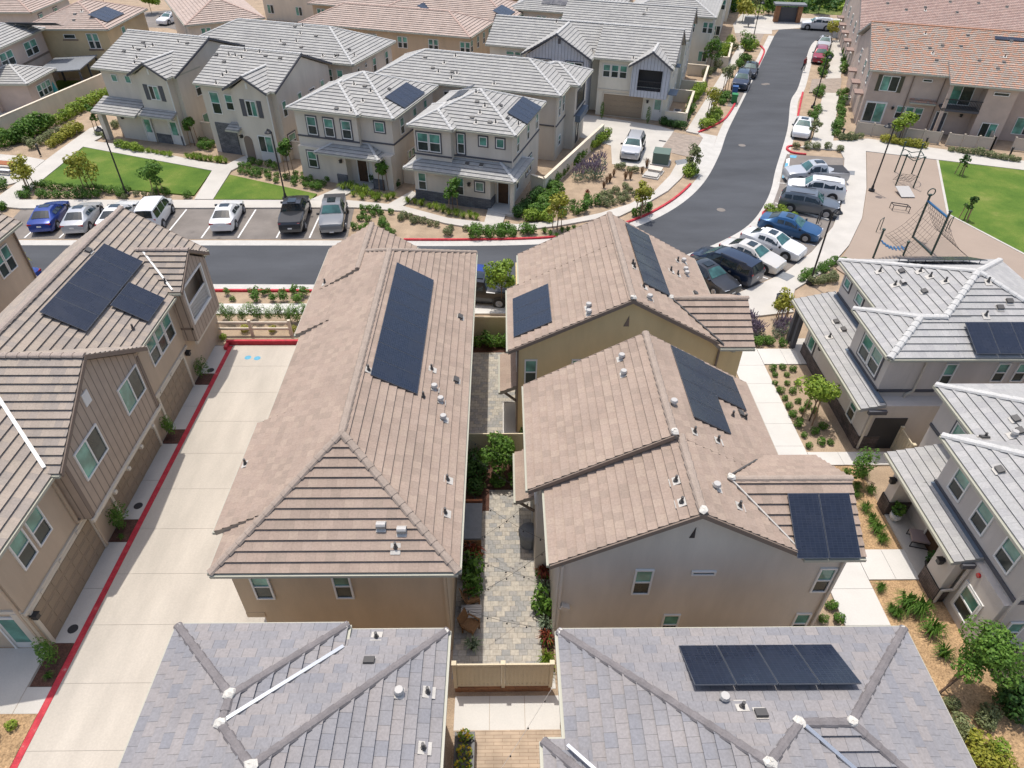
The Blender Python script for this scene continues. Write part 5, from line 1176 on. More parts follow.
# ------------------------------------------------------------------ ground, roads, paths
def smooth(pts, n=6):
    out = []
    for i in range(len(pts)-1):
        p0 = V(pts[max(i-1, 0)]); p1 = V(pts[i]); p2 = V(pts[i+1]); p3 = V(pts[min(i+2, len(pts)-1)])
        for k in range(n):
            t = k/n; out.append(tuple(.5*((2*p1)+(p2-p0)*t+(2*p0-5*p1+4*p2-p3)*t*t+(3*p1-p0-3*p2+p3)*t**3)))
    out.append(tuple(pts[-1])); return out
def ribbon(mb, line, d0, d1, z0, z1):
    """raised strip between two offsets to the left of a polyline"""
    L = [V((p[0], p[1])) for p in line]; nn = []
    for i in range(len(L)):
        t = (L[min(i+1, len(L)-1)]-L[max(i-1, 0)]).normalized(); nn.append(V((-t.y, t.x)))
    A = [p+n*d0 for p, n in zip(L, nn)]; B = [p+n*d1 for p, n in zip(L, nn)]
    for i in range(len(L)-1):
        q = [A[i], A[i+1], B[i+1], B[i]]
        for z, fl in ((z1, False),):
            mb.add([(p.x, p.y, z1) for p in (q if d1 > d0 else q[::-1])])
        mb.add([(A[i].x, A[i].y, z0), (A[i+1].x, A[i+1].y, z0), (A[i+1].x, A[i+1].y, z1), (A[i].x, A[i].y, z1)])
        mb.add([(B[i+1].x, B[i+1].y, z0), (B[i].x, B[i].y, z0), (B[i].x, B[i].y, z1), (B[i+1].x, B[i+1].y, z1)])
    for P0, P1 in ((A[0], B[0]), (A[-1], B[-1])):
        mb.add([(P0.x, P0.y, z0), (P1.x, P1.y, z0), (P1.x, P1.y, z1), (P0.x, P0.y, z1)])
def area(name, mat, px, z, world=False, label=None, kind='structure'):
    mb = MB(); mb.prism([tuple(p) if world else g2(p[0], p[1], z) for p in px], -.3, z)
    o = mb.build(name, mat); o['kind'] = kind
    if label: o['label'] = label
    return o
def rect(x0, x1, y0, y1): return [(x0, y0), (x1, y0), (x1, y1), (x0, y1)]
def slabs(name, mat, x0, x1, y0, y1, z, nx, ny, gap=.014):
    mb = MB(); w = (x1-x0)/nx; h = (y1-y0)/ny
    for i in range(nx):
        for j in range(ny): mb.box(x0+i*w+gap/2, x0+(i+1)*w-gap/2, y0+j*h+gap/2, y0+(j+1)*h-gap/2, -.2, z)
    return struct(mb, name, mat)
def joints(name, line, width, step, z, mat='joint'):
    pass
g = MB(); n = 40
g.add([(-700, -200, 0), (700, -200, 0), (700, 1100, 0), (-700, 1100, 0)]); struct(g, 'ground', 'soil')
M['joint'] = simple('slab joint', (.27, .245, .21), .95)
# street
Nedge = [(-60, 244.6), (0, 245.2), (170, 245.4), (335, 245.6), (460, 246), (545, 244), (590, 238), (639, 225.7), (678, 206), (703.5, 182.7), (719, 155), (728, 130), (745, 96), (760, 65), (774, 36)]
Redge = [(-60, 284), (215, 284.5), (330, 285), (500, 286), (590, 281), (640, 271), (692, 253), (709, 247), (737, 233.5), (754, 220), (766, 202), (772, 187), (776, 169), (787.5, 130), (791, 101), (799, 85.7), (809, 50), (815, 41)]
NW = [g2(*p) for p in Nedge]; RW = [g2(*p) for p in Redge]
NWs = smooth(NW); RWs = smooth(RW)
top = [g2(779, 29.5), g2(800, 28.8), g2(853, 28.5), g2(960, 28), g2(960, 38.5), g2(853, 38.5), g2(826, 38.3)]
area('street', 'asphalt', NWs+top+RWs[::-1], .012, True)
gN = MB(); ribbon(gN, NWs, -.02, .8, -.1, .018); struct(gN, 'gutter', 'curb')
gR = MB(); ribbon(gR, RWs[::-1], -.02, .8, -.1, .018); struct(gR, 'gutter', 'curb')
def sub(line, a, b):
    """the stretch of a world polyline between two photo pixels"""
    A, B = V(g2(*a)), V(g2(*b)); ia = min(range(len(line)), key=lambda i: (V(line[i])-A).length); ib = min(range(len(line)), key=lambda i: (V(line[i])-B).length)
    return line[min(ia, ib):max(ia, ib)+1]
def curb(line, d0=.8, d1=.98, mat='red_paint', h=.15):
    mb = MB(); ribbon(mb, line, d0, d1, -.1, h); struct(mb, 'kerb', mat)
curb(sub(NWs, (392, 246), (702, 185)))
curb(sub(RWs[::-1], (-60, 284), (330, 285)))
curb(smooth([g2(*p) for p in ((698, 133), (712, 127), (724, 120), (731, 111), (735, 104))]), -.1, .1)
curb(smooth([g2(*p) for p in ((757, 68), (762, 58), (764, 51), (760, 46))]), -.1, .1)
curb(smooth([g2(*p) for p in ((797.5, 118), (800, 105), (802.6, 93))]), -.1, .1)
curb(smooth([g2(*p) for p in ((806, 155), (793, 153.5), (787, 150), (789, 147), (800, 146))]), -.1, .1)
curb(smooth([g2(*p) for p in ((764, 219), (764, 214), (775, 208.5), (800, 212), (828, 221))]), -.09, .09, 'curb')
curb(smooth([g2(*p) for p in ((768, 210.5), (763, 214), (765, 218))]), -.1, .1, 'red_paint', .16)
area('parking_lot', 'asphalt_old', [(22, 208.5), (354.5, 207.5), (347, 239.3), (0, 239), (-4, 236)], .016)
area('parking_lot', 'asphalt_old', [(787, 154), (844, 158), (841, 205), (833, 226), (812, 251), (785, 272), (757, 284), (727, 297), (690, 292), (676, 268), (700, 259), (738, 243), (759, 227), (772, 206), (779, 187), (783, 165)], .02)
area('parking_lane', 'asphalt_old', rect(-7, 5, 38.7, 41.5), .01, True)
area('parking_bay', 'asphalt_old', [(727, 106), (743, 66), (757, 67), (737, 107)], .022)
area('side_drive', 'asphalt_old', [(118, 38), (140, 27), (168, 28), (195, 33), (196, 12), (170, 10), (120, 14)], .012)
lm = MB()
for a, b in (((-1, 0), (-1, 0)),): pass
for i, x in enumerate((24.6, 59.5, 93.5, 128, 163.5, 201.5, 238, 276.5, 309.5)):
    y0 = V(g2(x if False else x-0, 238.5)); 
    p = V(g2(x, 238)); q = V((p.x, G(100, 209.5).y)); mm = MB(); mm.box(p.x-.06, p.x+.06, p.y, q.y, .01, .021); struct(mm, 'stall_line', 'white_paint')
for a, b in (((838, 188), (778, 183)), ((836, 218), (775, 203)), ((815, 246), (757, 229)), ((795, 262), (735, 242)), ((768, 279), (705, 258))):
    p, q = G(*a), G(*b); mm = MB(); mm.bar((p.x, p.y, .018), (q.x, q.y, .018), .1, .012); struct(mm, 'stall_line', 'white_paint')
for poly in ([(790, 155), (797, 155.6), (796, 158), (790, 157.5)], [(785.5, 163), (788.5, 163), (784.5, 178), (782, 178)]):
    area('accessible_stall_marking', 'blue_paint', poly, .03)
area('accessible_stall_marking', 'white_paint', [(786.5, 159), (790, 158), (789, 166), (786, 167)], .027)
for poly in ([(838, 170), (855, 171), (854.5, 175), (838, 174)], [(776, 276), (783, 271.5), (795, 276), (787, 281)], [(675, 160.5), (687, 158.5), (688, 163), (677, 165)]):
    area('tactile_paving', 'canvas', poly, .136)
# paths and slabs
S = .13
area('sidewalk', 'concrete', [(18, 199.5), (348, 200), (400, 205), (449, 218), (484, 222), (517, 224), (566, 220), (600, 213), (629, 204), (655, 190.5), (670, 175), (678, 161), (689, 164), (682, 177), (668, 190.5), (645, 204), (619.5, 216), (600, 218), (556, 226), (517, 230), (482, 229), (445, 223), (400, 210.5), (355, 207.3), (18, 208.2)], S)
area('sidewalk', 'concrete', [(-6, 206), (-20, 195), (0, 195), (17.6, 182), (47, 159), (60.5, 149), (90, 128), (106, 124), (112, 131), (94, 141), (117, 144), (176, 156), (200, 161.3), (226, 164.5), (246, 155), (250, 161), (231, 170.5), (229, 173.8), (213, 199), (194.3, 199), (212, 170.4), (83, 146.6), (40, 181.5), (19, 199), (19, 208)], S+.005)
area('picnic_pad', 'concrete', [(-20, 152), (30, 157), (45, 160), (17, 182), (-20, 192)], S-.01)
area('sidewalk', 'concrete', [(310, 199.5), (338, 187.5), (345, 178.5), (368, 183.5), (353, 191), (333, 200.5)], S+.004)
area('sidewalk', 'concrete', [(388, 204), (412, 190.5), (418, 194), (401, 207)], S+.004); area('sidewalk', 'concrete', [(484, 223), (488.5, 207), (507.5, 209.5), (502, 224.5)], S+.004)
area('sidewalk', 'concrete', [(686, 131), (697.7, 133.5), (748.5, 43), (741, 42.5)], S)
area('driveway', 'concrete', [(560, 108), (590, 115), (660, 126), (674, 130.5), (661, 152), (648, 168), (612, 164), (611, 145.5), (598, 141.5), (575, 136)], .03)
area('paved_entrance', 'paver_tan', [(673.5, 132), (703, 137.5), (691, 157.5), (660.5, 150)], .034)
area('driveway_apron', 'curb', [(697, 132), (717, 136), (706, 171), (694, 177), (690, 160), (703, 138)], .026)
area('paved_entrance', 'paver_tan', [(735, 33), (764, 34), (760, 42.5), (738, 42)], .03)
area('sidewalk', 'concrete', [(733, 24), (742, 14), (800, 18), (800, 28), (772, 30), (772, 34), (735, 33)], .026)
area('sidewalk', 'concrete', [(800, 28.3), (800, 18), (960, 20), (960, 27.6)], .03)
area('sidewalk', 'concrete', [(811, 143), (833, 143), (838.5, 97), (845, 40), (832, 40), (823, 94)], S)
area('paved_entrance', 'paver_tan', [(812, 79), (842, 78), (840, 93), (809, 92)], S+.006)
area('plaza_path', 'concrete', [(800, 147), (812, 142), (868, 138.5), (935, 148), (1030, 161.5), (1030, 170.5), (937, 159.5), (866, 151), (866.5, 188), (862, 218), (849, 245), (828, 269), (795, 289), (791, 307), (794, 311.5), (747, 317), (716, 320), (700, 300), (727, 297), (757, 285), (785, 272.5), (812, 251.5), (833, 226.5), (841.5, 205), (844.5, 158.5), (840, 150)], S-.007)
area('sidewalk', 'concrete_white', rect(-42, 14.6, 37.45, 38.65), S-.02, True)
area('play_area_floor', 'playfloor', [(866.6, 151.6), (937, 160), (947, 214), (1030, 256.5), (1030, 310), (900, 310), (836, 268), (849.5, 245), (862.5, 218), (867, 188)], .1)
area('lawn', 'lawn', [(938.5, 160.2), (1034, 171.5), (1034, 258), (948.5, 213.5)], .12, kind='stuff')
area('lawn', 'lawn', [(83.5, 147), (211.5, 170.8), (194, 195), (40.5, 182)], .12, kind='stuff'); area('lawn', 'lawn', [(229.5, 174.5), (317, 193.8), (311, 199.2), (213.5, 199.2)], .12, kind='stuff')
area('lawn', 'lawn', [(828, 20), (880, 21), (880, 24.5), (826, 24)], .06, kind='stuff')
mb = MB(); ribbon(mb, [g2(937.5, 160, .12), g2(948, 214, .12), g2(1030, 257, .12)], -.1, .1, -.1, .135); struct(mb, 'lawn_edging', 'concrete')
# alley and its aprons
area('alley', 'joint', rect(-17.7, -8.6, -9, 34.1), .004, True)
mb = MB()
ys = [-9+2.41*k+.02 for k in range(19)]
for y0, y1 in zip(ys, ys[1:]):
    mb.box(-16.53, -8.6, y0+.007, min(y1, 34.1)-.007, -.2, .012)
struct(mb, 'alley', 'concrete_alley')
mb = MB()
for y0, y1 in ((14.35, 16.8), (16.82, 19.2), (20.5, 22.9), (22.92, 25.45), (26.55, 28.4), (28.42, 30.25), (31.3, 34.0), (11.6, 12.58), (-9, 9)): mb.box(-17.7, -16.8, y0, y1, -.2, .011)
mb.box(-23, -17.72, 11.6, 14.15, -.2, .010); mb.box(-23, -17.72, -9, 9, -.2, .01)
struct(mb, 'apron', 'concrete')
mb = MB(); mb.box(-16.79, -16.54, -9, 34.0, -.2, .02); struct(mb, 'red_kerb_line', 'red_paint')
for y0, y1 in ((19.22, 20.48), (12.6, 14.33), (25.47, 26.53), (30.27, 31.28)): mb = MB(); mb.box(-17.62, -16.8, y0, y1, -.2, .03); struct(mb, 'planting_bed', 'dark_mulch')
mb = MB(); mb.box(-19.5, -16.8, 9.0, 11.58, -.2, .03); struct(mb, 'planting_bed', 'chips')
for p in ((747, 475), (775, 477)):
    c = G(p[0]/3.012, 200+p[1]/3.012); mb = MB(); mb.lathe((c.x, c.y, .012), [(.2, 0), (.2, .004)], 14); struct(mb, 'painted_dot', 'blue_paint')
for x, y in ((-17.15, 21.3), (-17.15, 14.85+.1), (-17.12, 31.6)): mb = MB(); mb.lathe((x, y, .011), [(.2, 0), (.2, .012), (.16, .014)], 16); struct(mb, 'manhole_cover', 'plastic_dark')
for p in ((139.5+600, 0),): pass
for p in ((742, 145.5), (721, 210), (767, 102-18), (764, 84.5)):
    c = G(*p); mb = MB(); mb.lathe((c.x, c.y, .012), [(.36, 0), (.36, .01), (.3, .012)], 16); struct(mb, 'manhole_cover', 'asphalt_old')
mb = MB(); mb.bar(G(659, 140.5, .034), G(666, 141.5, .034), .3, .02); struct(mb, 'drain_grate', 'plastic_dark')
# courtyards between the two middle rows
area('courtyard_paving', 'paver_court', rect(-1.92, 2.02, 12.75, 33.3), .012, True)
area('courtyard_edging', 'concrete_white', rect(-1.6, 2.0, 12.35, 12.75), .02, True)
slabs('concrete_pad', 'concrete_white', -1.75, 2.1, 10.85, 12.1, .015, 3, 1)
area('deck', 'deck', rect(-1.75, 2.1, 0, 10.85), .05, True)
area('planting_bed', 'dark_mulch', rect(-1.92, -.6, 20.9, 24.4), .03, True); area('planting_bed', 'dark_mulch', rect(-.6, .95, 22.2, 24.4), .03, True); area('planting_bed', 'dark_mulch', rect(-1.9, 1.0, 33.3, 34.7), .03, True)
area('door_mat_slab', 'concrete_white', rect(.05, .8, 25.3, 28.6), .02, True); area('planting_bed', 'dark_mulch', rect(1.55, 2.02, 13, 17.2), .03, True)
# path and beds between the middle houses and the grey houses
slabs('garden_path', 'concrete_white', 13.86, 15.72, -4, 33.6, .1, 1, 22)
slabs('entry_walk', 'concrete_white', 15.73, 18.6, 32.0, 33.55, .1, 2, 1); slabs('entry_walk', 'concrete_white', 15.73, 20.5, 23.7, 24.62, .1, 3, 1); slabs('entry_walk', 'concrete_white', 15.73, 18.1, 16.95, 18.52, .1, 2, 1)
area('porch_floor', 'concrete', rect(17.95, 19.1, 15.9, 21.2), .12, True); area('porch_floor', 'concrete', rect(18.0, 20, 32, 34.6), .12, True)
area('planting_bed', 'chips', rect(15.73, 18.7, -6, 16.94), .04, True); area('planting_bed', 'chips', rect(15.73, 18.0, 18.54, 23.68), .04, True); area('planting_bed', 'soil', rect(15.73, 18.4, 24.64, 31.98), .04, True)
# wild ground beyond the last houses
area('wild_field', 'wild', [(-700, 146), (-60, 150), (0, 158), (60, 143), (90, 128), (700, 100), (700, 1100), (-700, 1100)], .02, True, kind='stuff')

area('wild_field', 'wild', [(640, -30), (728, 9), (760, 10), (800, 13), (880, 17), (990, 22), (1060, -30)], .035, kind='stuff')
# ------------------------------------------------------------------ plants
def leaves(mb, c, rx, ry, rz, n, size, rng, mi=0, shell=.5, up=.3, aspect=.55):
    c = V(c)
    for _ in range(n):
        while True:
            p = V((rng.uniform(-1, 1), rng.uniform(-1, 1), rng.uniform(-1, 1)))
            if p.length <= 1: break
        if p.length > 0: p = p.normalized()*(p.length**shell)
        q = c+V((p.x*rx, p.y*ry, p.z*rz))
        nrm = (p+V((rng.uniform(-.8, .8), rng.uniform(-.8, .8), rng.uniform(-.5, .8)+up))).normalized()
        t = nrm.cross(V((rng.uniform(-1, 1), rng.uniform(-1, 1), rng.uniform(-1, 1)))).normalized(); b = nrm.cross(t)
        s = size*rng.uniform(.6, 1.3)
        mb.add([q-t*s, q-b*s*aspect, q+t*s, q+b*s*aspect], mi)
def blades(mb, c, r, h, n, rng, w=.03, mi=0, droop=.5):
    c = V(c)
    for _ in range(n):
        a = rng.uniform(0, 6.283); k = rng.uniform(.2, 1); d = V((math.cos(a), math.sin(a), 0)); sd = V((-d.y, d.x, 0))
        hh = h*rng.uniform(.6, 1.1); b0 = c+d*(r*.15*k); b1 = c+d*(r*.55*k)+V((0, 0, hh)); b2 = c+d*(r*k*1.05)+V((0, 0, hh*(1-droop*k)))
        mb.add([b0-sd*w, b0+sd*w, b1+sd*w*.8, b1-sd*w*.8], mi); mb.add([b1-sd*w*.8, b1+sd*w*.8, b2], mi)
PM = {}
def plant_mesh(kind, var):
    k = (kind, var)
    if k in PM: return PM[k]
    rng = random.Random(hash(kind) % 1 + sum(map(ord, kind))*13+var); mb = MB()
    mats = {'round': ['leaf_mid'], 'dark': ['leaf_dark'], 'lime': ['leaf_lime'], 'yellow': ['leaf_yellow'], 'olive': ['leaf_olive'], 'lavender': ['leaf_blue', 'flower'], 'grass': ['leaf_mid'], 'limegrass': ['leaf_lime'], 'agave': ['leaf_blue'], 'red': ['leaf_red', 'leaf_mid'], 'dry': ['dry'], 'tall': ['leaf_mid'], 'glossy': ['leaf_mid'], 'flowering': ['leaf_mid', 'flower_yellow'], 'vine': ['leaf_mid']}[kind]
    if kind in ('round', 'dark', 'lime', 'yellow', 'olive'):
        leaves(mb, (0, 0, .45), .5, .5, .45, 230, .085, rng, 0, .45)
        for _ in range(5):
            a = rng.uniform(0, 6.28); leaves(mb, (.33*math.cos(a), .33*math.sin(a), rng.uniform(.3, .7)), .26, .26, .24, 45, .08, rng, 0, .5)
    elif kind in ('grass', 'limegrass', 'agave'):
        blades(mb, (0, 0, 0), .6, .55, 110 if kind != 'agave' else 46, rng, .018 if kind != 'agave' else .045, 0, .55 if kind != 'agave' else .25)
    elif kind == 'lavender':
        leaves(mb, (0, 0, .35), .5, .5, .35, 170, .07, rng, 0, .5)
        for _ in range(46):
            a = rng.uniform(0, 6.28); r = rng.uniform(.1, .6); p = V((r*math.cos(a), r*math.sin(a), rng.uniform(.7, 1.15)))
            mb.tube(p*.75, p, .03, .02, 4, 1)
    elif kind == 'red':
        blades(mb, (0, 0, .05), .6, .7, 50, rng, .045, 0, .4); leaves(mb, (0, 0, .3), .4, .4, .3, 60, .09, rng, 1, .5)
    elif kind == 'dry':
        blades(mb, (0, 0, 0), .5, .8, 70, rng, .02, 0, .3)
    elif kind == 'tall':
        for _ in range(7):
            a = rng.uniform(0, 6.28); r = rng.uniform(0, .35); leaves(mb, (r*math.cos(a), r*math.sin(a), rng.uniform(.5, 1.1)), .24, .24, .5, 120, .055, rng, 0, .5, .8, .4)
    elif kind == 'glossy':
        for _ in range(6):
            a = rng.uniform(0, 6.28); r = rng.uniform(.1, .4); leaves(mb, (r*math.cos(a), r*math.sin(a), rng.uniform(.3, .8)), .3, .3, .28, 50, .11, rng, 0, .6, .6, .4)
    elif kind == 'flowering':
        leaves(mb, (0, 0, .4), .45, .45, .4, 120, .09, rng, 0, .5); leaves(mb, (0, 0, .6), .4, .4, .3, 60, .07, rng, 1, .4)
    elif kind == 'vine':
        leaves(mb, (0, 0, 1.0), .22, .22, 1.0, 300, .07, rng, 0, .5)
    PM[k] = mb.mesh(kind+'_foliage', mats); return PM[k]
def plant(name, x, y, r, kind, label, cat='shrub', group=None, z=.03, hs=1.0):
    o = bpy.data.objects.new(name, plant_mesh(kind, random.randrange(4))); col.objects.link(o)
    o.location = (x, y, z); o.rotation_euler = (0, 0, random.uniform(0, 6.28)); s = r/.5*random.uniform(.8, 1.2)*((.9 if y > 45 else .68) if kind in ('round', 'olive', 'lime', 'limegrass', 'dark', 'yellow') and name in ('shrub', 'grass_clump') else .62 if kind == 'glossy' and name == 'shrub' else .62 if name == 'bush' and y < 15 and x > 14 else .85); o.scale = (s, s, s*hs)
    return tag(o, label, cat, group)
def row(name, pts, n, r, kind, label, group, jit=.15, z=.03, hs=1.0, px=True, cat='shrub'):
    P = [V(G(*p)) if px else V((*p, 0)) for p in pts]; seg = [(b-a).length for a, b in zip(P, P[1:])]; T = sum(seg)
    for i in range(n):
        t = T*(i+.5)/n if len(P) > 1 else 0
        for a, b, s in zip(P, P[1:], seg):
            if t <= s+1e-6: q = a+(b-a)*(t/s); break
            t -= s
        plant(name, q.x+random.uniform(-jit, jit), q.y+random.uniform(-jit, jit), r*random.uniform(.85, 1.15), kind, label, cat, group, z, hs)
def spots(name, px, r, kind, label, group, zx=0, zy=0, sc=1.0, z=.03, hs=1.0, cat='shrub'):
    for p in px:
        q = G(zx+p[0]/sc, zy+p[1]/sc, .15); plant(name, q.x, q.y, (p[2] if len(p) > 2 else 1)*r, kind, label, cat, group, z, hs)
def tree(px, py, h, r, leafm, label, group=None, stakes=0, n=900, size=.13, trunk=.05, lean=(0, 0), open_=.5, world=None, clumps=9, zc=.72, cat='tree'):
    p = V((*world, 0)) if world else G(px, py)
    root = empty('tree', (p.x, p.y, 0)); tag(root, label, cat, group); rng = random.Random(int(px*7+py*3)); T = MB()
    top = V((lean[0], lean[1], h*.62)); mid = top*.5+V((rng.uniform(-.06, .06), rng.uniform(-.06, .06), 0))
    T.tube((0, 0, 0), mid, trunk, trunk*.8, 7); T.tube(mid, top, trunk*.8, trunk*.55, 7)
    crown = MB(); cz = h*zc
    for i in range(clumps):
        a = 6.283*i/clumps+rng.uniform(-.4, .4); rr = r*rng.uniform(.25, .75); zz = cz+rng.uniform(-.42, .42)*h*(1-zc)*1.9
        c = V((lean[0]*1.2+rr*math.cos(a), lean[1]*1.2+rr*math.sin(a), zz))
        T.tube(mid+(top-mid)*rng.uniform(.3, 1), c, trunk*.4, trunk*.15, 5)
        k = r*rng.uniform(.36, .58); leaves(crown, c, k, k, k*.8, n//clumps, size, rng, 0, open_)
    leaves(crown, (lean[0]*1.2, lean[1]*1.2, cz+.1*h), r*.55, r*.55, r*.5, n//6, size, rng, 0, open_)
    T.build('trunk', 'bark', root); crown.build('crown', leafm, root)
    for i in range(stakes):
        a = 6.283*i/stakes+.5; q = V((.42*math.cos(a), .42*math.sin(a), 0)); s = MB(); s.tube(q, q*.75+V((0, 0, h*.6)), .035, .035, 6); s.build('stake', 'stake', root)
    return root
# trees
tree(31, 190, 3.0, 1.05, 'leaf_yellow', 'yellowing young tree on three stakes beside the picnic table', None, 3, 700, open_=.7)
tree(91, 193, 3.3, 1.35, 'leaf_yellow', 'yellow green young tree between the lamp and the picnic table by the larger lawn', None, 2, 900, open_=.7)
tree(160, 197, 2.9, 1.15, 'leaf_mid', 'green leafy young tree behind the white van at the larger lawn edge', None, 2, 800, open_=.65)
tree(100, 133, 2.9, .5, 'leaf_mid', 'slim young tree in front of the porch column of the first gabled house', None, 2, 350)
tree(195, 146, 3.0, .65, 'leaf_mid', 'small upright tree against the side wall between the two gabled houses', None, 2, 500)
tree(290, 176, 3.3, .75, 'leaf_mid', 'slim staked tree between the arched entry house and the next house', None, 2, 550)
tree(384, 191, 2.9, .6, 'leaf_mid', 'slim staked tree right of the wooden door of the house behind the pickups', None, 2, 480)
tree(453.5, 212, 3.0, .75, 'leaf_mid', 'slim green tree on two stakes in front of the dark stone base', None, 2, 560)
tree(557, 229, 3.0, .9, 'leaf_yellow', 'yellow green tree on three stakes beside the garden walk near the corner house', None, 3, 620, open_=.7)
tree(640, 217, 3.0, .9, 'leaf_yellow', 'yellow olive tree on three stakes where the sidewalk bends along the red kerb', None, 3, 620, open_=.7)
tree(691, 174, 2.6, .75, 'leaf_olive', 'thin reddish olive tree in the tip of the bed by the paved entrance', None, 1, 420, open_=.75)
tree(709, 119, 3.2, .9, 'leaf_yellow', 'sparse street tree in the first bed along the sidewalk', None, 2, 500, open_=.75)
tree(725, 91, 3.2, .9, 'leaf_olive', 'sparse street tree beside the parked dark car and bins', None, 2, 500, open_=.75)
tree(743.6, 59, 3.4, 1.1, 'leaf_mid', 'leafy street tree in the farther bed along the sidewalk', None, 1, 600)
tree(824, 72, 2.8, .9, 'leaf_mid', 'street tree next to the parked red car', None, 1, 500); tree(829, 41, 3, 1.0, 'leaf_yellow', 'street tree at the far corner of the street', None, 1, 500)
tree(812, 139, 1.9, .55, 'leaf_olive', 'little reddish tree beside the parked white car on the bend', None, 0, 300)
tree(898, 141, 3.0, 1.05, 'leaf_lime', 'bright green round tree on stakes before the pale garden fence', None, 3, 900)
tree(501.5, 309, 3.6, 1.2, 'leaf_lime', 'bright green tree at the kerb between the two middle roofs', None, 0, 1300, size=.11)
tree(809, 421, 2.7, 1.05, 'leaf_lime', 'lime green citrus tree on stakes in the bed beside the grey house', None, 3, 1500, size=.09, open_=.6)
tree(781, 320, 2.1, .75, 'leaf_yellow', 'yellow green tree on four stakes beside the dark litter bin', None, 4, 700, size=.09)
tree(940, 695, 3.2, 1.15, 'leaf_mid', 'large leafy green tree leaning over the wood chip bed by the grey house', None, 1, 3800, size=.07, lean=(.9, .2), world=(16.25, 12.0), open_=.6, clumps=12)
tree(959, 176, 2.2, .45, 'leaf_dark', 'thin sapling tied to stakes on the big lawn, closer to the row houses', None, 3, 120); tree(963.6, 221, 2.2, .45, 'leaf_dark', 'thin sapling tied to stakes on the big lawn, beside the net climber', None, 3, 120)
tree(24, 281, 2.4, 1.0, 'leaf_yellow', 'yellow green tree at the kerb behind the solar roof and beside a blue car', None, 0, 700, size=.1)
tree(709, 72, 4.0, 1.3, 'leaf_mid', 'broad green tree by the patio walls of the far pale houses', None, 0, 900)
for i, (px, py, h, r, m, lb) in enumerate(((742, 22, 3.5, 1.6, 'leaf_yellow', 'yellow tree at the end of the far sidewalk'), (755, 17, 4, 1.6, 'leaf_olive', 'olive tree in front of the brick kiosk'), (768, 15, 3, 1.3, 'leaf_mid', 'low green tree touching the brick kiosk'), (818, 14, 3.5, 1.4, 'leaf_dark', 'dark tree behind the far white car'), (850, 10, 3.5, 1.6, 'leaf_mid', 'tree rising behind the far dark car'), (728, 12, 3, 1.5, 'leaf_mid', 'green tree at the far corner behind the last pale house'), (20, 2, 4, 2, 'leaf_lime', 'bright tree at the very top edge above the tan roof'), (60, 4, 4, 2, 'leaf_mid', 'green tree by the top edge behind the yellow house'), (105, 6, 4, 1.6, 'leaf_mid', 'green tree between the top edge houses'), (152, 14, 3, 1.6, 'leaf_lime', 'lime tree beside the dead end drive'), (215, 3, 4, 1.5, 'leaf_mid', 'tree at the top edge between pink roof and beige house'))):
    tree(px, py, h, r, m, lb, None, 0, 500, size=.25)
# wild scrub beyond the street
scr = MB(); rng = random.Random(5)
for i in range(420):
    x, y = g2(rng.uniform(690, 930), rng.uniform(-22, 11)+(0 if i % 2 else 3)); s = rng.uniform(.8, 2.2); leaves(scr, (x, y, s*.5), s, s, s*.6, 26, .4, rng, 0 if rng.random() < .65 else 1, .5)
tag(scr.build('scrub', ['leaf_dark', 'leaf_lime']), 'wild green scrub covering the field beyond the street', 'scrub', None, 'stuff')
# shrub beds
g1 = 'small round shrubs in the mulch strip below the larger lawn'
spots('shrub', [(105, 340), (135, 342), (215, 338), (250, 340), (295, 340), (340, 338), (380, 340), (415, 342), (455, 340), (500, 335), (620, 335), (650, 315), (850, 325), (960, 340), (800, 325), (140, 310), (182, 292), (228, 290), (270, 300), (315, 300), (360, 300), (400, 303), (440, 308), (480, 305), (525, 310), (565, 318), (605, 320)], .42, 'round', 'small round green shrub in the mulch strip below the larger lawn', g1, 0, 130, 5.12)
spots('shrub', [(640, 345), (700, 330), (740, 330), (780, 345)], .3, 'olive', 'low olive tuft between the lamp and the round shrubs of the lawn strip', 'olive tufts by the lamp post', 0, 130, 5.12)
g2_ = 'low round shrubs before the arched entry house'
spots('shrub', [(215, 187), (245, 195), (265, 168), (310, 212), (350, 222), (285, 210), (240, 220), (210, 215), (297, 235), (270, 228), (350, 245), (392, 235), (440, 245), (390, 262), (485, 255), (490, 225), (530, 232), (525, 262), (560, 265), (598, 275), (545, 287), (578, 292), (605, 298), (630, 280), (575, 240), (655, 255), (480, 275), (350, 180), (305, 175), (385, 195)], .36, 'round', 'low round shrub in the mulch bed before the arched entry house', g2_, 200, 130, 5.12)
spots('shrub', [(735, 300, 1.2), (770, 300, 1.3), (810, 312, 1.2), (845, 322, 1.2), (880, 335, 1.1), (915, 345, 1.1), (960, 350), (990, 340, .9), (785, 330), (830, 345), (900, 355)], .55, 'limegrass', 'lime green grassy shrub in front of the house behind the pickups', 'lime grassy shrubs before the house behind the pickups', 200, 130, 5.12)
row('hedge_shrub', [(372, 182), (400, 187)], 4, .5, 'dark', 'dark clipped shrub by the porch of the house behind the pickups', 'dark shrubs by that porch')
spots('shrub', [(40, 365, 1.1), (75, 370), (110, 380, 1.2), (150, 392), (185, 400, 1.1), (220, 412), (250, 425), (290, 430), (325, 440, 1.1), (360, 440), (390, 450)], .52, 'limegrass', 'lime green grassy shrub along the walk before the corner house', 'lime grassy shrubs before the corner house', 400, 130, 5.12)
g3 = 'tiny shrubs in the tan bed north of the street'
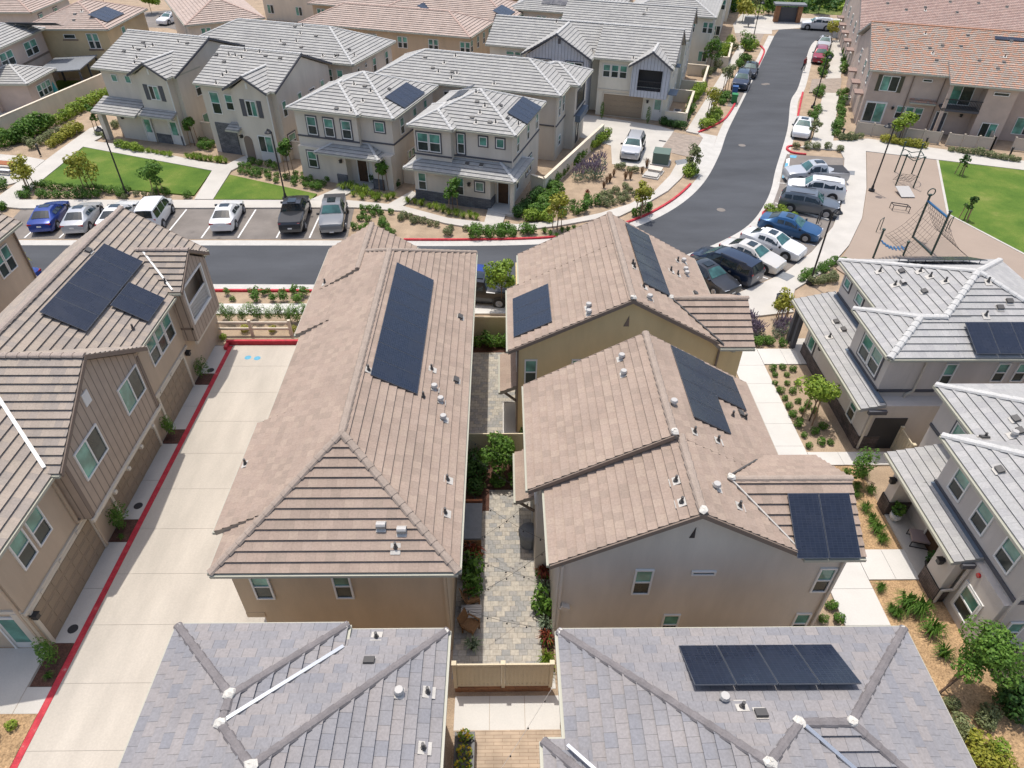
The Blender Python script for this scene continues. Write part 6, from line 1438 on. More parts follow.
spots('shrub', [(70, 470, 1.3), (50, 445), (85, 465), (118, 470), (155, 480), (188, 488), (20, 440), (262, 500), (335, 508), (5, 455, 1.2), (245, 530, 1.2)], .32, 'olive', 'tiny olive shrub scattered in the tan bed along the street', g3, 400, 130, 5.12)
spots('shrub', [(838, 408), (875, 410), (910, 413), (978, 422), (840, 435), (885, 432), (925, 428), (935, 462), (860, 460), (820, 455, 1.2), (795, 500, 1.3), (835, 510), (850, 492), (930, 490), (945, 480), (960, 497), (965, 515), (985, 528, 1.2), (900, 522)], .33, 'round', 'tiny green shrub in the tan bed right of the grey pickup', 'tiny shrubs right of the grey pickup', 200, 130, 5.12)
spots('shrub', [(395, 515), (390, 545, 1.2), (460, 518), (460, 542, 1.1), (518, 515), (518, 540, 1.2), (572, 515), (572, 540, 1.1), (635, 520), (672, 525), (500, 510), (540, 512)], .45, 'round', 'bright green bush near the red kerb below the corner house', 'bright bushes near the red kerb', 400, 130, 5.12)
spots('grass_clump', [(740, 520), (770, 530), (830, 515), (860, 512), (890, 500), (800, 540)], .45, 'grass', 'grassy clump round the staked tree by the street', 'grass clumps round the staked tree', 400, 130, 5.12)
# garden right of the corner house
row('hedge_shrub', [(516, 219), (541, 195)], 9, .5, 'dark', 'dark green clipped shrub along the corner house side wall', 'clipped shrubs along the corner house', .05, hs=1.2)
row('hedge_shrub', [(548, 192), (566, 170), (586, 155)], 10, .62, 'round', 'leafy green shrub growing along the outside of the cream garden wall', 'shrubs outside the cream garden wall', .12, hs=1.2)
row('hedge_shrub', [(588, 152), (605, 139)], 6, .6, 'lime', 'bright green shrub at the far end of the cream garden wall', 'bright shrubs at the garden wall end', .1, hs=1.2)
spots('shrub', [(760, 310, 1.6), (800, 325, 1.6), (740, 350, 1.3), (785, 355, 1.5), (735, 390, 1.6), (750, 420, 1.4), (690, 420, 1.2), (715, 440, 1.2)], .5, 'round', 'loose green garden shrub beside the garden wall and walk', 'loose garden shrubs', 400, 130, 5.12)
spots('shrub', [(680, 455), (720, 455), (660, 458), (755, 460)], .55, 'lime', 'yellow green low shrub at the walk edge of the corner garden', 'yellow green low shrubs', 400, 130, 5.12)
spots('lavender', [(975, 245, 1.5), (1010, 240, 1.3), (910, 250, 1.3), (930, 225, 1.2), (990, 200, 1.4), (1020, 185, 1.4), (950, 205, 1)], .6, 'lavender', 'mauve flowering shrub in the corner garden', 'mauve flowering shrubs', 400, 130, 5.12)
spots('shrub', [(880, 380), (878, 405), (930, 410, 1.5), (965, 360), (965, 382), (1005, 350), (1010, 378), (832, 440), (840, 415), (900, 425)], .38, 'round', 'small dense shrub in the tan corner garden', 'small dense shrubs in the corner garden', 400, 130, 5.12)
spots('shrub', [(80, 315), (95, 340), (130, 292), (110, 195), (150, 208), (85, 190), (180, 208), (110, 365), (145, 350), (75, 375), (20, 375, 1.4), (40, 385, 1.2), (15, 340), (128, 330), (150, 310), (175, 330), (55, 350), (48, 328)], .36, 'olive', 'small olive green shrub in the garden by the white car and utility box', 'small olive shrubs in that garden', 600, 130, 5.12)
spots('dry_shrub', [(240, 185, 1.3), (215, 215), (70, 230), (50, 260), (130, 245, 1.2), (155, 245), (20, 290), (35, 265)], .5, 'dry', 'dry brown upright shrub in the garden by the white car', 'dry brown shrubs', 600, 130, 5.12)
spots('red_plant', [(745, 360), (960, 330), (950, 350)], .4, 'red', 'reddish plant standing in the corner garden', 'reddish plants in the corner garden', 400, 130, 5.12)
spots('shrub', [(185, 432, 1.1), (230, 415, 1.1)], .5, 'round', 'round shrub at the foot of the staked tree by the red kerb', 'round shrubs under that tree', 600, 130, 5.12)
spots('shrub', [(455, 235), (475, 225), (465, 200, 1.2), (445, 215)], .5, 'lime', 'lime shrub in the bed tip by the paved entrance', 'lime shrubs in the bed tip', 600, 130, 5.12)
# upper sidewalk beds
spots('shrub', [(530, 650), (545, 630), (570, 640), (590, 620), (600, 600), (560, 605), (585, 585)], .55, 'lime', 'lime shrub in the first kerb bed of the far sidewalk', 'lime shrubs in the first kerb bed', 600, 0, 5.12)
spots('shrub', [(610, 520), (630, 500), (650, 490), (625, 530), (650, 515)], .55, 'round', 'green shrub beside the bins in the second kerb bed', 'green shrubs in the second kerb bed', 600, 0, 5.12)
spots('shrub', [(710, 330), (730, 310), (745, 300), (760, 310), (720, 345)], .6, 'round', 'green shrub in the third kerb bed of the far sidewalk', 'green shrubs in the third kerb bed', 600, 0, 5.12)
spots('shrub', [(740, 245), (765, 235), (790, 240), (780, 255), (755, 255)], .65, 'lime', 'green shrub in the farthest kerb bed by the sidewalk', 'green shrubs in the farthest kerb bed', 600, 0, 5.12)
row('hedge_shrub', [(690, 106), (703, 90)], 6, .75, 'lime', 'clipped hedge shrub outside the first patio wall', 'hedge shrubs outside the first patio wall', .05, hs=1.2); row('hedge_shrub', [(684, 121), (693, 110)], 4, .6, 'round', 'rounded shrub below the clipped patio hedge', 'rounded shrubs below the patio hedge')
row('hedge_shrub', [(720, 62), (731, 43)], 6, .8, 'lime', 'clipped hedge shrub outside the second patio wall', 'hedge shrubs outside the second patio wall', .05, hs=1.2); row('shrub', [(705, 80), (716, 68), (735, 48)], 7, .6, 'olive', 'olive shrub along the far sidewalk bed', 'olive shrubs along the far sidewalk')
spots('climbing_plant', [(243, 625), (8, 600)], .55, 'vine', 'green climber trained beside the brown garage door', 'climbers beside the brown garage door', 600, 0, 5.12, hs=.9, cat='plant'); row('hedge_shrub', [(659, 124), (672, 127), (684, 130)], 6, .5, 'dark', 'low dark shrub in front of the garage house patio', 'low dark shrubs by that patio')
# left edge beds
row('hedge_shrub', [(2, 148), (30, 139), (52, 126)], 9, .95, 'round', 'large leafy green bush along the cream boundary wall', 'large leafy bushes along the boundary wall', .2, hs=1.1)
row('hedge_shrub', [(57, 126), (85, 110), (112, 95)], 11, .7, 'lime', 'clipped green hedge shrub along the cream boundary wall', 'hedge shrubs along the boundary wall', .1, hs=1.05)
row('shrub', [(50, 149), (66, 139), (82, 130)], 9, .62, 'yellow', 'yellow green bush in a row beside the path', 'yellow green bushes beside the path', .12)
spots('shrub', [(100, 720), (140, 730), (170, 755), (240, 715), (275, 695), (310, 680), (215, 735)], .5, 'olive', 'olive shrub in the tan bed between hedge and yellow bushes', 'olive shrubs in the tan bed', 0, 0, 5.12)
row('shrub', [(118, 147), (145, 153)], 6, .5, 'lime', 'low lime shrub before the first gabled house', 'low lime shrubs before the first gabled house', .1); row('shrub', [(148, 153), (172, 158)], 6, .5, 'limegrass', 'grassy lime shrub between the two white doors', 'grassy lime shrubs between the doors', .1)
row('shrub', [(186, 158), (228, 164)], 9, .55, 'limegrass', 'grassy lime shrub before the second gabled house', 'grassy lime shrubs before the second gabled house', .15); spots('shrub', [(10, 90), (40, 95), (60, 80), (25, 70)], .45, 'round', 'round shrub by the stone panel of the second gabled house', 'round shrubs by the stone panel', 200, 130, 5.12)
spots('shrub', [(12, 270), (12, 298), (10, 405), (20, 400)], .45, 'round', 'round shrub in the beds at the picnic pad', 'round shrubs by the picnic pad', 0, 130, 5.12); spots('shrub', [(505, 690), (540, 700), (590, 650), (600, 640), (560, 690)], .4, 'olive', 'small shrub beside the porch column of the first gabled house', 'small shrubs by the porch column', 0, 0, 5.12)
# right side beds
spots('shrub', [(345, 438), (380, 440), (405, 440), (440, 440), (475, 447)], .45, 'olive', 'olive tuft in the strip above the accessible stall', 'olive tufts above the accessible stall', 680, 0, 2.977)
spots('shrub', [(390, 345), (400, 350), (410, 335), (395, 360)], .5, 'round', 'green shrub in the bed beside the street pole', 'green shrubs by the street pole', 680, 0, 2.977); spots('shrub', [(405, 280), (415, 285), (418, 270)], .5, 'round', 'green shrub in the strip beyond the white car', 'green shrubs beyond the white car', 680, 0, 2.977)
spots('shrub', [(420, 215), (430, 205), (425, 225)], .6, 'round', 'green shrub beside the parked red car', 'green shrubs by the red car', 680, 0, 2.977)
row('shrub', [(836, 138), (843, 92)], 12, .5, 'round', 'small shrub in the strip beside the row house end', 'small shrubs beside the row house end', .25)
row('shrub', [(843, 75), (849, 40)], 9, .6, 'round', 'green shrub in the strip at the far row house', 'green shrubs at the far row house', .25)
row('grass_clump', [(839, 141), (861, 140)], 5, .5, 'olive', 'olive tuft at the corner of the pale fence', 'olive tufts at the fence corner', .12); row('grass_clump', [(884, 143), (925, 150)], 10, .5, 'yellow', 'yellow olive tuft before the pale garden fence', 'yellow tufts before the fence', .15); row('grass_clump', [(948, 152), (1020, 163)], 11, .42, 'olive', 'small tuft along the fence above the big lawn', 'small tufts above the big lawn', .1)
spots('shrub', [(262, 632), (285, 640), (310, 640), (335, 650), (300, 628), (270, 640)], .42, 'lime', 'lime shrub in the island between grey and blue cars', 'lime shrubs in the parking island', 680, 0, 2.977, .15)
row('shrub', [(800, 283), (815, 274), (838, 263)], 9, .5, 'round', 'green shrub in the bed under the lamp by the grey house', 'green shrubs under that lamp', .4); row('shrub', [(812, 287), (835, 277)], 6, .5, 'olive', 'olive shrub beside the grey house by the path', 'olive shrubs beside the grey house', .3)
for i in range(16): plant('lavender', random.uniform(14.2, 18.3), random.uniform(34.6, 36.4), .5, 'lavender', 'mauve grey lavender bush between the sidewalk and the garden path', 'shrub', 'lavender bushes by the garden path')
row('shrub', [(14.2, 34.2), (15.5, 34.0), (17.5, 34.1)], 8, .38, 'round', 'small green shrub under the lavender bed', 'small shrubs under the lavender', .2, px=False)
spots('shrub', [(275, 502), (283, 520), (282, 545), (300, 568), (312, 592), (325, 615), (335, 640), (350, 668), (335, 505), (318, 520), (320, 545), (335, 570), (350, 545), (350, 600), (365, 625), (380, 610), (400, 630), (425, 675), (370, 700), (400, 690), (420, 722), (448, 722), (385, 732), (305, 498), (357, 655)], .3, 'round', 'small round shrub in the tan bed by the grey house and citrus tree', 'small round shrubs by the citrus tree', 680, 200, 2.977)
spots('shrub', [(640, 525, 1), (670, 500, 1.4), (705, 515, 1.5), (625, 510, .8), (745, 575, 1.5), (780, 645, 1.4), (592, 447, .7)], .46, 'grass', 'leafy rosette plant in the wood chips below the porch walk', 'rosette plants below the porch walk', 684, 440, 3.012)
spots('shrub', [(560, 152), (520, 140, .8), (545, 205), (565, 240), (580, 270, 1.2), (595, 300, 1.2), (520, 165, .8), (490, 95, .8), (540, 105, .9)], .46, 'grass', 'leafy rosette plant in the wood chips before the porch', 'rosette plants before the porch', 684, 440, 3.012)
plant('bush', 17.4, 22.6, .95, 'tall', 'large leafy bush at the corner of the covered porch roof', 'bush', hs=1.0)
spots('shrub', [(450, 495), (420, 540), (468, 540), (440, 500)], .3, 'round', 'small shrub in the gravel strip beside the front gable wall', 'small shrubs in the gravel strip', 684, 440, 3.012)
spots('bush', [(960, 470, 1.5), (1000, 440, 1.3), (980, 520, 1.2)], .8, 'dark', 'dark green bush under the leaning tree by the grey house', 'dark bushes under the leaning tree', 800, 600, 4.571, hs=1.1)
spots('bush', [(905, 690, 1)], .5, 'lime', 'round lime green bush in the chips near the bottom corner', None, 800, 600, 4.571)
spots('bush', [(840, 560, 1.2), (860, 520, .9), (730, 580, 1), (690, 480, .8), (760, 620, .9)], .55, 'olive', 'grey olive bush below the leaning tree', 'olive bushes below the leaning tree', 800, 600, 4.571)
spots('bush', [(810, 670, 1.4), (850, 740, 1.3), (800, 720, 1.1), (930, 760)], .5, 'yellow', 'yellowish bush along the slate roof edge in the chips', 'yellowish bushes along the slate roof', 800, 600, 4.571)
# alley side
for y, r, k in ((19.9, .55, 'round'), (13.6, .6, 'round'), (26.0, .55, 'dark'), (30.9, .5, 'round')):
    plant('bush', -17.25, y, r, 'tall', {19.9: 'leafy bush in the mulch between the first two garage doors', 13.6: 'leafy bush in the mulch at the house corner by the alley', 26.0: 'dark bush in the mulch beside the second garage door', 30.9: 'bush beside the farthest garage door on the alley'}[y], 'bush', hs=1.05)
for x, y in ((-17.1, 19.4), (-17.05, 12.95)): plant('grass_clump', x, y, .3, 'grass', 'grassy tuft at the foot of the bush by the alley', 'shrub', 'grassy tufts by the alley')
plant('bush', -18.3, 10.6, .8, 'tall', 'green bush in the bed at the left bottom edge', 'bush'); plant('shrub', -17.4, 11.1, .35, 'lime', 'small lime shrub in front of the bottom edge bush', 'shrub')
for x, h in ((-17.9, 1.1), (-17.3, 1.15), (-16.7, 1.1), (-16.1, 1.15), (-15.5, 1.05), (-14.9, 1.1), (-14.3, 1.15), (-13.7, 1.1), (-13.2, 1.1), (-12.6, 1.1)):
    plant('hedge_shrub', x, 36.6+random.uniform(-.15, .15), .5, 'tall', 'upright green hedge shrub behind the rail fence', 'shrub', 'hedge shrubs behind the rail fence', hs=1.0)
for x in (-16.2, -14.5, -13.2): plant('shrub', x, 35.5, .4, 'yellow', 'low yellow green shrub under the rail fence', 'shrub', 'low shrubs under the rail fence')
plant('shrub', -17.3, 34.7, .35, 'lime', 'lime shrub at the corner of the red end kerb', 'shrub')
spots('shrub', [(145, 65, .7), (162, 100, .7), (275, 62, 1.2), (335, 68), (290, 105, 1.1), (425, 65), (485, 70, 1.1), (370, 102, 1.1), (430, 100, 1.1), (505, 102, 1.1), (540, 68)], .5, 'glossy', 'low spreading green plant in the strip along the street', 'low plants in the street strip', 200, 280, 5.12)
# courtyards
for i, (x, y, r, k) in enumerate(((-1.3, 23.8, .7, 'dark'), (-1.2, 22.9, .7, 'dark'), (-1.3, 22.0, .65, 'dark'), (-.2, 22.5, .45, 'round'), (.75, 22.6, .5, 'round'), (.8, 23.6, .6, 'round'))):
    plant('bush', x, y, r, k, 'green bush in the corner of the paved courtyard under the fence', 'bush', 'bushes in the courtyard corner')
tree(497, 470, 2.6, .95, 'leaf_mid', 'round topped green tree at the end of the paved courtyard', None, 0, 2200, size=.075, world=(-.1, 23.1), open_=.45)
for i, x in enumerate((-1.5, -1.0, -.5, 0, .45, .8)): plant('bush', x, 33.9, .48, 'glossy' if i % 2 else 'round', 'leafy climber covered bush against the far courtyard fence', 'bush', 'bushes against the far courtyard fence', hs=1.15)
for x, y, r, k, lb in ((-1.25, 18.2, .55, 'red', 'dark red leaved plant beside the covered grill'), (-1.3, 17.4, .6, 'glossy', 'broad leaved plant along the shaded courtyard wall'), (-1.25, 16.6, .6, 'glossy', 'second broad leaved plant along the shaded courtyard wall, beside a wooden chair'), (-1.15, 13.95, .6, 'agave', 'spiky plant in the shaded courtyard corner'), (1.75, 17.2, .5, 'red', 'red and orange leaved plant by the house corner'), (1.8, 16.4, .55, 'agave', 'spiky grey green plant below the red leaved one'), (1.8, 15.6, .55, 'glossy', 'leafy plant in the narrow courtyard bed'), (1.75, 14.9, .5, 'agave', 'pale spiky plant in the narrow courtyard bed'), (1.75, 14.2, .4, 'red', 'small red plant between spiky plants'), (1.7, 13.4, .6, 'limegrass', 'yellow green strappy plant by the courtyard fence'), (1.7, 12.95, .45, 'limegrass', 'smaller strappy plant right at the fence')):
    plant('courtyard_plant', x, y, r, k, lb, 'plant', hs=1.3 if k == 'glossy' else 1)
# ------------------------------------------------------------------ cars
def car_mesh(kind):
    """lofted body; returns (body mesh, glass mesh, dimensions)"""
    D = {'sedan': (4.75, 1.84, [(.5, .28, .58, .60, .74, 0), (.485, .22, .70, .72, .86, 0), (.42, .2, .79, .81, .93, 0), (.30, .2, .86, .89, .97, 0), (.205, .2, .93, .97, .93, 1), (.05, .2, .93, 1.38, .66, 2), (-.08, .2, .94, 1.44, .66, 2), (-.20, .2, .96, 1.40, .64, 1), (-.365, .2, .99, 1.04, .86, 0), (-.45, .22, .99, 1.02, .86, 0), (-.49, .25, .88, .92, .84, 0), (-.5, .33, .62, .64, .76, 0)]),
         'suv': (4.8, 1.93, [(.5, .34, .70, .72, .78, 0), (.485, .28, .88, .90, .88, 0), (.42, .26, .98, 1.0, .93, 0), (.29, .26, 1.05, 1.08, .96, 0), (.215, .26, 1.09, 1.13, .93, 1), (.09, .26, 1.09, 1.62, .70, 2), (-.1, .26, 1.10, 1.70, .71, 2), (-.30, .26, 1.11, 1.68, .70, 2), (-.43, .26, 1.12, 1.62, .69, 1), (-.485, .28, 1.12, 1.20, .84, 0), (-.5, .36, .85, .88, .82, 0)]),
         'van': (4.5, 1.85, [(.5, .3, .70, .72, .78, 0), (.48, .25, .9, .92, .88, 0), (.39, .24, 1.0, 1.04, .92, 0), (.32, .24, 1.05, 1.12, .9, 1), (.18, .24, 1.06, 1.74, .76, 2), (0, .24, 1.06, 1.83, .78, 2), (-.25, .24, 1.06, 1.84, .78, 2), (-.45, .24, 1.06, 1.80, .77, 1), (-.492, .26, 1.04, 1.2, .86, 0), (-.5, .34, .8, .84, .84, 0)]),
         'minivan': (5.1, 1.98, [(.5, .3, .66, .68, .78, 0), (.48, .24, .84, .86, .88, 0), (.40, .22, .96, 1.0, .93, 0), (.32, .22, 1.03, 1.08, .92, 1), (.15, .22, 1.04, 1.62, .72, 2), (0, .22, 1.05, 1.74, .74, 2), (-.25, .22, 1.06, 1.73, .74, 2), (-.44, .22, 1.07, 1.65, .73, 1), (-.49, .24, 1.06, 1.16, .86, 0), (-.5, .34, .8, .84, .84, 0)]),
         'pickup': (5.5, 1.96, [(.5, .4, .80, .82, .8, 0), (.485, .34, .98, 1.0, .9, 0), (.42, .32, 1.07, 1.09, .94, 0), (.29, .32, 1.12, 1.15, .95, 0), (.225, .32, 1.14, 1.19, .92, 1), (.12, .32, 1.14, 1.72, .70, 2), (0, .32, 1.15, 1.80, .71, 2), (-.10, .32, 1.15, 1.76, .70, 1), (-.135, .32, 1.15, 1.20, .9, 0), (-.30, .32, 1.15, 1.16, .92, 0), (-.48, .32, 1.15, 1.16, .92, 0), (-.5, .42, 1.0, 1.02, .9, 0)])}[kind]
    L, W, st = D; b = MB(); gl = (MB(), MB()); rings = []
    for f, z0, zb, zt, wt, cab in st:
        x = f*L; end = max(0, (abs(f)-.36)/.14); w = W/2*(1-.16*end**2)
        rings.append([V((x, -w*.9, z0)), V((x, -w, z0+(zb-z0)*.45)), V((x, -w*.965, zb)), V((x, -w*wt, zt)), V((x, -w*wt*.5, zt+.025)), V((x, 0, zt+.035)), V((x, w*wt*.5, zt+.025)), V((x, w*wt, zt)), V((x, w*.965, zb)), V((x, w, z0+(zb-z0)*.45)), V((x, w*.9, z0))])
    n = len(rings[0])
    base = len(b.v)
    for r in rings: b.v += [tuple(p) for p in r]
    for i in range(len(rings)-1):
        for k in range(n-1):
            b.f.append((base+i*n+k, base+(i+1)*n+k, base+(i+1)*n+k+1, base+i*n+k+1)); b.m.append(0)
    b.f.append(tuple(base+k for k in range(n))); b.m.append(0); b.f.append(tuple(base+(len(rings)-1)*n+k for k in range(n-1, -1, -1))); b.m.append(0)
    # glass: inset copies of the cabin faces, a few mm proud
    def pane(q, ins=.07):
        c = sum(q, V())/4; nn = (q[1]-q[0]).cross(q[3]-q[0]).normalized()
        if nn.dot(c-V((c.x*.98, 0, .6))) < 0: nn = -nn
        gl[0 if c.y < 0 else 1].add([p+(c-p).normalized()*ins+nn*.012 for p in q])
    ws = (MB(), MB())
    def screen(A, B, e):
        tk = (.07, .25, .5, .75, .93)
        P0 = [A[3].lerp(A[7], t)+V((0, 0, .035*math.sin(t*math.pi))) for t in tk]; P1 = [B[3].lerp(B[7], t)+V((0, 0, .035*math.sin(t*math.pi))) for t in tk]
        for k in range(4):
            q = [P0[k].lerp(P1[k], .07), P0[k+1].lerp(P1[k+1], .07), P0[k+1].lerp(P1[k+1], .93), P0[k].lerp(P1[k], .93)]
            nn = (q[1]-q[0]).cross(q[3]-q[0]).normalized()
            if nn.z < 0: nn = -nn
            ws[e].add([p+nn*.02 for p in q])
    for i in range(len(st)-1):
        a, c = st[i][5], st[i+1][5]
        A, B = rings[i], rings[i+1]
        if a == 1 and c == 2:    # windscreen and front quarter
            screen(A, B, 0)
            for s in ((2, 3), (8, 7)): gl[0 if A[s[0]].y < 0 else 1].add([p+V((0, math.copysign(.012, p.y), 0)) for p in (A[s[0]]+(B[s[0]]-A[s[0]])*.45, B[s[0]]+V((-.03, 0, .05)), B[s[1]]+V((-.03, 0, -.07)), A[s[1]]+(B[s[1]]-A[s[1]])*.55)])
        elif a == 2 and c in (1, 2):
            for s in ((2, 3), (8, 7)):
                if kind == 'van' and st[i][0] < -.1: 
                    pass
                q = [A[s[0]]+V((0, 0, .05)), B[s[0]]+V((0, 0, .05)), B[s[1]]+V((0, 0, -.06)), A[s[1]]+V((0, 0, -.06))]; pane(q, .05)
        elif a == 1 and c == 0:
            screen(A, B, 1)
    return b, gl, ws, L, W
CARS = {}
def make_car(kind, glassm='carglass'):
    key = kind
    b, gl, ws, L, W = car_mesh(kind); root = empty('car_prototype')
    tall = kind in ('suv', 'pickup'); wr = .38 if tall else .335
    body = b.build('body', P['white'], root)
    body.data.polygons.foreach_set('use_smooth', [True]*len(body.data.polygons)); 
    body.data.set_sharp_from_angle(angle=R(32)) if hasattr(body.data, 'set_sharp_from_angle') else None
    for q in gl: q.build('side_glass', glassm, root)
    ws[0].build('windscreen', 'carglass_teal', root); ws[1].build('rear_window', 'carglass', root)
    for x in (.305*L, -.29*L):
        for s in (-1, 1):
            y = s*(W/2-.1); ar = MB(); ar.tube((x, s*(W/2-.3), wr+.03), (x, s*(W/2+.006), wr+.03), wr+.075, wr+.075, 18); ar.build('wheel_arch', 'plastic_dark', root)
            t = MB(); t.tube((x, y-s*.1, wr), (x, y+s*.122, wr), wr, wr, 18); to = t.build('wheel', 'rubber', root)
            r = MB(); r.tube((x, y+s*.11, wr), (x, y+s*.135, wr), wr*.66, wr*.6, 12)
            for k in range(5):
                a = 1.2566*k; r.bar((x, y+s*.135, wr), (x+wr*.6*math.cos(a), y+s*.135, wr+wr*.6*math.sin(a)), .06, .02)
            r.build('rim', 'rim', to)
    zl = .68 if not tall else .9
    for s in (-1, 1):
        h = MB(); h.obox((L*.472, s*W*.33, zl), (.06, s*-.03, 0), (.02, .17, 0), (0, 0, .06)); h.build('headlight', 'lamp_clear', root)
        t = MB(); zz = {'sedan': .86, 'pickup': .95}.get(kind, 1.0); t.obox((-L*.482, s*W*.36, zz), (.05, 0, 0), (0, .16 if kind == 'sedan' else .09, 0), (0, 0, .07 if kind == 'sedan' else .17)); t.build('tail_light', 'lamp_red', root)
        m = MB(); m.obox((L*.19, s*(W/2+.08), 1.0 if not tall else 1.18), (.07, 0, 0), (0, .1, 0), (0, 0, .07)); m.build('wing_mirror', P['black'], root)
    gr = MB(); gr.obox((L*.495, 0, .5 if not tall else .68), (.02, 0, 0), (0, W*.26, 0), (0, 0, .09 if not tall else .14)); gr.build('grille', 'plastic_dark', root)
    for x in (L*.505, -L*.502): pl = MB(); pl.obox((x, 0, .42 if x > 0 else .72), (.008, 0, 0), (0, .16, 0), (0, 0, .055)); pl.build('licence_plate', 'white_paint', root)
    if kind == 'pickup':
        t = MB(); t.box(-L*.475, -L*.15, -W*.43, W*.43, 1.165, 1.2); t.build('bed_cover', 'plastic_dark', root)
        s = MB(); s.box(-L*.08, L*.06, -.32, .32, 1.815, 1.85); s.build('sunroof', 'carglass', root)
    if kind in ('suv', 'minivan'):
        for s in (-1, 1): q = MB(); q.bar((L*.05, s*W*.33, 1.75), (-L*.36, s*W*.33, 1.73), .05, .04); q.build('roof_rail', 'plastic_dark', root)
    if kind in ('sedan',):
        s = MB(); s.box(-L*.1, L*.02, -.36, .36, 1.462, 1.475); s.build('sunroof', 'carglass', root)
    return root
def descend(o):
    for c in o.children:
        yield c
        yield from descend(c)
def car(kind, color, nose, tail, label, group=None, name=None, zx=.4):
    A, B = G(*nose, zx), G(*tail, zx); d = A-B; c = (A+B)/2
    nm = name or {'suv': 'parked_suv', 'van': 'parked_van', 'pickup': 'pickup_truck', 'minivan': 'minivan'}.get(kind, 'parked_car')
    if kind not in CARS:
        CARS[kind] = make_car(kind); o = CARS[kind]
    else: o = copy_tree(CARS[kind])
    o.name = nm; o.location = (c.x, c.y, .02); o.rotation_euler = (0, 0, math.atan2(d.y, d.x))
    tag(o, label, {'suv': 'SUV', 'van': 'van', 'pickup': 'pickup', 'minivan': 'minivan'}.get(kind, 'car'), group)
    for ch in o.children:
        if ch.name.startswith('body'): ch.material_slots[0].link = 'OBJECT'; ch.material_slots[0].material = P[color]
    return o
lot = 'cars parked in the lot below the lawns'
car('sedan', 'blue', (61, 204), (40, 232), 'deep blue sedan parked at the end of the row below the larger lawn', lot)
car('sedan', 'silver', (94, 205.5), (73, 233), 'silver sedan parked between the blue sedan and a white one', lot)
car('sedan', 'white', (132, 204), (107, 232), 'white sedan with dark sunroof parked beside the white van', lot)
car('van', 'white', (165, 203), (147, 231), 'white small van with side windows parked in the lot', lot)
car('sedan', 'white', (235, 203.5), (221, 231), 'white sedan parked alone between empty stalls', lot)
car('pickup', 'charcoal', (300, 202), (290.5, 233), 'black pickup with covered bed facing away, under a lamp post', lot)
car('pickup', 'gunmetal', (331.5, 234), (336.5, 201), 'grey pickup with dark bed cover facing the street in the last stall', lot)
lot2 = 'cars parked beside the play area'
car('pickup', 'silver', (784, 177), (845, 177.5), 'silver white pickup in the stall nearest the accessible space', lot2)
car('suv', 'white', (786, 188), (844, 196), 'white SUV parked between the silver pickup and a grey SUV', lot2)
car('suv', 'grey', (839, 212), (778, 202), 'grey SUV parked next to the planted island', lot2)
car('sedan', 'steelblue', (818, 236), (762, 222), 'bright blue sedan parked below the planted island', lot2)
car('sedan', 'white', (802, 256), (744, 236), 'white sedan parked beside the blue sedan on the bend', lot2)
car('sedan', 'pearl', (781, 269), (723, 247), 'pearl coloured sedan with sunroof next to the black minivan', lot2)
car('minivan', 'navy', (697, 256), (755, 281), 'black minivan parked nose to the street', lot2)
car('sedan', 'charcoal', (726, 289), (690, 268), 'dark car half hidden behind the ochre house roof', lot2)
car('sedan', 'white', (799.5, 139), (804.5, 120), 'white sedan parked along the kerb above the accessible stall')
car('suv', 'red', (818, 66), (821.5, 50), 'red car parked along the far kerb'); car('sedan', 'silver', (822.5, 49), (825.5, 40), 'pale silver car parked behind the red one')
car('suv', 'navy', (737, 92.5), (745, 74.5), 'dark SUV parked in front beside the coloured bins'); car('sedan', 'charcoal', (747, 78), (752, 65), 'dark car parked behind the dark SUV in the far bay')
car('suv', 'silver', (628, 161), (637.5, 139), 'silver white SUV parked on the paved court by the garden')
car('suv', 'white', (804, 26), (829, 27.5), 'white SUV crossing the end of the street by the kiosk'); car('suv', 'black', (838, 27.5), (862, 29), 'black SUV at the end of the street beside the row houses')
car('pickup', 'black', (455, 293), (500, 296), 'black pickup parked at the kerb between the two middle roofs'); car('sedan', 'blue', (452, 281), (488, 282), 'blue car beyond the black pickup between the two middle roofs')
car('sedan', 'blue', (-12, 280), (20, 281), 'blue car mostly hidden behind the solar roof at the left edge'); car('sedan', 'white', (164, 22), (176, 18), 'white car on the dead end drive by the grey walled house')
car('suv', 'charcoal', (130, 33), (118, 36), 'dark car parked in the shade of the dead end drive') if False else None

# ------------------------------------------------------------------ lamps and street furniture
def lamp_post(px, py, h, label, arm=(0, 0), world=None):
    p = V((*world, 0)) if world else G(px, py)
    root = empty('street_lamp', (p.x, p.y, .1)); tag(root, label, 'street lamp')
    m = MB(); m.tube((0, 0, -.1), (0, 0, .16), .28, .26, 14); m.tube((0, 0, .16), (0, 0, .5), .13, .1, 10); m.build('base', 'black', root)
    m = MB(); m.tube((0, 0, .4), (0, 0, h), .07, .055, 8); m.build('pole', 'black', root)
    a = V((arm[0], arm[1], 0)); m = MB(); m.path([(0, 0, h-.05), V((0, 0, h+.12))+a*.4, V((0, 0, h+.15))+a], .035); m.build('arm', 'black', root)
    m = MB(); m.lathe(V((0, 0, h))+a, [(.06, .18), (.1, .05), (.28, -.1), (.3, -.16), (.2, -.18)], 12); m.build('lantern_head', 'black', root)
lamp_post(127, 196, 5.6, 'black lamp post at the lower edge of the larger lawn', (-.35, .1)); lamp_post(286, 200, 5.7, 'black lamp post beside the smaller lawn above the black pickup', (-.3, .1))
lamp_post(871, 192, 5.7, 'black lamp post standing on the play surface', (-.5, .15)); lamp_post(809.5, 284, 5.4, 'black lamp post in the bed above the grey house', (.4, .1))
